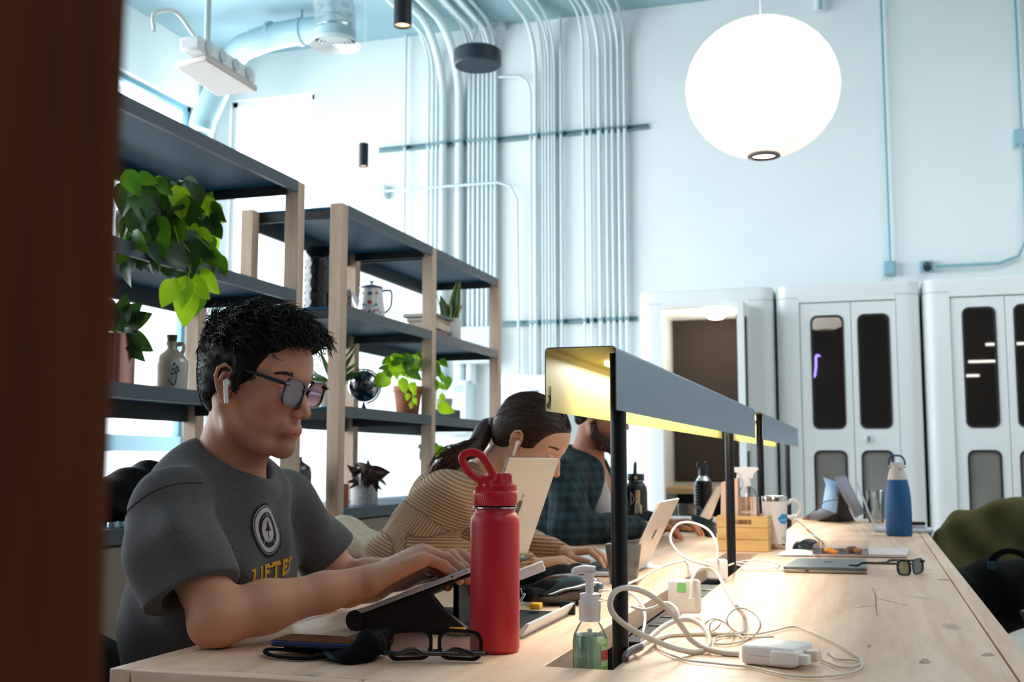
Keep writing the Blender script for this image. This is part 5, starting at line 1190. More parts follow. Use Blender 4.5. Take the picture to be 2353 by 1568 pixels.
# ---- black bottle with stickers
q = tp(1458, 1232)+Vector((0, .04, 0)); R = .0455; m_bb = mat('black_powdercoat', '#15171a', .45)
t = thing('sticker_bottle', 'black insulated bottle covered with stickers, behind the near lamp post', 'bottle', tuple(q))
MB().lathe([(R-.006, 0), (R, .006), (R, .172), (R-.003, .190), (R-.012, .205), (R-.016, .208), (R-.016, .213)], c=tuple(q), n=48, capt=False).build('body', m_bb, t, smooth=60)
MB().lathe([(R-.016, .2125), (R-.0115, .213), (R-.0115, .2155), (R-.016, .216)], c=tuple(q), n=40, capb=False, capt=False).build('steel_band', m_ss, t)
MB().lathe([(R-.0125, .216), (R-.0115, .218), (R-.0115, .240), (R-.014, .243), (0, .243)], c=tuple(q), n=40, capb=False).build('lid', m_bb, t, smooth=50)
MB().tube(spline([q+up(.240)-RV*.004, q+up(.258)-RV*.003, q+up(.283)-RV*.002, q+up(.289)], 5), [.0125]*5+[.011]*5+[.009]*5+[.006], 12, flat=.6).build('strap', m_bb, t, smooth=60)
a = on_round(q, lambda z: R-.0115, -.15, .228, .001); MB().lathe([(.0065, 0), (.0065, .002), (0, .003)], n=16, M=Matrix.Translation(a) @ Matrix((RV, UV, -FV)).transposed().to_4x4()).build('rivet', m_chrome, t)
rf = lambda z: R
def patch(q, poly, m, name, par, out=.0006, rf=rf):
    cx = sum(p[0] for p in poly)/len(poly); cy = sum(p[1] for p in poly)/len(poly)
    P = [on_round(q, rf, cx/R, cy, out)]+[on_round(q, rf, x/R, y, out) for x, y in poly]; n = len(poly)
    return MB().add(P, [(0, i+1, (i+1) % n+1) for i in range(n)]).build(name, m, par)
s1 = mat('sticker_cream', '#cfc6b2', .5); s2 = mat('sticker_orange', '#d98a1e', .5); s3 = mat('sticker_olive', '#69774a', .5); s4 = mat('sticker_white', '#e4e8ea', .5); s5 = mat('sticker_blue', '#4e7f9f', .5); s6 = mat('sticker_grey', '#8d8c7c', .5)
a = patch(q, [(-.010, .085), (.016, .085), (.019, .092), (.019, .118), (.010, .124), (.010, .135), (.011, .178), (-.006, .178), (-.006, .130), (-.010, .120)], s1, 'sticker', t)
patch(q, [(-.003, .138), (.003, .138), (.003, .175), (-.003, .175)], s2, 'sticker_print', t, .0010); patch(q, [(-.007, .088), (.008, .088), (.008, .118), (.004, .128), (-.003, .128), (-.007, .118)], s6, 'sticker_print', t, .0010)
patch(q, [(-.006, .008), (.002, .012), (.010, .024), (.024, .040), (.026, .048), (.021, .048), (.014, .040), (.010, .042), (.011, .056), (.007, .062), (.003, .058), (.0, .042), (-.004, .030), (-.003, .018)], s3, 'sticker', t)
blob_on(q, rf, -.42, .033, .0145, 'sticker', s4, t, 20, out=.0006); blob_on(q, rf, -.42, .033, .010, 'sticker_print', s5, t, 20, out=.0009); blob_on(q, rf, -.42, .033, .0085, 'sticker_print', s4, t, 20, out=.0012)
patch(q, [(-.030, .045), (-.022, .062), (-.012, .064), (-.016, .054), (-.010, .046)], s4, 'sticker', t)
for k, cc in enumerate(('#c8322b', '#e0861f', '#e3cf2a', '#4ea53a', '#2b4f9e')): patch(q, [(.030-.002*k, .098-.009*k), (.034-.001*k, .098-.009*k), (.032-.001*k, .089-.009*k), (.028-.0005*k, .089-.009*k)], mat('rainbow_%d' % k, cc, .5), 'sticker', t)
MB().tube([on_round(q, rf, (-.028+.016*math.sin(u*PI))/R, .120+.05*u, .0006) for u in [i/10 for i in range(11)]], .0008, 5).build('sticker', s4, t); MB().tube([on_round(q, rf, -.026/R, .125+.045*u, .0006) for u in (0, 1)], .0012, 5).build('sticker', s4, t)
# ---- things of the third man
q = tp(1574, 1206)+Vector((0, .05, 0))
t = thing('coffee_mug', 'dark grey mug with a handle near the bearded man\'s hand', 'mug', tuple(q)); m_dm = mat('dark_mug', '#3c3e41', .25, coat=.3)
MB().lathe([(.036, 0), (.040, .004), (.041, .095), (.038, .095), (.037, .01), (0, .008)], c=tuple(q), n=36, capt=False).build('cup', m_dm, t, smooth=50)
MB().tube(spline([q+RV*.038+up(.078), q+RV*.062+up(.075), q+RV*.068+up(.048), q+RV*.058+up(.025), q+RV*.038+up(.022)], 6), .005, 8).build('handle', m_dm, t)
q = Vector((-.80, 5.72, TZ)); R = .046
t = thing('ribbed_bottle', 'black bottle with a row of blue highlights on ribbed side, before the booth', 'bottle', tuple(q))
pr = [(R-.004, 0)]; 
for k in range(12): pr += [(R, .006+.0148*k), (R, .015+.0148*k), (R-.0022, .0178+.0148*k)]
MB().lathe(pr+[(R-.002, .186), (R-.010, .198)], c=tuple(q), n=40, capt=False).build('body', mat('gloss_black_steel', '#0d1116', .18, .5), t, smooth=50)
MB().lathe([(R-.010, .197), (R-.020, .214), (.021, .219), (.021, .222)], c=tuple(q), n=36, capb=False, capt=False).build('steel_shoulder', m_ss, t, smooth=50)
MB().lathe([(.021, .221), (.0235, .223), (.0235, .262), (.020, .266), (0, .266)], c=tuple(q), n=32, capb=False).build('lid', m_blk, t, smooth=50)
for sx in (-1, 1): MB().tube(spline([q+RV*.020*sx+up(.25), q+RV*.026*sx+up(.272), q+RV*.020*sx+up(.287), q+RV*.010*sx+up(.288)], 5), .006, 8).build('lid_horn', m_blk, t, smooth=60)
t = thing('laptop', 'tilted silver laptop on the black stand beyond the wooden caddy', 'laptop', tuple(tp(1630, 1190)))
P = [atD(1608, 1186, 4.75), atD(1631, 1192, 4.95), atD(1662, 1112, 5.0), atD(1645, 1120, 4.8)]
P = [P[0], P[1], P[2], P[3]]; nn = (P[1]-P[0]).cross(P[3]-P[0]).normalized()*.005
MB().add([p for p in P]+[p+nn for p in P], [(3, 2, 1, 0), (4, 5, 6, 7), (0, 1, 5, 4), (1, 2, 6, 5), (2, 3, 7, 6), (3, 0, 4, 7)]).build('lid', m_lapw, t)
c_ = (P[0]+P[1])/2; MB().box(c_.x-.26, c_.x, c_.y-.10, c_.y+.20, c_.z-.016, c_.z-.006, .002).build('base', m_lap, t)
t = thing('laptop_stand', 'low black laptop stand with a curved hood beside the wooden caddy', 'stand', tuple(tp(1625, 1228)))
a = tp(1575, 1224); c_ = tp(1650, 1232)
MB().box(a.x, c_.x, a.y, a.y+.22, TZ+.001, TZ+.008, .002).build('base_plate', m_stand, t)
PP = []
for i in range(9):
    u = i/8; p = atD(1590+56*u, 1183+6*math.sin(u*1.5)+14*u*u, 4.50-.1*u); PP.append([p, p-up(.030+.060*u)-Vector((0, .02, 0)), Vector((p.x, p.y-.02, TZ+.003)) if u > .45 else p-up(.035+.062*u)-Vector((0, .02, 0))])
MB().grid(PP).build('hood', m_stand, t, smooth=180, solid=.004)
b = MB(); a = tp(1590, 1212); b.add([tp(1583, 1221, TZ+.009), tp(1612, 1223, TZ+.009), atD(1603, 1205, 4.55)], [(0, 1, 2)]); b.add([tp(1596, 1222, TZ+.01), tp(1618, 1222, TZ+.01), atD(1606, 1206, 4.55)], [(0, 1, 2)]); b.build('support_wedge', mat('kraft_support', '#a99a7c', .6), t, smooth=0, solid=.003)
a = tp(1550, 1222); t = thing('keyboard', 'black compact keyboard under the bearded man\'s hand', 'keyboard', (a.x, a.y+.1, TZ))
MB().box(a.x-.05, a.x+.06, a.y-.02, a.y+.26, TZ+.001, TZ+.014, .003).build('case', m_key, t)
for i in range(5):
    for j in range(12): MB().box(a.x-.046+.02*i, a.x-.029+.02*i, a.y-.012+.0215*j, a.y+.007+.0215*j, TZ+.0135, TZ+.0175).build('key', m_stand, t)
# ---- wooden caddy with kraft bag and spray bottle
m_pine = wood('caddy_pine', '#e2bd80', '#c99a5a', 'X', 5, True, .55)
YC = 3.80; x0 = atY(1648, 1230, YC).x; x1 = atY(1765, 1230, YC).x; zt = atY(1700, 1186, YC).z; wC = .20
t = thing('wooden_caddy', 'pale wooden slatted caddy holding the cleaning bottles', 'caddy', ((x0+x1)/2, YC+wC/2, TZ))
hh = (zt-TZ); ns = 3
for k in range(ns):
    z0, z1 = TZ+.001+hh*k/ns, TZ+hh*(k+1)/ns-.0004
    for y in (YC, YC+wC-.008):
        if k == ns-1 and y == YC:
            hx0, hx1 = atY(1684, 1205, YC).x, atY(1726, 1205, YC).x
            MB().box(x0, hx0, y, y+.008, z0, z1, .0008).box(hx1, x1, y, y+.008, z0, z1, .0008).box(hx0, hx1, y, y+.008, z1-.012, z1).box(hx0, hx1, y, y+.008, z0, z0+.010).build('slat', m_pine, t)
        else: MB().box(x0, x1, y, y+.008, z0, z1, .0008).build('slat', m_pine, t)
    for x in (x0, x1-.008): MB().box(x, x+.008, YC+.0085, YC+wC-.0085, z0, z1, .0008).build('slat', m_pine, t)
MB().box(x0+.008, x1-.008, YC+.008, YC+wC-.008, TZ+.002, TZ+.008).build('bottom', m_pine, t)
for x in (x0+.012,): MB().box(x, x+.010, YC+.0085, YC+.0185, TZ+.004, zt-.004).build('corner_post', m_pine, t)
m_kraft = mat('pink_kraft', '#d9b6a0', .7)
a = atY(1654, 1186, YC+.03); c_ = atY(1682, 1110, YC+.03)
t = thing('kraft_pack', 'pinkish kraft cardboard pack standing in the caddy behind the lamp post', 'package', (a.x+.03, YC+.06, TZ+.01))
b = MB(); b.prism([(a.x, TZ+.009), (a.x+.060, TZ+.009), (a.x+.060, c_.z+.015), (a.x+.035, c_.z+.012), (a.x+.006, c_.z)], -(YC+.11), -(YC+.03), Matrix(((1, 0, 0, 0), (0, 0, -1, 0), (0, 1, 0, 0), (0, 0, 0, 1)))); b.build('carton', m_kraft, t, bevel=.001)
q = atY(1717, 1186, YC+.08); q.z = TZ+.010; R = .041
t = thing('spray_bottle', 'clear pink spray bottle with a white trigger standing in the caddy', 'bottle', tuple(q))
zz = lambda py_: atY(1717, py_, YC+.08).z-q.z
MB().lathe([(R-.004, 0), (R, .006), (R, zz(1165)), (R-.002, zz(1150)), (R-.010, zz(1130)), (.014, zz(1118)), (.013, zz(1112))], c=tuple(q), n=40, capt=False).build('bottle', thin_glass('spray_pet', (.98, .95, .93), .14), t, smooth=60)
MB().lathe([(R-.006, .002), (R-.0015, .008), (R-.0015, zz(1142)), (0, zz(1142))], c=tuple(q), n=36).build('liquid', mat('pink_liquid', '#f0cbb0', .05, trans=.8, ior=1.33), t, smooth=60)
MB().lathe([(.0155, zz(1118)), (.0155, zz(1096)), (.010, zz(1092)), (.010, zz(1084))], c=tuple(q), n=24).build('collar', m_pump, t)
g_ = lambda px_, py_: atY(px_, py_, YC+.08)
def facepoly(name, poly, th_, m, par, Yp):
    P = [atY(x, y, Yp) for x, y in poly]; b = MB(); b.prism([(p.x, p.z) for p in P], -(Yp+th_/2), -(Yp-th_/2), Matrix(((1, 0, 0, 0), (0, 0, -1, 0), (0, 1, 0, 0), (0, 0, 0, 1)))); return b.build(name, m, par, bevel=.002)
facepoly('spray_head', [(1687, 1074), (1741, 1074), (1743, 1079), (1733, 1090), (1731, 1100), (1705, 1100), (1703, 1090), (1690, 1086), (1687, 1083)], .022, m_pump, t, YC+.08)
facepoly('trigger', [(1694, 1084), (1703, 1086), (1700, 1098), (1692, 1110), (1688, 1112), (1692, 1100)], .010, m_pump, t, YC+.08)
MB().tube([q+up(zz(1092)), q+up(.02)], .002, 6).build('dip_tube', m_pump, t)
v, f = textmesh('method', .0155); 
vs = [on_round(q, lambda z: R, (x)/R-.05, zz(1176)+y, .0012) for x, y, z_ in v]; MB().add(vs, f).build('bottle_lettering', mat('print_white', '#f4efe8', .5, emit='#f4efe8', estr=0.0), t, smooth=0)
# ---- white travel tumbler
q = tp(1781, 1262)+Vector((0, .02, 0)); R = .0435
dep = q.y*.949-q.x*.298; hz = lambda py_: 1.04-(py_-1062)/FPX*dep-TZ
m_tw = mat('white_powdercoat', '#e9e4e2', .4, bump=.05, bscale=800)
t = thing('travel_tumbler', 'white steel travel tumbler with a blue cloud mark and white ring handle', 'tumbler', tuple(q))
HT = .172
trf = lambda z: .0345+.0085*min(1, z/HT)**.8
MB().lathe([(trf(.018), .018)]+[(trf(HT*i/8), HT*i/8) for i in range(1, 8)]+[(trf(.158), .158)], c=tuple(q), n=56, capb=False, capt=False).build('body', m_tw, t, smooth=60)
MB().lathe([(.031, 0), (.0335, .002), (.0350, .018), (.034, .0182)], c=tuple(q), n=48, capt=False).build('steel_foot', m_ss, t, smooth=60)
MB().lathe([(trf(.158)-.0004, .157), (trf(HT), HT), (trf(HT)-.001, HT+.002), (trf(HT)-.004, HT)], c=tuple(q), n=48, capb=False, capt=False).build('steel_rim', m_ss, t, smooth=60)
MB().lathe([(trf(HT)-.0035, HT-.002), (trf(HT)-.006, HT+.004), (.01, HT+.005), (0, HT+.005)], c=tuple(q), n=40, capb=False).build('lid', mat('clear_lid', '#5a504c', .2), t)
MB().tube(spline([q+RV*(trf(.14)+.001)+up(.150), q+RV*(.062)+up(.162), q+RV*(.083)+up(.150), q+RV*(.088)+up(.130), q+RV*(.078)+up(.112), q+RV*(.060)+up(.104), q+RV*(.040)+up(.108)], 7), .0042, 10, flat=1.6).build('ring_handle', m_tw, t, smooth=60)
mcl = mat('cloud_blue', '#1f95d8', .4)
ca, cz_ = .62, .098
for (u, v_, r_) in ((-.014, .002, .0095), (-.006, .008, .0110), (.008, .008, .0105), (.016, .001, .0092), (.004, -.004, .0110), (-.007, -.005, .0098)): blob_on(q, trf, ca+u/.041, cz_+v_, r_, 'cloud_mark', mcl, t, 20, out=.0008)
v, f = textmesh('salesforce', .0080)
MB().add([on_round(q, trf, ca+x/.041, cz_-.001+y, .0013) for x, y, z_ in v], f).build('cloud_lettering', m_white, t, smooth=0)
v, f = textmesh('YETI', .0098, fat=.0002); mgr = mat('grey_print', '#9a928c', .5)
MB().add([on_round(q, trf, .66+x/.037, .034+y, .0008) for x, y, z_ in v], f).build('tumbler_lettering', mgr, t, smooth=0)
for a0, a1, z0, z1 in ((.30, 1.02, .0418, .0423), (.30, 1.02, .0262, .0267), (.30, .315, .0262, .0423), (1.005, 1.02, .0262, .0423)):
    P = [[on_round(q, trf, a0+(a1-a0)*i/8, z0, .0008), on_round(q, trf, a0+(a1-a0)*i/8, z1, .0008)] for i in range(9)]; MB().grid(P).build('print_frame', mgr, t)
# tag strap hanging from the tumbler handle
P = [atD(1816, 1192, 3.62), atD(1838, 1202, 3.62), atD(1858, 1220, 3.62), atD(1878, 1238, 3.60), tp(1890, 1248)+up(.002)]
t = thing('tag_strap', 'printed strap with an orange patch trailing from the tumbler handle to the table', 'strap', tuple(P[-1]))
S_ = spline(P, 4); b = MB(); b.tube(S_, .006, 6, flat=.2, up=(0, 0, 1)); b.build('strap', mat('strap_grey', '#c4bcb2', .5, var='#8f8a84', vscale=120), t)
MB().tube(S_[7:10], .0068, 6, flat=.35, up=(0, 0, 1)).build('orange_patch', s2, t); MB().tube(S_[10:], .0052, 6, flat=.3, up=(0, 0, 1)).build('pale_tail', mat('strap_pale', '#cfe0e4', .4), t)
MB().tube(spline([atD(1812, 1188, 3.62), atD(1824, 1184, 3.60), atD(1832, 1190, 3.6), atD(1822, 1196, 3.62), atD(1813, 1190, 3.62)], 4), .002, 6).build('knot', m_white, t)
# ---- mouse, closed laptop, right-hand glasses, notebook, snack box
def mouse(q, L, W, H, rz, m, label, name='mouse'):
    P = []; b = MB(); nu, nv = 13, 17; M = Matrix.Translation(q) @ Matrix.Rotation(rz, 4, 'Z')
    for i in range(nu):
        u = -1+2*i/(nu-1); row = []
        for j in range(nv):
            v_ = -1+2*j/(nv-1); w_ = math.sqrt(max(0, 1-abs(u)**2.6)); h_ = H*(1-abs(u)**2.4)**.6*(1-.9*abs(v_)**3)*(.9+.1*u)
            row.append(M @ Vector((u*L/2, v_*w_*W/2, .002+max(0, h_))))
        P.append(row)
    b.grid(P); bot = [p for p in [row[0] for row in P]]+[row[-1] for row in reversed(P)]
    b.add([(p.x, p.y, q.z+.001) for p in bot], [tuple(range(len(bot)))]); return props(b.build(name, m, smooth=60), label, 'mouse')
mouse(tp(1830, 1278), .115, .058, .020, .1, m_white, 'white flat computer mouse in front of the grey closed laptop')
mouse(tp(1852, 1264)+Vector((0, .03, 0)), .10, .062, .036, .5, mat('mouse_black', '#1d1f22', .35), 'black computer mouse beside the snack box')
t = thing('laptop', 'closed dark grey laptop with a worn top edge, a white charger plugged in', 'laptop', tuple(tp(1895, 1310)))
P4 = [tp(1797, 1317), tp(1992, 1319), tp(1990, 1283, TZ+.016), tp(1832, 1283, TZ+.016)]
zf = TZ+.0165; f4 = [tp(1800, 1302, zf), tp(1992, 1306, zf), tp(1990, 1285, zf), tp(1833, 1283, zf)]
b = MB(); b.prism([(p.x, p.y) for p in f4], TZ+.0095, zf); b.build('lid', mat('space_grey', '#6d777b', .34, .7), t, bevel=.001)
b = MB(); b.prism([(p.x, p.y) for p in f4], TZ+.002, TZ+.0090); bs = b.build('base', mat('laptop_side', '#a9a09a', .35, .7), t, bevel=.0008)
c_ = (f4[0]+f4[1]+f4[2]+f4[3])/4; ex = (f4[1]-f4[0]).normalized(); ey = ZV.cross(ex)
MB().add([c_+ex*u*1.1+ey*(v_)*.9+up(.0006)+ey*.02 for u, v_ in [(0, 0)]+lg], [(0, i+1, (i+1) % 10+1) for i in range(10)]).build('emblem', m_key, t)
a = f4[0]+ex*.055-up(.010); MB().box(0, .010, -.0012, .002, -.0018, .0018, 0, Matrix.Translation(a) @ Matrix.Rotation(math.atan2(ex.y, ex.x), 4, 'Z')).build('port', m_key, t)
a = tp(2046, 1312); c = Vector((a.x, a.y, TZ+.022))
t = thing('eyeglasses', 'black rectangular eyeglasses lying open before the grey laptop', 'eyeglasses', (a.x, a.y, TZ))
gp = (tp(2105, 1336)+tp(2090, 1318))/2
gd = (tp(2103, 1336)-tp(1950, 1322)); ga = math.atan2(gd.y, gd.x)-PI/2
M = Matrix.Translation(gp+Vector((0, .05, .021))) @ Matrix.Rotation(ga, 4, 'Z') @ Matrix.Rotation(rad(3), 4, 'X')
glasses(t, M, (-4, 4), .046, .032, .0042, lens_mat('amber_lens', (.80, .80, .62), .2), tl=.145, drop=-.002)
P4 = [tp(1868, 1280), tp(2083, 1284), tp(2090, 1268), tp(1895, 1262)]
t = thing('notebook', 'thin grey notebook under the snack box', 'notebook', tuple(tp(1980, 1275)))
b = MB(); b.prism([(p.x, p.y) for p in P4], TZ+.001, TZ+.011); b.build('pages', mat('page_pink', '#dcd0cd', .7), t, bevel=.001)
b = MB(); b.prism([(p.x, p.y) for p in P4], TZ+.0002, TZ+.0028); b.build('back_cover', mat('notebook_dark', '#6a5a55', .6), t)
zb = TZ+.0112; t = thing('snack_box', 'clear plastic snack box with orange peel and nuts on the notebook', 'box', tuple(tp(1930, 1270, zb)))
cp = [tp(1868, 1274, zb), tp(1995, 1275, zb), tp(1993, 1262, zb), tp(1885, 1260, zb)]
m_clear = thin_glass('clear_box', (.97, .96, .96), .10); b = MB()
for i in range(4):
    p, p2 = cp[i], cp[(i+1) % 4]; MB().add([p+up(.001), p2+up(.001), p2+up(.026), p+up(.026)], [(0, 1, 2, 3)]).build('wall', m_clear, t, smooth=0, solid=.0008)
MB().prism([(p.x, p.y) for p in cp], zb+.0002, zb+.0012).build('floor_panel', m_clear, t)
for (px_, py_, r_, m_, nm, lab) in ((1906, 1270, .013, mat('orange_flesh', '#f59a1c', .5), 'orange_piece', 'orange peel piece, the upright one at the left of the snack box'), (1917, 1273, .010, mat('orange_flesh', '#f59a1c', .5), 'orange_piece', 'orange peel piece lying flat beside the upright one in the snack box'),
                                    (1958, 1269, .014, mat('nut_brown', '#6e4326', .7), 'nut_cluster', 'dark brown nut cluster at the right in the snack box'), (1972, 1271, .012, mat('nut_tan', '#b3763c', .7), 'nut_cluster', 'lighter tan nut at the front right of the snack box')):
    p = tp(px_, py_, zb+.001); r1 = r_; b = MB(); prf = [(r1*.6, 0), (r1*1.3, r1*.4), (r1*1.1, r1*.9), (r1*.5, r1*1.2), (0, r1*1.25)]; b.lathe(prf, c=tuple(p), n=14); me = b.mesh(nm)
    for vtx in me.vertices: vtx.co += Vector((math.sin(vtx.co.y*400), math.sin(vtx.co.x*500), math.sin(vtx.co.x*300)*.5))*.0018
    props(finish(me, nm, m_, smooth=180), lab, 'snack')
# ---- blue bottle, glass, thin laptop, tablets at the far end
q = tp(2067, 1233)+Vector((0, .03, 0)); dep = q.y*.949-q.x*.298; sc_ = dep/FPX
m_blue = mat('deep_blue', '#0f5791', .5, bump=.05, bscale=500); m_cap = mat('pale_pink_cap', '#ddd0cc', .45)
t = thing('water_bottle', 'deep blue bottle with a pale cap and thin blue carry ring', 'bottle', tuple(q))
R = 29*sc_; zz = lambda py_: (1237-py_)*sc_
MB().lathe([(R-.005, 0), (R, .006), (R*1.0, zz(1180)), (R*.97, zz(1150)), (R*.88, zz(1128)), (R*.76, zz(1110)), (R*.74, zz(1109))], c=tuple(q), n=48, capt=False).build('body', m_blue, t, smooth=60)
MB().lathe([(R*.72, zz(1110)), (R*.755, zz(1109.5)), (R*.62, zz(1092)), (R*.52, zz(1084)), (R*.50, zz(1071)), (R*.46, zz(1070)), (0, zz(1070))], c=tuple(q), n=40, capb=False).build('cap', m_cap, t, smooth=60)
MB().tube(spline([q-RV*R*.62+up(zz(1083)), q-RV*R*.62+up(zz(1068)), q-RV*R*.40+up(zz(1057)), q+up(zz(1054.5)), q+RV*R*.40+up(zz(1057)), q+RV*R*.62+up(zz(1068)), q+RV*R*.62+up(zz(1083))], 6), .0028, 8, flat=1.6).build('carry_ring', mat('navy_ring', '#22507c', .4), t, smooth=60)
for sx in (-1, 1): MB().tube([q+RV*R*.5*sx+up(zz(1080)), q+RV*R*.68*sx+up(zz(1080))], .005, 12).build('ring_hub', m_chrome, t)
blob_on(q, lambda z: R*.55, .15, zz(1086), .006, 'spout_button', mat('button_pink', '#b8a49e', .5), t)
q = tp(2014, 1202)+Vector((0, .05, 0)); t = thing('drinking_glass', 'empty clear drinking glass left of the blue bottle', 'glass', tuple(q)); dep = q.y*.949-q.x*.298
R = 21*dep/FPX; H = 72*dep/FPX; MB().lathe([(R*.78, 0), (R*.8, .004), (R, H), (R-.002, H), (R*.78-.002, .012), (0, .012)], c=tuple(q), n=36, capt=False).build('glass', thin_glass('tumbler_glass', (.90, .93, .95), .35), t, smooth=60)
t = thing('laptop', 'very thin open laptop seen edge on, left of the blue bottle', 'laptop', tuple(tp(2020, 1222)))
a = tp(2009, 1224); c_ = tp(2050, 1224); e = atD(1966, 1108, 4.75)
MB().box(a.x, c_.x+.16, a.y, a.y+.22, TZ+.002, TZ+.014, .002).build('base', m_lap, t)
P = [a+up(.014), a+up(.014)+Vector((0, .22, 0)), e+Vector((0, .20, 0)), e]; nn = Vector((.004, 0, .0015))
MB().add([p for p in P]+[p+nn for p in P], [(3, 2, 1, 0), (4, 5, 6, 7), (0, 1, 5, 4), (1, 2, 6, 5), (2, 3, 7, 6), (3, 0, 4, 7)]).build('lid', m_lap, t)
t = thing('laptop', 'closed grey laptop lying right of the blue bottle at the table edge', 'laptop', tuple(tp(2115, 1222)))
a = tp(2085, 1223); MB().box(a.x, TX1-.003, a.y, a.y+.20, TZ+.001, TZ+.017, .003).build('body', mat('space_grey', '#6d777b', .34, .7), t)
a = tp(2105, 1208, TZ+.0175); props(MB().box(a.x-.03, a.x+.04, a.y+.02, a.y+.10, TZ+.0175, TZ+.030, .004).build('wallet', m_blk), 'small black case on the closed laptop behind the blue bottle', 'case')
m_tab = mat('tablet_cover_blue', '#86aad0', .5); m_tabg = mat('grey_cover', '#8e8c98', .5)
t = thing('tablet', 'blue-grey folding tablet cover standing open at the far table end', 'tablet', tuple(tp(1890, 1197)))
D2 = 5.45
facep = lambda pts, d: [atD(x, y, dd) for (x, y), dd in zip(pts, d)]
MB().grid([facep([(1892, 1098), (1928, 1112)], (5.5, 5.45)), facep([(1898, 1114), (1930, 1118)], (5.45, 5.4)), facep([(1889, 1168), (1922, 1180)], (5.4, 5.35))]).build('screen_flap', m_tab, t, solid=.006)
MB().grid([facep([(1889, 1168), (1922, 1180)], (5.42, 5.36)), [tp(1845, 1192)+up(.004), tp(1880, 1199)+up(.004)]]).build('keyboard_flap', mat('flap_grey', '#59606c', .5), t, solid=.006)
t = thing('tablet_stand', 'dark tablet leaning on a black wedge stand at the far table end', 'tablet', tuple(tp(1945, 1199)))
MB().grid([facep([(1920, 1097), (1942, 1095)], (5.3, 5.5)), facep([(1966, 1190), (1985, 1180)], (5.3, 5.5))]).build('tablet', m_tabg, t, solid=.010)
b = MB(); pb = [tp(1880, 1199), tp(1925, 1201), tp(1965, 1198), tp(1935, 1190)]
ap = atD(1930, 1130, 5.35); b.add([p for p in pb]+[ap], [(0, 1, 2, 3), (0, 4, 1), (1, 4, 2), (2, 4, 3), (3, 4, 0)]); b.build('wedge', m_stand, t, smooth=0)
MB().tube(spline([atD(1926, 1148, 5.25), atD(1895, 1154, 5.2), atD(1868, 1176, 5.2), tp(1850, 1190)+up(.003)], 5), .002, 6).build('cable', m_stand, t)
a = tp(1862, 1192); props(MB().box(a.x-.03, a.x+.06, min(a.y, 5.98), min(a.y, 5.98)+.12, TZ+.001, TZ+.012, .003).build('phone_case', mat('rust_case', '#a05a44', .5)), 'rust coloured phone case lying before the blue-grey tablet', 'case')
# ================================================================== CHARGERS AND CABLES
m_wp = mat('white_plastic', '#ebe7e3', .32); m_cab_ = mat('cable_cream', '#d9d0c4', .45); m_cabw = mat('cable_white', '#f0ece6', .4)
def c8(u, v_, d=0.0, h=.0035):
    px_, py_ = 1220+u/2.9412, 1200+v_/2.9412
    return tp(px_, py_)+up(h) if d == 0 else atD(px_, py_, d)
def cable(name, pts, r, label, m=m_cab_, ends=()):
    P = spline([c8(*p) for p in pts], 6)
    P = [Vector((p.x, p.y, max(p.z, TZ+r*.9))) if not (SLX0+.004 < p.x < SLX1-.004) else p for p in P]
    return props(MB().tube(P, r, 8).build(name, m, smooth=60), label, 'cable')
# foremost adapter
a = tp(1697, 1543); 
t = thing('power_adapter', 'large white laptop power adapter lying on the table, foremost of the chargers', 'charger', tuple(tp(1775, 1530)))
p0, p1_, p3 = tp(1702, 1528), tp(1822, 1541), tp(1720, 1497)
ex = (p1_-p0); L = ex.length; ex.normalize(); ang = math.atan2(ex.y, ex.x)
M = Matrix.Translation(p0+up(.001)) @ Matrix.Rotation(ang, 4, 'Z')
MB().box(0, .080, 0, .078, 0, .028, .006, M, seg=3).build('case', m_wp, t)
MB().box(.010, .070, -.0006, 0, .0135, .0142, 0, M).build('seam', mat('seam_grey', '#c4beb8', .5), t)
MB().box(.045, .085, -.004, .028, .004, .024, .004, M, seg=3).build('plug_cover', m_wp, t)
MB().box(.078, .098, .004, .020, .006, .020, .003, M, seg=3).build('cord_plug', m_wp, t)
MB().box(.082, .100, .036, .058, .006, .022, .003, M, seg=3).build('side_block', mat('peach_plastic', '#efdccb', .35), t)
cable('extension_cord', [(1405, 893, 1.70), (1300, 885, 1.71), (1210, 865, 1.72), (1130, 830, 1.735), (1075, 790, 1.74), (1040, 735, 1.74), (960, 630, 1.73), (850, 525, 1.72), (740, 462, 1.70), (640, 445, 1.68), (565, 475, 1.665), (535, 555, 1.66), (570, 640, 1.66), (680, 725, 1.665), (840, 805, 1.68), (990, 860, 1.70), (1110, 880, 1.72), (1180, 860, 1.73), (1208, 800, 1.77), (1165, 710, 1.84), (1080, 662, 1.87), (990, 665, 1.86), (900, 705, 1.83), (825, 765, 1.78), (740, 850, 1.72), (690, 880, 1.72)], .0044, 'thick cream extension cord looping in front of the near lamp post')
cable('charger_cable', [(640, 915, 1.68), (690, 860, 1.70), (770, 825, 1.74), (900, 790, 0), (1050, 775, 0), (1220, 772, 0), (1390, 772, 0), (1440, 740, 0), (1443, 660, 0), (1400, 585, 1.93), (1340, 500, 2.03), (1300, 420, 2.10), (1262, 355, 2.15), (1200, 315, 2.16), (1130, 325, 2.15), (1092, 385, 2.12), (1083, 520, 2.10)], .0036, 'cream charger cable arching from the taped adapter down across the table', m_cab_)
MB_ = MB().tube([c8(1083, 515, 2.10), c8(1083, 585, 2.10)], .0055, 12).build('cable_plug', m_wp); props(MB_, 'white plug at the end of the arching cable on the taped adapter', 'plug')
props(MB().tube(spline([c8(636, 930, 1.655), c8(650, 890, 1.67), c8(700, 858, 1.69), c8(745, 845, 1.70)], 5), .0055, 10).build('cable_sleeve', mat('grey_sleeve', '#6f6a70', .5)), 'grey strain relief sleeve of the cord at the slot edge by the lamp post', 'sleeve')
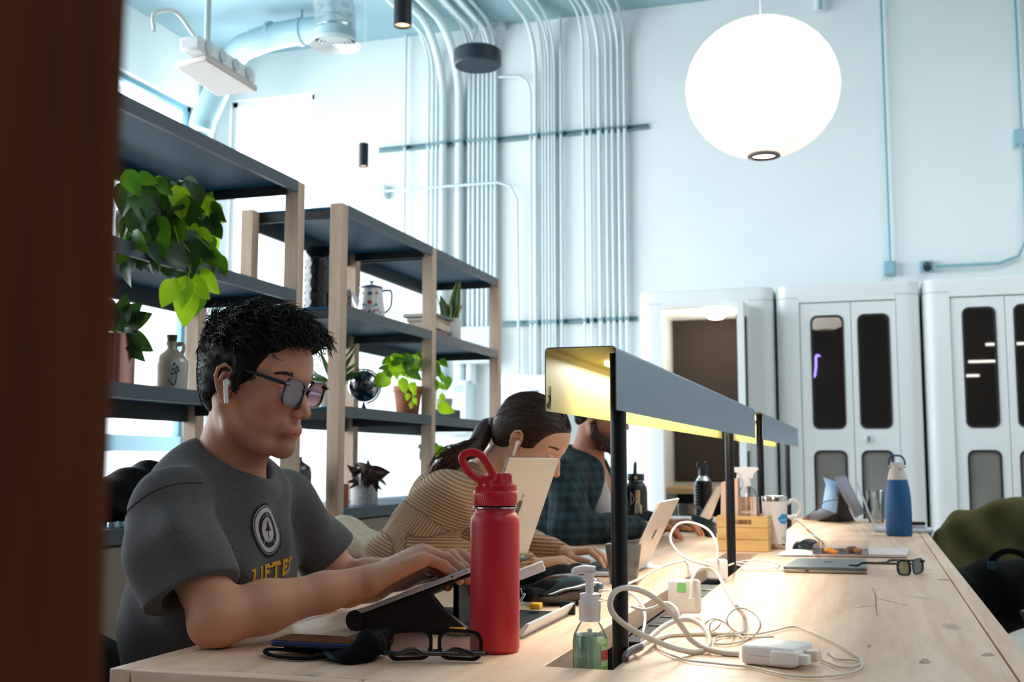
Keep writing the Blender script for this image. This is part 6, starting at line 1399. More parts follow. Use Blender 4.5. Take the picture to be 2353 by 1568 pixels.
cable('charger_cable', [(1840, 920, 1.66), (1960, 950, 0), (2090, 998, 0), (2180, 995, 0), (2235, 965, 0), (2200, 920, 0), (2060, 835, 0), (1900, 762, 0), (1780, 722, 0), (1640, 750, 0), (1500, 775, 0), (1390, 758, 0), (1330, 690, 1.86, ), (1333, 630, 1.87), (1390, 585, 1.89), (1460, 590, 1.88), (1530, 640, 1.85), (1550, 710, 1.83), (1500, 790, 0), (1400, 828, 0), (1290, 842, 0), (1240, 825, 0), (1265, 792, 0), (1380, 782, 0), (1480, 798, 0), (1640, 790, 0)], .0017, 'thin cream laptop cable coiling over the right half of the table')
cable('charger_cable', [(838, 832, 0), (880, 885, 0), (1050, 950, 0), (1200, 968, 0), (1350, 985, 0), (1500, 1000, 0), (1700, 1048, 0), (1900, 1066, 0), (2100, 1050, 0), (2215, 1015, 0), (2235, 970, 0), (2180, 950, 0), (2080, 945, 0), (2020, 895, 1.72)], .0016, 'thin cream laptop cable running along the front of the chargers')
props(MB().tube([c8(2005, 888, 1.72), c8(2045, 920, 1.715)], .0035, 10).build('magnetic_plug', m_wp), 'small white magnetic plug at the end of the thin front cable', 'plug')
cable('thin_cable', [(1180, 715, 0), (1185, 680, 1.87), (1225, 655, 1.88), (1280, 665, 1.88), (1265, 710, 1.86), (1215, 755, 0), (1210, 700, 1.86), (1235, 662, 1.87), (1290, 670, 1.86), (1350, 730, 0), (1440, 805, 0)], .0014, 'thin twisted cream cable loop beside the taped adapter')
cable('white_cable', [(430, 478, 2.35), (480, 465, 2.3), (560, 460, 2.2), (640, 425, 2.30), (760, 380, 0), (900, 305, 0), (1000, 277, 0), (1060, 285, 0), (1085, 330, 2.4), (1075, 370, 2.35)], .0026, 'white cable crossing the table behind the sanitiser to the slot', m_cabw)
cable('white_cable', [(640, 470, 2.05), (700, 500, 2.03), (750, 560, 2.0), (768, 610, 1.98), (770, 680, 1.95), (755, 760, 1.93), (745, 850, 1.92)], .0026, 'white cable hanging down into the slot beside the near lamp post', m_cabw)
cable('white_cable', [(680, 570, 1.98), (760, 592, 1.97), (830, 580, 1.96), (890, 550, 1.95), (940, 552, 1.95), (985, 590, 1.93), (1008, 655, 1.92)], .0028, 'short white cable arching over the slot beside the near lamp post', m_cabw)
cable('white_cable', [(430, 520, 0), (520, 545, 0), (640, 575, 0), (730, 560, 0), (700, 585, 0), (560, 580, 0), (440, 575, 0)], .0014, 'thin white cable lying flat left of the near lamp post', m_cabw)
cable('white_cable', [(1258, 250, 2.75), (1255, 150, 2.80), (1200, 55, 2.85), (1100, 8, 2.90), (1010, 8, 2.9), (955, 60, 2.9), (945, 130, 2.88), (1000, 210, 2.85), (1080, 258, 2.82), (1170, 285, 2.78), (1200, 290, 2.76)], .0030, 'white cable standing up in a round loop above the small square charger', m_cabw)
cable('white_cable', [(1338, 292, 2.75), (1400, 280, 0), (1480, 268, 0), (1600, 272, 0), (1680, 290, 0), (1640, 318, 0), (1500, 318, 0), (1400, 300, 0), (1390, 280, 0), (1450, 290, 0), (1560, 300, 0), (1660, 312, 0), (1640, 330, 0), (1480, 335, 0), (1420, 320, 0), (1500, 325, 0), (1650, 338, 0), (1720, 330, 0)], .0022, 'white cable coiled flat in front of the closed laptop', m_cabw)
a = c8(1700, 330, 0); ex = (c8(1790, 330, 0)-a); L = ex.length; M = Matrix.Translation(a+up(.001)) @ Matrix.Rotation(math.atan2(ex.y, ex.x), 4, 'Z')
props(MB().box(0, L, -.005, .005, 0, .007, .002, M).build('usb_plug', m_wp), 'white plug lying at the front edge of the closed laptop', 'plug')
def adapter(px0, py0, px1, py1, d, dep_, label, extra=None):
    a = atD(px0, py1, d); c_ = atD(px1, py0, d); w_ = (c_-a).dot(RV); h_ = (c_-a).dot(UV)
    t = thing('power_adapter', label, 'charger', tuple(a+RV*w_/2)); RH = Vector((RV.x, RV.y, 0)); M = Matrix.Translation(a) @ Matrix((RH, ZV.cross(RH), ZV)).transposed().to_4x4()
    MB().box(0, w_, 0, dep_, 0, h_, .006, M, seg=3).build('case', m_wp, t); return t, M, w_, h_
t, M, w_, h_ = adapter(1540, 1335, 1613, 1412, 2.12, .028, 'large white power adapter with green tape, upright in the cable slot')
MB().box(.011, .028, -.0008, 0, h_-.021, h_-.004, 0, M @ Matrix.Rotation(rad(3), 4, 'Y')).build('green_tape', mat('green_tape', '#8fdc86', .6), t)
t, M, w_, h_ = adapter(1627, 1287, 1674, 1333, 2.76, .028, 'small square white charger plugged into the slot sockets')
t = thing('power_strip', 'black desk power strip with sockets sunk in the cable slot', 'power strip', (-.405, 2.7, TRZ))
b = MB().box(-.437, -.373, 2.05, 3.05, TRZ+.001, TZ-.030, .003); b.build('body', m_steel, t)
for k in range(7):
    y = 2.12+.13*k; MB().box(-.427, -.383, y, y+.045, TZ-.0305, TZ-.0285, .0005).build('socket', mat('socket_black', '#0b0c0f', .25), t); MB().box(-.420, -.390, y+.006, y+.012, TZ-.0286, TZ-.0278).build('silver_bar', m_chrome, t)

# dark cracks and filled knots in the table top
m_crack = mat('dark_filler', '#6a5348', .6)
tb_ = tb
for pts in ([(2005, 1352), (2012, 1370), (2013, 1392), (2016, 1415)], [(2012, 1374), (2040, 1382), (2085, 1392)], [(1965, 1397), (2010, 1392)], [(2090, 1372), (2140, 1376)], [(2110, 1310), (2140, 1312)]):
    P = spline([tp(x, y)+up(.00015) for x, y in pts], 4)
    MB().tube(P, [.0006+.0007*math.sin(PI*(i+.5)/len(P)) for i in range(len(P))], 5, flat=.25, up=(0, 0, 1)).build('crack', m_crack, tb_)
for (x, y, sx, sy) in ((2125, 1520, 12, 7), (2270, 1505, 14, 5), (2170, 1333, 16, 2), (1997, 1485, 4, 5)):
    c0 = tp(x, y)+up(.0002); P = [c0]+[tp(x+sx*math.cos(a)*(1+.3*math.sin(3*a)), y+sy*math.sin(a)*(1+.25*math.cos(2*a)))+up(.0002) for a in [2*PI*i/18 for i in range(18)]]
    MB().add(P, [(0, i+1, (i+1) % 18+1) for i in range(18)]).build('knot', mat('knot_filler', '#b89a84', .6, var='#96796a', vscale=40), tb_)
# ================================================================== PEOPLE
def skin_mat(name, base, rough=.46):
    m = mat(name, base, rough, attr='paint', sss=.12, spec=.4, bump=.10, bscale=700); return m
def head_matrix(H, yaw, pitch, roll=0.0, s=1.0):
    """local x forward, y to the person's left, z up; yaw 0 faces +X"""
    R = Matrix.Rotation(rad(yaw), 4, 'Z') @ Matrix.Rotation(rad(pitch), 4, 'Y') @ Matrix.Rotation(rad(roll), 4, 'X')
    return Matrix.Translation(Vector(H)) @ R @ Matrix.Scale(s, 4)
class L:
    """sculpt in a local frame"""
    def __init__(s, S, M, sc=1.0): s.S, s.M, s.sc = S, M, sc; s.R = [[M[i][j]/sc for j in range(3)] for i in range(3)]
    def p(s, a): return np.array(s.M @ Vector(a))
    def ell(s, c, r, k=.01, op='u', rot=None):
        R = s.R
        if rot is not None: R = (Matrix(s.R).to_3x3() @ rot); R = [[R[i][j] for j in range(3)] for i in range(3)]
        s.S.ell(s.p(c), np.array(r)*s.sc, R, k*s.sc, op); return s
    def cone(s, a, b, ra, rb=None, k=.01, op='u'):
        s.S.cone(s.p(a), s.p(b), ra*s.sc, (ra if rb is None else rb)*s.sc, k*s.sc, op); return s
    def chain(s, P, r, k=.01, op='u'):
        s.S.chain([s.p(a) for a in P], [q*s.sc for q in r], k*s.sc, op); return s
def head(S, M, sc, male=True):
    l = L(S, M, sc); j = 1.0 if male else .88
    l.ell((-.010, 0, .040), (.098, .076, .080)); l.ell((.040, 0, .040), (.054, .062, .060), .02)
    l.ell((.030, 0, -.030), (.062, .060, .082), .02)
    for s_ in (1, -1):
        l.chain([(-.012, s_*.056*j, -.040), (.004, s_*.052*j, -.072), (.050, s_*.030*j, -.094), (.072, s_*.008, -.100)], [.017, .016*j, .014, .013], .014)
        l.ell((.058, s_*.040, -.022), (.024, .021, .020), .014)
        l.cone((.083, s_*.012, .026), (.066, s_*.050, .026), .0085, .007, .012)
        l.ell((.094, s_*.031, .003), (.014, .017, .0105), .008, 's')
        l.ell((.074, s_*.031, .0025), (.0128, .0135, .0125), .002)
        l.cone((.0835, s_*.018, .0075), (.0800, s_*.044, .0065), .0032, .0030, .003)      # upper lid
        l.cone((.0835, s_*.020, -.0055), (.0795, s_*.042, -.0050), .0024, .0022, .003)    # lower lid
        l.ell((.098, s_*.0105, -.036), (.0115, .0075, .0075), .004)
    l.chain([(.083, 0, .018), (.096, 0, -.008), (.107, 0, -.030)], [.0075, .0080, .0100], .006)
    l.ell((.1085, 0, -.033), (.0095, .0085, .0085), .005)
    for s_ in (1, -1): l.ell((.103, s_*.0065, -.0425), (.005, .0032, .0035), .002, 's')
    l.ell((.083, 0, -.064), (.019, .027, .017), .010)
    l.chain([(.088, .018, -.0680), (.0955, .006, -.0640), (.0955, -.006, -.0640), (.088, -.018, -.0680)], [.0018, .0030, .0030, .0018], .003)
    l.chain([(.087, .017, -.0730), (.0935, .004, -.0755), (.0935, -.004, -.0755), (.087, -.017, -.0730)], [.0020, .0034, .0034, .0020], .003)
    l.chain([(.087, .022, -.0700), (.0975, .006, -.0700), (.0975, -.006, -.0700), (.087, -.022, -.0700)], [.0012, .0014, .0014, .0012], .0015, 's')
    l.ell((.080, 0, -.094), (.017, .019, .017), .012)
    for s_ in (1, -1): ear(l, s_)
def ear(l, s_):
    y = .074*s_
    rim = [(-.002, y*.97, -.030), (-.010, y*1.03, -.026), (-.018, y*1.10, -.010), (-.022, y*1.16, .008), (-.018, y*1.18, .022), (-.008, y*1.14, .029), (.002, y*1.05, .024), (.004, y*.98, .012)]
    l.ell((-.008, y*1.0, -.002), (.016, .007, .027), .004)
    l.chain(rim, [.0058, .0048, .0036, .0034, .0034, .0034, .0032, .0028], .002)
    l.ell((-.007, y*1.10, .000), (.0095, .0065, .0160), .002, 's')
    l.chain([(-.013, y*1.06, -.012), (-.013, y*1.10, .006), (-.007, y*1.08, .016)], [.0024, .0024, .0020], .002)
    l.cone((.004, y*.98, -.004), (.004, y*1.02, -.002), .0045, .004, .003)
def hand(S, W, K, T, lat, upv, thumb, sc=1.0, curls=((.30, .55, .35),)*4, spread=.018, k=.0035, fl=(.040, .046, .043, .033)):
    """W wrist, K middle knuckle, T where the fingers aim; lat = unit vector from index side to little finger side"""
    W, K, T, lat, upv = [Vector(x) for x in (W, K, T, lat, upv)]
    d = (K-W).normalized(); fd = (T-K).normalized(); out = []
    lat = (lat-d*lat.dot(d)).normalized()
    for i, (o, ln, r) in enumerate(((-1.5, fl[0], .0088), (-.5, fl[1], .0090), (.5, fl[2], .0086), (1.5, fl[3], .0076))):
        kn = K+lat*(o*spread*sc)-d*(.004*(abs(o+.5))**1.5*sc)-upv*(.003*abs(o)*sc)
        w0 = W+lat*(o*.011*sc)
        S.cone(w0, kn-d*.008*sc, .0125*sc, .0105*sc, .012*sc)
        c = curls[i if i < len(curls) else -1]; dirv = (fd+lat*(o*.05)).normalized(); ax = dirv.cross(upv).normalized()
        p = kn; ang = 0; rr = r*1.10*sc; pts = [p]; rs = [rr]
        for q, (f_, a) in enumerate(zip((1.0, .62, .50), c)):
            ang += a; v = Matrix.Rotation(-ang, 3, ax) @ (Matrix.Rotation(.45, 3, ax) @ dirv if False else dirv); p = p+v*(ln*f_*sc); rr *= .90; pts.append(p); rs.append(rr)
        S.chain(pts, rs, k*sc); out.append(pts)
    # thumb
    b = W+d*.022*sc-lat*.020*sc-upv*.006*sc; t1 = b+(d*.55-lat*.75-upv*.25).normalized()*.040*sc; t2 = t1+(d*.9-lat*.25-upv*.25).normalized()*.032*sc; t3 = t2+(d*.95+lat*.05-upv*.3).normalized()*.024*sc
    S.chain([b, t1, t2, t3], [.016*sc, .0112*sc, .0098*sc, .0080*sc], .006*sc)
    return out
def arm(S, sh, el, wr, r=(.050, .043, .040, .026), k=.02, lat=None):
    sh, el, wr = Vector(sh), Vector(el), Vector(wr)
    S.chain([sh, sh.lerp(el, .5), el], [r[0], r[0]*.92, r[1]], k); S.chain([el, el.lerp(wr, .30), el.lerp(wr, .7), wr], [r[1], r[2]*1.06, r[2]*.80, r[3]], k)
def near(P, pts): return np.min(np.stack([np.linalg.norm(P-np.array(q), axis=1) for q in pts]), axis=0)
def smooth01(x, a, b): t = np.clip((x-a)/(b-a), 0, 1); return t*t*(3-2*t)
def paint_skin(me, P, base, M, sc, lipc, male, beard=0.0, hands=()):
    rgb = np.tile(np.array(srgb(base)), (len(P), 1)); Mi = np.array(M.inverted()); Q = (P @ Mi[:3, :3].T)+Mi[:3, 3]
    def mixc(w, c): rgb[:] = rgb*(1-w[:, None])+np.array(srgb(c))*w[:, None]
    inh = (np.abs(Q) < np.array([.14, .1, .16])).all(1)
    lips = ((np.abs(Q[:, 2]+.0697-.0) < .0085-.14*np.abs(Q[:, 1])**1.0*.3) & (np.abs(Q[:, 1]) < .023) & (Q[:, 0] > .084))
    mixc(lips*.55, lipc)
    e = smooth01(-near(Q, [(-.008, .080, 0), (-.008, -.080, 0)]), -.035, -.012); mixc(e*.35*inh, '#b0523c')
    ch = smooth01(-near(Q, [(.07, .045, -.03), (.07, -.045, -.03), (.108, 0, -.033)]), -.035, -.008); mixc(ch*.22*inh, '#b4553f')
    if male:
        st = smooth01(-Q[:, 2], .045, .085)*smooth01(Q[:, 0], -.02, .03)*(Q[:, 2] > -.14)*inh*(~lips); mixc(st*(.28 if not beard else beard), '#3a2a22' if not beard else '#2a1a12')
        mu = smooth01(-np.abs(Q[:, 2]+.056), -.010, -.004)*(Q[:, 0] > .075)*(np.abs(Q[:, 1]) < .03)*(~lips); mixc(mu*(.18 if not beard else beard), '#3a2a22')
    # eyes: white, iris
    for s_ in (1, -1):
        dd = np.linalg.norm(Q-np.array([.0865, s_*.030, .001]), axis=1); w = (np.linalg.norm((Q-np.array([.078, s_*.031, .0015]))/np.array([.02, .0135, .0050]), axis=1) < 1)&(Q[:, 0] > .079)
        if male: mixc(w*.8, '#cfc4bb'); mixc(((np.linalg.norm((Q-np.array([.085, s_*.0300, -.0005]))/np.array([.02, .0052, .0052]), axis=1) < 1) & w)*.95, '#2a1c14')
        else: mixc(w*.0, '#cfc4bb')
    for hp in hands:
        n_ = smooth01(-near(P, hp), -.012, -.005); mixc(n_*.20, '#c0604a')
    paint(me, rgb)
def nails(par, tips, upv, m, sc=1.0):
    for pts in tips:
        a, b = pts[-2], pts[-1]; d = (b-a).normalized(); u = (Vector(upv)-d*Vector(upv).dot(d)).normalized(); s_ = d.cross(u)
        c = b+u*.0060*sc; P = []
        for i in range(4):
            P.append([c+d*((-.006+.0042*i)*sc)+s_*(.0042*j*sc)-u*((.0012*j*j+.0003*i*i)*sc) for j in (-1, -.5, 0, .5, 1)])
        MB().grid(P).build('fingernail', m, par, smooth=180, solid=.0006)
def locks(mb, roots, normals, flow, L_, curl, r, rn, seg=7, n=4):
    for p, nn in zip(roots, normals):
        p = Vector(p); nn = Vector(nn).normalized(); f = Vector(flow(p, nn)); f = (f-nn*f.dot(nn)); f = f.normalized() if f.length > 1e-6 else nn.orthogonal()
        f = Matrix.Rotation(rn.uniform(-.7, .7), 3, nn) @ f; s_ = nn.cross(f); ln = rn.uniform(.6, 1.25)*L_; c_ = curl*rn.uniform(.5, 1.2); ph = rn.uniform(0, 6.28); P = []; R = []
        for i in range(seg+1):
            t = i/seg; w_ = ph+t*rn.uniform(5.0, 7.0)
            P.append(p+f*(ln*t)+nn*(.0015+c_*.9*math.sin(PI*t)+c_*.45*math.sin(w_))+s_*(c_*math.cos(w_))); R.append(r*(1-t*.75))
        mb.tube(P, R, n, cap=False)
m_eyebrow = mat('brow_hair', '#1d120d', .7)
def brows(par, l, m, sc, male):
    b = MB(); rn = random.Random(4)
    for s_ in (1, -1):
        for i in range(150):
            t = rn.random(); x, y, z = .0925-.018*t*t, s_*(.012+.038*t), (.0245 if male else .026)+.006*math.sin(t*2.4)+rn.uniform(-.0038, .0038)*(1-.5*t)
            p = Vector(l.p((x+.0005, y, z))); q = Vector(l.p((x-.002, y+s_*.007, z+.0025*(1-t)-.001*t))); b.tube([p, (p+q)/2+(p-Vector(l.p((0, 0, 0)))).normalized()*.0006, q], [.0010*sc, .0009*sc, .0003], 3, cap=False)
    o = b.build('eyebrows', m, par, smooth=60); o['kind'] = 'stuff'; return o
def earbud(par, l, s_, m):
    y = .086*s_
    MB().tube([l.p((.002, y*.98, -.002)), l.p((.004, y*1.04, .001))], .0058*l.sc, 14).tube([l.p((.003, y*1.05, .003)), l.p((.006, y*1.045, -.012)), l.p((.010, y*1.02, -.034))], [.0036*l.sc]*3, 10).build('earbud', m, par, smooth=60)
m_bud = mat('earbud_white', '#eeebe8', .25)
m_nail = mat('nail_pink', '#c98b78', .3)
# ------------------------------------------------------------------ the man in front
man = thing('person', 'man with dark wavy hair and glasses in a grey printed t-shirt, typing', 'person', (-1.18, 1.82, 0))
SK = '#cc9070'
msk = skin_mat('skin_tanned', SK)
MH = head_matrix((-1.045, 1.80, 1.176), -5, 10, 0, 1.03); SH = 1.03
S = SDF((-1.26, 1.50, .752), (-.58, 2.26, 1.335), .0023)
head(S, MH, SH, True); lm = L(S, MH, SH)
NB = Vector((-1.115, 1.82, 1.00))
S.chain([lm.p((-.022, 0, -.045)), NB.lerp(Vector(lm.p((-.022, 0, -.045))), .5), NB], [.053, .054, .066], .02)
S.cone(lm.p((-.03, -.05, -.03)), (-1.06, 1.80, 1.02), .014, .012, .02)        # neck cord
S.cone(lm.p((.020, 0, -.085)), NB+Vector((.035, 0, .02)), .030, .03, .02)
S.cone(NB, NB+Vector((0, 0, -.08)), .07, .10, .02)
shR, elR, wrR = Vector((-1.115, 1.645, .965)), Vector((-.985, 1.600, .796)), Vector((-.815, 1.785, .840))
shL, elL, wrL = Vector((-1.085, 1.985, .965)), Vector((-.985, 2.06, .800)), Vector((-.80, 2.01, .846))
S.cone(NB+Vector((-.01, 0, -.06)), shR, .05, .036, .03); S.cone(NB+Vector((-.01, 0, -.06)), shL, .05, .036, .03)
arm(S, shR, elR, wrR, (.046, .041, .0375, .0275)); arm(S, shL, elL, wrL, (.044, .039, .037, .0265))
S.ell(elR+Vector((-.012, -.008, -.014)), (.028, .026, .026), k=.02)
kR, tR = Vector((-.742, 1.858, .889)), Vector((-.668, 1.905, .878)); kL, tL = Vector((-.725, 1.998, .874)), Vector((-.665, 1.985, .862))
upn = Vector((-.25, .1, 1)).normalized()
hR = hand(S, wrR, kR, tR, (.62, -.78, -.06), upn, 1, 1.26, ((.42, .42, .22), (.22, .40, .22), (.20, .38, .20), (.28, .30, .16)), fl=(.032, .036, .034, .026))
hL = hand(S, wrL, kL, tL, (.30, .95, -.05), upn, 1, 1.12, ((.40, .45, .25), (.30, .45, .25), (.28, .45, .25), (.35, .35, .2)), fl=(.034, .038, .036, .028))
me, P = S.mesh('body', smooth=2)
paint_skin(me, P, SK, MH, 1, '#9a4a40', True, hands=[[p for f in hR for p in f[1:]], [p for f in hL for p in f[1:]]])
body = finish(me, 'body', msk, man, world=True, smooth=180)
nails(body, hR, upn, m_nail, 1.04); nails(body, hL, upn, m_nail)
brows(body, lm, m_eyebrow, 1.0, True)
for s_ in (-1,): earbud(man, lm, s_, m_bud)
# hair
m_hair = mat('dark_brown_hair', '#0d0806', .55, spec=.25, var='#1a100b', vscale=90)
S = SDF(np.array(MH @ Vector((0, 0, .03)))-.17, np.array(MH @ Vector((0, 0, .03)))+.17, .0026); l = L(S, MH, SH)
l.ell((-.010, 0, .048), (.100, .084, .082), .01); l.ell((-.046, 0, .005), (.056, .068, .076), .02)
l.chain([(-.06, .02, .094), (0, .03, .110), (.05, .03, .106), (.084, .015, .092)], [.022, .022, .023, .018], .02)
l.chain([(-.06, -.03, .090), (0, -.03, .110), (.05, -.03, .108), (.086, -.012, .090)], [.022, .022, .023, .018], .02)
l.chain([(.065, .045, .082), (.088, .02, .084), (.089, -.018, .084), (.068, -.048, .080)], [.017, .018, .018, .016], .015)
l.ell((.105, 0, .005), (.070, .14, .078), .006, 's'); l.ell((.045, 0, -.095), (.075, .12, .115), .006, 's')
l.ell((-.008, .088, -.012), (.024, .03, .036), .004, 's'); l.ell((-.008, -.088, -.012), (.024, .03, .036), .004, 's')
l.ell((-.03, 0, -.16), (.12, .12, .085), .006, 's')
for s_ in (1, -1): l.chain([(.014, s_*.077, .045), (.014, s_*.0775, .012), (.013, s_*.0755, -.012)], [.008, .007, .004], .006)
S.fn(lambda x, y, z: (.0035*np.sin(120*x+60*z)*np.sin(100*z+40*y)+.0015*np.sin(260*y+180*x)*np.sin(240*z))*smooth01(z, 1.20, 1.25))
me, P = S.mesh('hair')
me.vertices.foreach_get; nrm = np.empty(len(P)*3, np.float32); me.vertices.foreach_get('normal', nrm); nrm = nrm.reshape(-1, 3)
Mi = np.array(MH.inverted()); Q = P @ Mi[:3, :3].T+Mi[:3, 3]
hb = MB(); me.polygons.foreach_get
fv = np.empty(len(me.loops), np.int32); me.loops.foreach_get('vertex_index', fv); hb.v = [tuple(p) for p in P]; hb.f = [tuple(q) for q in fv.reshape(-1, 4)]; hb.mi = [0]*len(hb.f)
rn = random.Random(9)
top = [i for i in np.where((Q[:, 2] > .06) & (nrm @ (np.array(MH)[:3, 2]/SH) > -.1))[0]]; side = [i for i in np.where((Q[:, 2] > -.04) & (Q[:, 2] <= .07) & (Q[:, 0] < .05))[0]]
pick = rn.sample(top, 1500); fw = Vector(np.array(MH)[:3, 0]); upm = Vector(np.array(MH)[:3, 2]); lf = Vector(np.array(MH)[:3, 1])
locks(hb, P[pick], nrm[pick], lambda p, n_: fw*rn.uniform(.5, 1)+lf*rn.uniform(-.5, .5), .034, .0038, .0016, rn, 9)
pick = rn.sample(side, 1100); locks(hb, P[pick], nrm[pick], lambda p, n_: -upm*.9-fw*rn.uniform(0, .6), .014, .0012, .0009, rn, 4)
bpy.data.meshes.remove(me); hair = hb.build('hair', m_hair, man, smooth=180); hair['kind'] = 'stuff'
# glasses on the face
Mg = MH @ Matrix.Translation((.1035, 0, .000)) @ Matrix(((0, 1, 0, 0), (-1, 0, 0, 0), (0, 0, 1, 0), (0, 0, 0, 1))) @ Matrix.Rotation(rad(-8), 4, 'X')
eg = thing('eyeglasses', None, None, tuple(Mg.translation)); eg.parent = man; eg.location = Mg.translation-Vector(man.location); del eg
eg = [o for o in bpy.data.objects if o.parent == man and o.name.startswith('eyeglasses')][0]
m_lens3 = thin_glass('violet_glint_lens', (.90, .58, .82), .22)  # violet tint stands in for the reflection on the coated lens
glasses(eg, Mg, (-7, -7), .049, .040, .0038, m_lens3, tl=.125, m=mat('dark_tortoise', '#17131a', .2, coat=.5), drop=.004)
# thin gold chain
MB().tube(spline([NB+Vector((-.064, -.025, .028)), NB+Vector((-.035, -.060, .014)), NB+Vector((.005, -.071, -.004)), NB+Vector((.03, -.068, -.022))], 6), .0009, 5).build('neck_chain', mat('gold', '#d8a86a', .25, 1.0), man)
# ---- t-shirt
TS = '#443f40'
m_tee = mat('heather_grey_jersey', TS, .85, var='#544e4f', vscale=260, bump=.25, bscale=600, sheen=.15)
S = SDF((-1.36, 1.46, .42), (-.90, 2.28, 1.09), .0040)
S.ell((-1.140, 1.82, .885), (.120, .172, .20)); S.ell((-1.135, 1.77, .875), (.120, .115, .19)); S.ell((-1.135, 1.875, .875), (.120, .115, .19)); S.ell((-1.150, 1.82, .70), (.132, .160, .20), k=.04); S.ell((-1.165, 1.82, .55), (.135, .175, .12), k=.04)
S.chain([shR+Vector((.0, .02, 0)), NB+Vector((0, -.05, -.022)), NB+Vector((0, .05, -.022)), shL+Vector((0, -.02, 0))], [.054, .058, .058, .054], .04)
S.cone(NB+Vector((.0, 0, -.03)), NB+Vector((.055, 0, -.12)), .066, .07, .05); S.cone(NB+Vector((-.03, 0, -.02)), NB+Vector((-.05, 0, -.2)), .066, .10, .05)
eR = shR.lerp(elR, .74)+Vector((-.012, -.006, -.01)); eL = shL.lerp(elL, .68)+Vector((0, .01, 0))
S.chain([shR, shR.lerp(eR, .5)+Vector((-.006, -.006, 0)), eR+(eR-shR)*.25], [.057, .066, .075], .03); S.chain([shL, eL+(eL-shL)*.25], [.055, .064], .03)
def folds(x, y, z):
    a = .0045*np.sin(46*(x*.9+z*.55)+2.2*np.sin(9*y+4*z))*smooth01(1.05-z, 0, .15)
    b = .0035*np.sin(70*(y*.8-z*.35)+2*np.sin(14*x))
    c = .005*np.sin(60*z+22*x+3*np.sin(11*y))*np.exp(-((y-1.66)/.09)**2)*np.exp(-((z-.80)/.12)**2)
    return a*1.6+b*1.3+c*1.3
S.fn(folds)
# sleeve openings and neckline
for s_, e_ in ((shR, eR), (shL, eL)):
    dv = (e_-s_).normalized(); n = np.array(dv)
    lo = np.minimum(np.array(s_), np.array(e_+(e_-s_)*.5))-.14; hi = np.maximum(np.array(s_), np.array(e_+(e_-s_)*.5))+.14
    sl, g = S.sub(lo, hi); dd = (g[0]-e_.x)*n[0]+(g[1]-e_.y)*n[1]+(g[2]-e_.z)*n[2]
    px_, py_, pz_ = g[0]-e_.x, g[1]-e_.y, g[2]-e_.z; rad_ = np.sqrt(np.maximum(px_**2+py_**2+pz_**2-dd**2, 0)); inside = np.maximum(-dd, rad_-.088)
    S.comb(sl, inside.astype(np.float32), .005, 's')
    S.cone(s_.lerp(e_, .45), e_+dv*.05, *((.046, .058) if s_ is shR else (.036, .044)), .004, 's')
hm = Vector(lm.p((-.02, 0, -.06)))
NR = [NB+Vector((.012+.066*math.cos(a), .066*math.sin(a), .022-.030*math.cos(a))) for a in [2*PI*i/20 for i in range(20)]]
for i in range(20): S.cone(NR[i]+Vector((0, 0, -.004)), NR[(i+1) % 20]+Vector((0, 0, -.004)), .013, .013, .022)
S.cone(NB+Vector((.010, 0, -.010)), NB+Vector((.040, 0, .12)), .058, .085, .006, 's')
S.cone(elR, shR.lerp(elR, .3), .047, .049, .003, 's') if False else None
me, P = S.mesh('t_shirt', smooth=1)
tee = finish(me, 't_shirt', m_tee, man, world=True, smooth=180)
bvh = BVHTree.FromPolygons([tuple(p) for p in P], [tuple(f.vertices) for f in me.polygons])
# collar band, hems and seams lie on the cloth
def surf(p, d, off=.001):
    h = bvh.ray_cast(Vector(p)-Vector(d)*.0, Vector(d), 1.0)
    return (h[0]+h[1]*off) if h[0] is not None else None
ring = []
for i in range(40):
    a = 2*PI*i/40; o = NB+Vector((.014, 0, 0)); dirv = Vector((math.cos(a), math.sin(a), 0))
    best = None
    for zz_ in np.arange(.06, -.09, -.003):
        p = o+dirv*.079+Vector((0, 0, zz_)); h = bvh.find_nearest(p)
        if h[0] is not None and (h[0]-p).length < .004: best = h[0]+h[1]*.0008; break
    if best is None: h = bvh.find_nearest(o+dirv*.080+Vector((0, 0, -.015))); best = h[0]+h[1]*.0008
    ring.append(best)
ring = [(ring[i-1]+ring[i]*2+ring[(i+1) % 40])/4 for i in range(40)]
MB().tube([p+Vector((0, 0, .004)) for p in NR], .0062, 8, closed=True, flat=1.6).build('collar_band', mat('rib_collar', '#403e40', .85, bump=.3, bscale=400), tee, smooth=60)
seam = []
for i in range(25):
    a = -2.6+4.6*i/24; dv = (eR-shR).normalized(); s1 = dv.orthogonal().normalized(); s2 = dv.cross(s1)
    o = shR+Vector((.004, .006, .012)); dd = s1*math.cos(a)+s2*math.sin(a); h = bvh.ray_cast(o+dd*.25, -dd, .3)
    if h[0] is not None and (h[0]-o).length < .11: seam.append(h[0]+h[1]*.0004)
if len(seam) > 5: MB().tube(spline(seam, 3), .0011, 5).build('shoulder_seam', mat('seam_thread', '#2e2c2e', .9), tee, smooth=60)
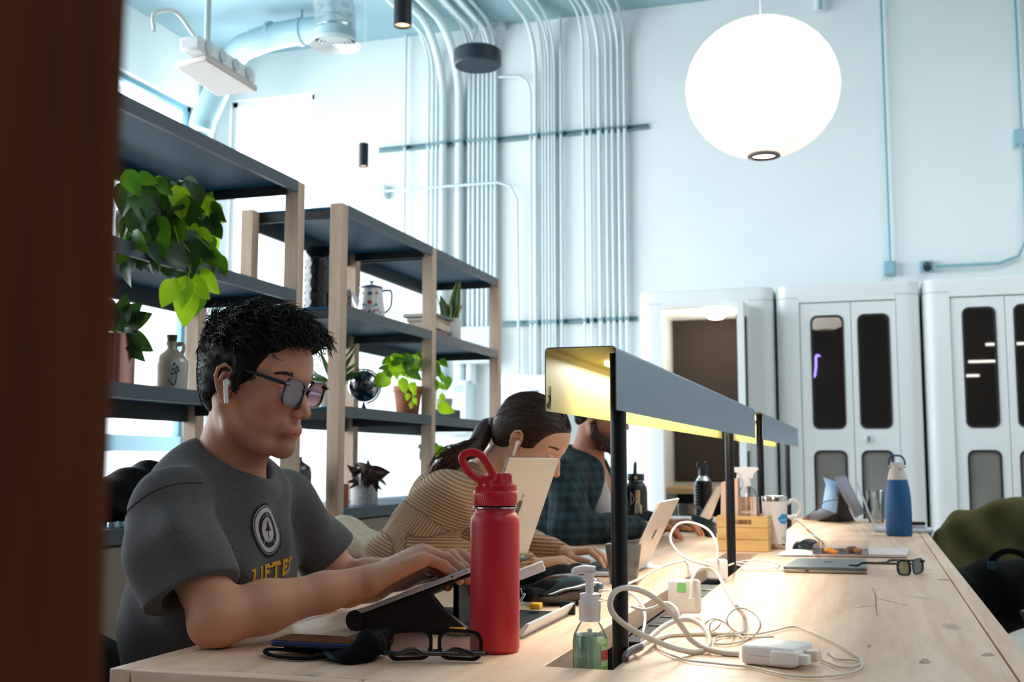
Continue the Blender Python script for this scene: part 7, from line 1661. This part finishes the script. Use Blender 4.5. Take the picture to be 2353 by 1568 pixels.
# print on the chest: designed on an upright plane facing +X and laid on the cloth
def printed(polys_v, polys_f, y0, z0, name, m, off, slant=0.0):
    b = bmesh.new(); vs = [b.verts.new((u, v_, 0)) for u, v_ in polys_v]
    for f in polys_f:
        try: b.faces.new([vs[i] for i in f])
        except Exception: pass
    bmesh.ops.triangulate(b, faces=b.faces[:])
    for _ in range(3):
        ed = [e for e in b.edges if e.calc_length() > .006]
        if not ed: break
        bmesh.ops.subdivide_edges(b, edges=ed, cuts=1); bmesh.ops.triangulate(b, faces=b.faces[:])
    V = []; ok = True
    k_ = ES if name.startswith('emblem') else 1.0
    for v_ in b.verts:
        u, w_ = v_.co.x*(k_*.78 if k_ < 1 else 1), v_.co.y*k_+slant*v_.co.x; h = bvh.ray_cast(Vector((-.75, y0+u, z0+w_)), Vector((-1, 0, 0)), 1.0)
        q = h[0]+h[1]*off if h[0] is not None else Vector((-1.03, y0+u, z0+w_)); V.append(tuple(q))
    b.verts.index_update(); F = [tuple(v_.index for v_ in f.verts) for f in b.faces]; b.free()
    return MB().add(V, F).build(name, m, tee, smooth=180)
def ringpoly(ra, rb, n=40, a0=0, a1=2*PI, sy=1.0):
    V = []; k = n+1
    for i in range(k):
        a = a0+(a1-a0)*i/n; V += [(ra*math.cos(a), ra*sy*math.sin(a)), (rb*math.cos(a), rb*sy*math.sin(a))]
    return V, [(2*i, 2*i+1, 2*i+3, 2*i+2) for i in range(n)]
def disc(r, n=40, wob=0.0, cx=0, cy=0): return [(cx, cy)]+[(cx+(r+wob*(i % 2))*math.cos(2*PI*i/n), cy+(r+wob*(i % 2))*math.sin(2*PI*i/n)) for i in range(n)], [(0, i+1, (i+1) % n+1) for i in range(n)]
m_pb = mat('print_black', '#0c0b0c', .8); m_pw = mat('print_pale', '#b9aeb0', .8); m_py = mat('print_mustard', '#dd9c18', .8)
ey, ez = 1.787, .922; o_ = .0016; ES = .88
printed(*disc(.052, 44, .0025), ey, ez, 'emblem_ground', m_pb, o_)
printed(*ringpoly(.0465, .0480), ey, ez, 'emblem_ring', m_pw, o_+.0006); printed(*ringpoly(.0350, .0440), ey, ez, 'emblem_ring', m_pw, o_+.0006)
printed(*disc(.0245, 40), ey, ez, 'emblem_disc', m_pw, o_+.0006)
for a in (.55*PI-.35, .45*PI+.35-.7+.55, PI*1.28, -.28*PI): printed(*ringpoly(.0245, .0355, 1, a, a+.06), ey, ez, 'emblem_spoke', m_pw, o_+.0006)
printed([(0, .019), (.006, .008), (.004, .008), (.013, -.003), (.0015, -.003), (.0015, -.012), (-.0015, -.012), (-.0015, -.003), (-.013, -.003), (-.004, .008), (-.006, .008)], [tuple(range(11))], ey, ez+.001, 'emblem_tree', m_pb, o_+.0012)
for a in (-.9, -.4, .4, .9): printed([(0, -.011), (.0008, -.011), (.008*math.sin(a)+.0006, -.019), (.008*math.sin(a), -.019)], [(0, 1, 2, 3)], ey, ez+.001, 'emblem_root', m_pb, o_+.0012)
for txt, rr_, a0, sz, mm in (("47 OF '92", .0298, PI/2, .0062, m_pw), ('RESEARCH & DEVELOPMENT', .0212, PI/2, .0036, m_pb)):
    for k, ch in enumerate(txt):
        v, f = textmesh(ch, sz); a = a0-(k-(len(txt)-1)/2)*sz*.74/rr_; ca_, sa_ = math.cos(a-PI/2), math.sin(a-PI/2)
        if f: printed([(rr_*math.cos(a)+x*ca_-y*sa_, rr_*math.sin(a)+x*sa_+y*ca_) for x, y, z in v], f, ey, ez, 'emblem_lettering', mm, o_+.0012)
v, f = textmesh('EST. 1947', .0036); printed([(x, y-.0215) for x, y, z in v], f, ey, ez, 'emblem_lettering', m_pb, o_+.0012)
def slab(txt, size, y0, z0, slant):
    adv = 0
    ws = {'I': .55}
    tot = sum(ws.get(c, 1) for c in txt)*size*.64; x0 = -tot/2
    for c in txt:
        wv = ws.get(c, 1)*size*.64; v, f = textmesh(c, size, fat=size*.045); cx = x0+wv/2
        mx_ = (max(p[0] for p in v)+min(p[0] for p in v))/2
        V = [(cx+(p[0]-mx_)*.80, p[1]) for p in v]; F = list(f); yt = max(p[1] for p in v); yb = min(p[1] for p in v); h_ = size*.10
        feet = {'L': [(-.20, yb), (-.20, yt), (.22, yb+h_*1.2)], 'I': [(0, yt), (0, yb)], 'F': [(-.20, yb), (.22, yt-h_*1.2)], 'T': [(0, yb), (-.24, yt-h_*1.2), (.24, yt-h_*1.2)], 'E': [(.20, yt-h_*1.2), (.20, yb+h_*1.2)], 'D': [(-.24, yt), (-.24, yb)], 'N': [(-.22, yt), (-.22, yb), (.22, yt)], 'A': [(-.22, yb), (.22, yb)]}.get(c, [])
        for fx_, fy in feet:
            yy = fy-(h_ if fy > 0 else 0); k = len(V); V += [(cx+fx_*.98*size-.11*size, yy), (cx+fx_*.98*size+.11*size, yy), (cx+fx_*.98*size+.11*size, yy+h_), (cx+fx_*.98*size-.11*size, yy+h_)]; F.append((k, k+1, k+2, k+3))
        printed(V, F, y0, z0, 'chest_letter', m_py, o_, slant); x0 += wv
slab('LIFTED', .037, 1.797, .8505, .12); slab('NATION', .037, 1.812, .808, .12)
# trousers and shoes under the table
m_jean = mat('dark_denim', '#1c222e', .9)
S = SDF((-1.36, 1.60, .0), (-.55, 2.06, .66), .009)
S.ell((-1.17, 1.82, .53), (.15, .18, .11))
for y in (1.72, 1.92): S.chain([(-1.12, y, .52), (-.74, y-.0, .53), (-.70, y, .10)], [.085, .065, .048], .03)
me, P = S.mesh('trousers'); finish(me, 'trousers', m_jean, man, world=True, smooth=180)
m_shoe = mat('white_trainer', '#cfcac4', .6)
for y in (1.72, 1.92):
    S = SDF((-.80, y-.07, -.02), (-.50, y+.07, .15), .006); S.chain([(-.72, y, .05), (-.60, y, .035)], [.05, .034], .02); S.plane((0, 0, .002), (0, 0, -1)); me, P = S.mesh('shoe'); finish(me, 'shoe', m_shoe, man, world=True, smooth=180)

# ------------------------------------------------------------------ the woman
wom = thing('person', 'woman with a low ponytail in a ribbed tan sweater, bent over her laptop', 'person', (-1.15, 2.88, 0))
SKW = '#e4b294'; msw = skin_mat('skin_light', SKW); sw = .97
MW = head_matrix((-.847, 2.85, 1.090), -6, 31, 0, sw)
S = SDF((-1.12, 2.52, .752), (-.58, 3.12, 1.24), .0027)
head(S, MW, sw, False); lw_ = L(S, MW, sw)
NW = Vector((-.985, 2.86, .985))
S.chain([lw_.p((-.035, 0, -.04)), NW], [.044, .055], .02); S.cone(NW, NW+Vector((-.06, 0, -.07)), .06, .09, .02)
wsh, wel, wwr = Vector((-1.015, 2.69, .935)), Vector((-1.10, 2.645, .797)), Vector((-.822, 2.775, .785))
wsh2, wel2, wwr2 = Vector((-1.0, 3.02, .945)), Vector((-.985, 3.16, .80)), Vector((-.80, 3.03, .795))
arm(S, wsh, wel, wwr, (.04, .036, .032, .0215)); arm(S, wsh2, wel2, wwr2, (.04, .036, .032, .0215)); S.cone(NW+Vector((-.05, 0, -.06)), wsh, .08, .05, .03); S.cone(NW+Vector((-.05, 0, -.06)), wsh2, .08, .05, .03)
upw = Vector((0, 0, 1))
h1 = hand(S, wwr, wwr+Vector((.075, .045, .012)), wwr+Vector((.15, .075, -.015)), (.50, -.86, -.04), upw, 1, .88, ((.18, .28, .18), (.14, .26, .16), (.14, .26, .16), (.2, .2, .1)), fl=(.042, .048, .044, .034))
h2 = hand(S, wwr2, wwr2+Vector((.082, -.012, .014)), wwr2+Vector((.16, -.05, -.012)), (-.15, .98, -.02), upw, 1, .88, ((.2, .3, .2),)*4, fl=(.042, .048, .044, .034))
me, P = S.mesh('body', smooth=2); paint_skin(me, P, SKW, MW, 1, '#b06a5c', False, hands=[[p for f in h1 for p in f[1:]], [p for f in h2 for p in f[1:]]])
wb = finish(me, 'body', msw, wom, world=True, smooth=180); nails(wb, h1, upw, mat('nail_pale', '#e2b9a6', .25), .88); nails(wb, h2, upw, m_nail, .88)
brows(wb, lw_, mat('brown_brow', '#5a3b2a', .7), 1, False); earbud(wom, lw_, -1, m_bud)
lash = MB()
for s_ in (1, -1): lash.tube([lw_.p((.0878, s_*.018, -.001)), lw_.p((.0888, s_*.030, -.0045)), lw_.p((.0850, s_*.043, -.003))], .0009, 5)
lash.build('eyelashes', m_eyebrow, wb)
m_hairw = mat('chestnut_hair', '#2c1b14', .42, spec=.4, var='#45291b', vscale=70, vstretch=(1, 1, 3))
cW = np.array(MW @ Vector((-.02, 0, .02)))
S = SDF(cW-.17, cW+.17, .0028); l = L(S, MW, sw)
l.ell((-.012, 0, .045), (.106, .083, .086), .01); l.ell((-.055, 0, .010), (.060, .066, .07), .02)
l.ell((.112, 0, -.005), (.072, .15, .082), .012, 's'); l.ell((.045, 0, -.10), (.080, .12, .108), .006, 's')
l.ell((-.008, .09, -.010), (.026, .032, .036), .004, 's'); l.ell((-.008, -.09, -.010), (.026, .032, .036), .004, 's'); l.ell((-.03, 0, -.155), (.12, .12, .085), .006, 's')
l.chain([(-.09, 0, .0), (-.115, 0, -.012)], [.03, .020], .012)
me, P = S.mesh('hair'); fv = np.empty(len(me.loops), np.int32); me.loops.foreach_get('vertex_index', fv); nrm = np.empty(len(P)*3, np.float32); me.vertices.foreach_get('normal', nrm); nrm = nrm.reshape(-1, 3)
hb = MB(); hb.v = [tuple(p) for p in P]; hb.f = [tuple(q) for q in fv.reshape(-1, 4)]; hb.mi = [0]*len(hb.f)
knot = Vector(l.p((-.115, 0, -.012))); rn = random.Random(3)
Mi = np.array(MW.inverted()); Q = P @ Mi[:3, :3].T+Mi[:3, 3]
cand = [i for i in np.where((Q[:, 0] > -.07))[0]]; pk = rn.sample(cand, 1300)
bv = BVHTree.FromPolygons(hb.v, hb.f)
for i in pk:
    p = Vector(P[i]); pts = [p]
    for q in range(6):
        d = (knot-p).normalized(); p = p+d*.013; h = bv.find_nearest(p); p = h[0]+h[1]*.0010; pts.append(p)
    hb.tube(pts, [.0011]*6+[.0004], 3, cap=False)
pony = [knot, knot+Vector((-.02, -.01, -.010)), atY(1092, 1028, 2.80), atY(1048, 1050, 2.76), atY(1010, 1075, 2.73), atY(985, 1118, 2.72)]
sp = spline(pony, 8); hb.tube(sp, [.018+.010*math.sin(PI*min(1, i/len(sp)*1.3))-.020*(i/len(sp))**2 for i in range(len(sp))], 12)
for k in range(260):
    a = rn.uniform(0, 2*PI); rr_ = rn.uniform(.010, .030); ph = rn.uniform(0, 6); n_ = len(sp); pts = []; e_ = rn.randint(22, n_)
    for i in range(0, e_, 3):
        u = i/n_; w_ = (.35+u*1.2)*rr_; pts.append(sp[i]+Vector((0, math.cos(a+u*2)*w_, math.sin(a+u*2)*w_))+Vector((0, .004*math.sin(9*u+ph), .005*math.cos(11*u+ph)))*u*2)
    if len(pts) > 3: hb.tube(pts, [.0012]*(len(pts)-1)+[.0003], 3, cap=False)
bpy.data.meshes.remove(me); o = hb.build('hair', m_hairw, wom, smooth=180); o['kind'] = 'stuff'
MB().lathe([(.016, -.004), (.021, -.004), (.021, .004), (.016, .004)], n=18, M=Matrix.Translation(knot+Vector((-.006, -.002, 0))) @ Matrix.Rotation(PI/2, 4, 'Y')).build('hair_tie', mat('grey_tie', '#8d8a8a', .6), wom)
# ribbed sweater
m_sw = bpy.data.materials.new('ribbed_tan_wool'); m_sw.use_nodes = True; nt = m_sw.node_tree; b_ = nt.nodes['Principled BSDF']
at_ = nt.nodes.new('ShaderNodeAttribute'); at_.attribute_name = 'rib'; mu = nt.nodes.new('ShaderNodeMath'); mu.operation = 'MULTIPLY'; mu.inputs[1].default_value = 2*PI; nt.links.new(at_.outputs['Fac'], mu.inputs[0])
sn = nt.nodes.new('ShaderNodeMath'); sn.operation = 'SINE'; nt.links.new(mu.outputs[0], sn.inputs[0]); mr = nt.nodes.new('ShaderNodeMapRange'); mr.inputs['From Min'].default_value = -1; nt.links.new(sn.outputs[0], mr.inputs['Value'])
mx = nt.nodes.new('ShaderNodeMix'); mx.data_type = 'RGBA'; mx.inputs[6].default_value = srgb('#99714f')+(1,); mx.inputs[7].default_value = srgb('#d4a981')+(1,); nt.links.new(mr.outputs[0], mx.inputs[0]); nt.links.new(mx.outputs[2], b_.inputs['Base Color'])  # shade in the rib grooves put into the wool colour
bp_ = nt.nodes.new('ShaderNodeBump'); bp_.inputs['Strength'].default_value = 1.0; bp_.inputs['Distance'].default_value = .003; nt.links.new(mr.outputs[0], bp_.inputs['Height']); nt.links.new(bp_.outputs[0], b_.inputs['Normal']); b_.inputs['Roughness'].default_value = .9; b_.inputs['Sheen Weight'].default_value = .2
S = SDF((-1.42, 2.46, .44), (-.72, 3.28, 1.08), .0045)
S.ell((-1.065, 2.87, .85), (.125, .160, .16)); S.ell((-1.14, 2.88, .68), (.135, .165, .18), k=.05); S.ell((-1.18, 2.88, .54), (.14, .18, .12), k=.05)
S.chain([(-1.06, 2.86, .92), NW+Vector((-.015, 0, -.012))], [.115, .066], .05)
S.chain([wsh+Vector((.0, .0, 0)), NW+Vector((-.03, -.05, -.035)), NW+Vector((-.03, .05, -.035)), wsh2], [.072, .062, .062, .072], .05)
S.chain([wsh+Vector((-.01, 0, .0)), wel+Vector((-.025, -.015, .01)), wwr+Vector((-.05, -.035, .0))], [.080, .070, .044], .03); S.chain([wwr+Vector((-.06, -.045, .0)), wwr+Vector((-.015, -.010, .0))], [.044, .030], .015)
S.chain([wsh2, wel2+Vector((-.01, 0, .005)), wwr2+Vector((-.05, .03, 0))], [.075, .062, .046], .03); S.chain([wwr2+Vector((-.06, .035, .0)), wwr2+Vector((-.015, .010, .0))], [.046, .030], .015)
S.chain([NW+Vector((-.01, .04, .012)), NW+Vector((-.045, 0, .025)), NW+Vector((-.01, -.04, .012))], [.020, .022, .020], .02)
S.fn(lambda x, y, z: .005*np.sin(34*z+30*x+2*np.sin(12*y))*smooth01(1.0-z, .02, .15)+.004*np.sin(55*y+25*z))
S.cone(NW+Vector((.012, 0, -.02)), lw_.p((-.03, 0, -.05)), .052, .054, .008, 's'); S.plane((0, 0, .7535), (0, 0, -1), k=.004) if False else None
me, P = S.mesh('sweater', smooth=1)
# rib coordinate: across the body on the trunk, around the arm on the sleeves
rib = (P[:, 2]*.90+P[:, 0]*.42)/.0078+.35*np.sin(P[:, 0]*18)
vdir = -np.array(_f); vdir[2] = 0; vdir /= np.linalg.norm(vdir)
for (a, b1, c1) in ((wsh, wel, wwr), (wsh2, wel2, wwr2)):
    for k, (p0_, p1_) in enumerate(((a, b1), (b1, c1))):
        p0n, d = np.array(p0_), np.array(p1_-p0_); Ld = np.linalg.norm(d); d = d/Ld; v = P-p0n; t = v @ d; r = v-t[:, None]*d; rl = np.linalg.norm(r, axis=1)
        w = np.cross(d, vdir); w /= np.linalg.norm(w); u = r @ w
        sel = (t > (.055 if k == 0 else -.01)) & (t < Ld+.05) & (rl < .095) & ((P[:, 1] < 2.74) | (P[:, 1] > 3.0) | (P[:, 0] > -.98))
        rib = np.where(sel, np.arcsin(np.clip(u/.085, -.98, .98))*.085/.0078*(1 if k == 0 else .8), rib)
fattr(me, rib, 'rib'); finish(me, 'sweater', m_sw, wom, world=True, smooth=180)
S = SDF((-1.40, 2.66, .0), (-.58, 3.12, .66), .009); S.ell((-1.20, 2.88, .53), (.14, .17, .10))
for y in (2.79, 2.97): S.chain([(-1.15, y, .52), (-.78, y, .53), (-.74, y, .10)], [.08, .06, .045], .03)
me, P = S.mesh('trousers'); finish(me, 'trousers', m_jean, wom, world=True, smooth=180)
for y in (2.79, 2.97):
    S = SDF((-.84, y-.07, -.02), (-.54, y+.07, .15), .006); S.chain([(-.76, y, .05), (-.65, y, .032)], [.046, .03], .02); S.plane((0, 0, .002), (0, 0, -1)); me, P = S.mesh('shoe'); finish(me, 'shoe', m_shoe, wom, world=True, smooth=180)

# ------------------------------------------------------------------ the bearded man behind
m3 = thing('person', 'bearded man in a dark checked overshirt, half hidden by the lamp', 'person', (-1.05, 4.2, 0))
M3 = head_matrix((-.965, 4.2, 1.225), -4, 14, 0, 1.0); SK3 = '#b97c5e'; ms3 = skin_mat('skin_ruddy', SK3)
S = SDF((-1.2, 3.75, .752), (-.55, 4.65, 1.37), .0042)
head(S, M3, 1.0, True); l3 = L(S, M3); N3 = Vector((-1.03, 4.21, 1.04))
S.chain([l3.p((-.02, 0, -.05)), N3], [.054, .062], .02); S.cone(N3, N3+Vector((0, 0, -.1)), .065, .1, .03)
s3a, e3a, w3a = Vector((-1.06, 4.01, .99)), Vector((-1.02, 3.92, .80)), Vector((-.80, 4.16, .80)); s3b, e3b, w3b = Vector((-1.04, 4.40, .99)), Vector((-.95, 4.56, .81)), Vector((-.775, 4.50, .80))
arm(S, s3a, e3a, w3a); arm(S, s3b, e3b, w3b)
for s_ in (s3a, s3b): S.cone(N3+Vector((0, 0, -.08)), s_, .08, .05, .03)
h3 = hand(S, w3a, w3a+Vector((.075, .05, .012)), w3a+Vector((.15, .09, -.015)), (.5, -.86, -.04), upw, 1, 1.0, ((.25, .35, .2),)*4); h4 = hand(S, w3b, w3b+Vector((.085, .0, .014)), w3b+Vector((.16, -.01, -.012)), (0, 1, 0), upw, 1, 1.0, ((.25, .35, .2),)*4)
me, P = S.mesh('body', smooth=1); paint_skin(me, P, SK3, M3, 1, '#9a4a40', True, beard=.85); b3 = finish(me, 'body', ms3, m3, world=True, smooth=180); brows(b3, l3, m_eyebrow, 1, True)
c3 = np.array(M3 @ Vector((0, 0, 0))); S = SDF(c3-.18, c3+.18, .0045); l = L(S, M3)
l.ell((-.016, 0, .052), (.104, .083, .086), .01); l.ell((-.052, 0, .005), (.060, .070, .078), .02); l.ell((.105, 0, .0), (.072, .14, .082), .006, 's'); l.ell((.045, 0, -.095), (.075, .12, .115), .006, 's'); l.ell((-.008, -.088, -.012), (.024, .03, .036), .004, 's'); l.ell((-.03, 0, -.16), (.12, .12, .085), .006, 's')
S.fn(lambda x, y, z: .003*np.sin(140*x+60*z)*np.sin(130*z+40*y)); me, P = S.mesh('hair'); finish(me, 'hair', mat('brown_hair', '#2b1d15', .5), m3, world=True, smooth=180)
S = SDF(c3-.18, c3+.18, .004); l = L(S, M3)
for s_ in (1, -1): l.chain([(.0, s_*.062, -.045), (.012, s_*.056, -.085), (.055, s_*.030, -.112), (.080, s_*.008, -.120)], [.014, .018, .022, .024], .014)
l.chain([(.092, .020, -.060), (.100, 0, -.054), (.092, -.020, -.060)], [.007, .007, .007], .006); l.ell((.092, 0, -.070), (.02, .018, .010), .004, 's')
S.fn(lambda x, y, z: .0028*np.sin(210*x+60*z)*np.sin(190*z+140*y)); me, P = S.mesh('beard'); finish(me, 'beard', mat('auburn_beard', '#3c2418', .8), m3, world=True, smooth=180)
m_pl = bpy.data.materials.new('dark_check_flannel'); m_pl.use_nodes = True; nt = m_pl.node_tree; b_ = nt.nodes['Principled BSDF']; tc = nt.nodes.new('ShaderNodeTexCoord'); col = None
prev = None
for ax in ('X', 'Y', 'Z'):
    wv = nt.nodes.new('ShaderNodeTexWave'); wv.bands_direction = ax; wv.inputs['Scale'].default_value = 9; wv.inputs['Distortion'].default_value = .6; nt.links.new(tc.outputs['Object'], wv.inputs['Vector'])
    if prev is None: prev = wv.outputs['Fac']
    else:
        ad = nt.nodes.new('ShaderNodeMath'); ad.operation = 'ADD'; nt.links.new(prev, ad.inputs[0]); nt.links.new(wv.outputs['Fac'], ad.inputs[1]); prev = ad.outputs[0]
mr = nt.nodes.new('ShaderNodeMapRange'); mr.inputs['From Min'].default_value = .8; mr.inputs['From Max'].default_value = 2.2; nt.links.new(prev, mr.inputs['Value'])
mx = nt.nodes.new('ShaderNodeMix'); mx.data_type = 'RGBA'; mx.inputs[6].default_value = srgb('#0c1a24')+(1,); mx.inputs[7].default_value = srgb('#1d3b3f')+(1,); nt.links.new(mr.outputs[0], mx.inputs[0]); nt.links.new(mx.outputs[2], b_.inputs['Base Color']); b_.inputs['Roughness'].default_value = .9
S = SDF((-1.38, 3.74, .44), (-.70, 4.72, 1.14), .0065)
S.ell((-1.08, 4.2, .90), (.135, .19, .19)); S.ell((-1.12, 4.2, .70), (.14, .18, .2), k=.05); S.ell((-1.13, 4.2, .54), (.14, .19, .12), k=.05)
S.chain([s3a, N3+Vector((0, -.05, -.03)), N3+Vector((0, .05, -.03)), s3b], [.068, .062, .062, .068], .05)
S.chain([s3a, e3a, w3a.lerp(e3a, .15)], [.070, .066, .044], .03); S.chain([s3b, e3b, w3b.lerp(e3b, .2)], [.070, .066, .044], .03)
S.chain([N3+Vector((-.0, -.065, .01)), N3+Vector((-.060, 0, .04)), N3+Vector((0, .065, .01))], [.016, .018, .016], .012); S.cone(N3+Vector((0, -.062, .02)), N3+Vector((.075, -.035, -.08)), .014, .010, .012)
S.fn(lambda x, y, z: .006*np.sin(36*z+30*x+2*np.sin(10*y))+.004*np.sin(60*y-30*z)); S.cone(N3+Vector((.02, 0, -.03)), N3+Vector((.02, 0, .12)), .060, .075, .008, 's')
me, P = S.mesh('overshirt'); finish(me, 'overshirt', m_pl, m3, world=True, smooth=180)
S = SDF((-1.12, 4.08, .60), (-.88, 4.34, 1.10), .006); S.chain([(-1.0, 4.18, .98), (-.975, 4.18, .85), (-.985, 4.18, .70)], [.055, .060, .06], .03); S.cone(N3+Vector((.02, 0, -.02)), N3+Vector((.02, 0, .1)), .058, .07, .004, 's'); me, P = S.mesh('undershirt'); finish(me, 'undershirt', mat('pale_tee', '#b9b4b2', .9), m3, world=True, smooth=180)
S = SDF((-1.36, 3.96, .0), (-.5, 4.46, .66), .011); S.ell((-1.12, 4.2, .53), (.14, .18, .10))
for y in (4.10, 4.30): S.chain([(-1.08, y, .52), (-.70, y, .53), (-.66, y, .06)], [.085, .065, .05], .03)
me, P = S.mesh('trousers'); finish(me, 'trousers', m_jean, m3, world=True, smooth=180)
# blue jacket on the chair behind him
S = SDF((-1.54, 4.3, .40), (-1.10, 5.0, 1.02), .009); S.chain([(-1.34, 4.58, .84), (-1.36, 4.72, .88), (-1.34, 4.86, .84)], [.06, .06, .06], .05); S.chain([(-1.36, 4.64, .82), (-1.37, 4.64, .52)], [.07, .08], .05); S.chain([(-1.36, 4.80, .82), (-1.37, 4.80, .52)], [.07, .08], .05); S.fn(lambda x, y, z: .008*np.sin(40*y+10*z))
me, P = S.mesh('jacket'); props(finish(me, 'blue_jacket', mat('teal_denim', '#1b4a66', .9, var='#163d55', vscale=12), smooth=180), 'teal blue jacket hanging on a chair behind the bearded man', 'jacket')
chair(-1.12, 4.72, 0.05, 'black shell chair under the teal blue jacket', m_greyfelt, back=.82)
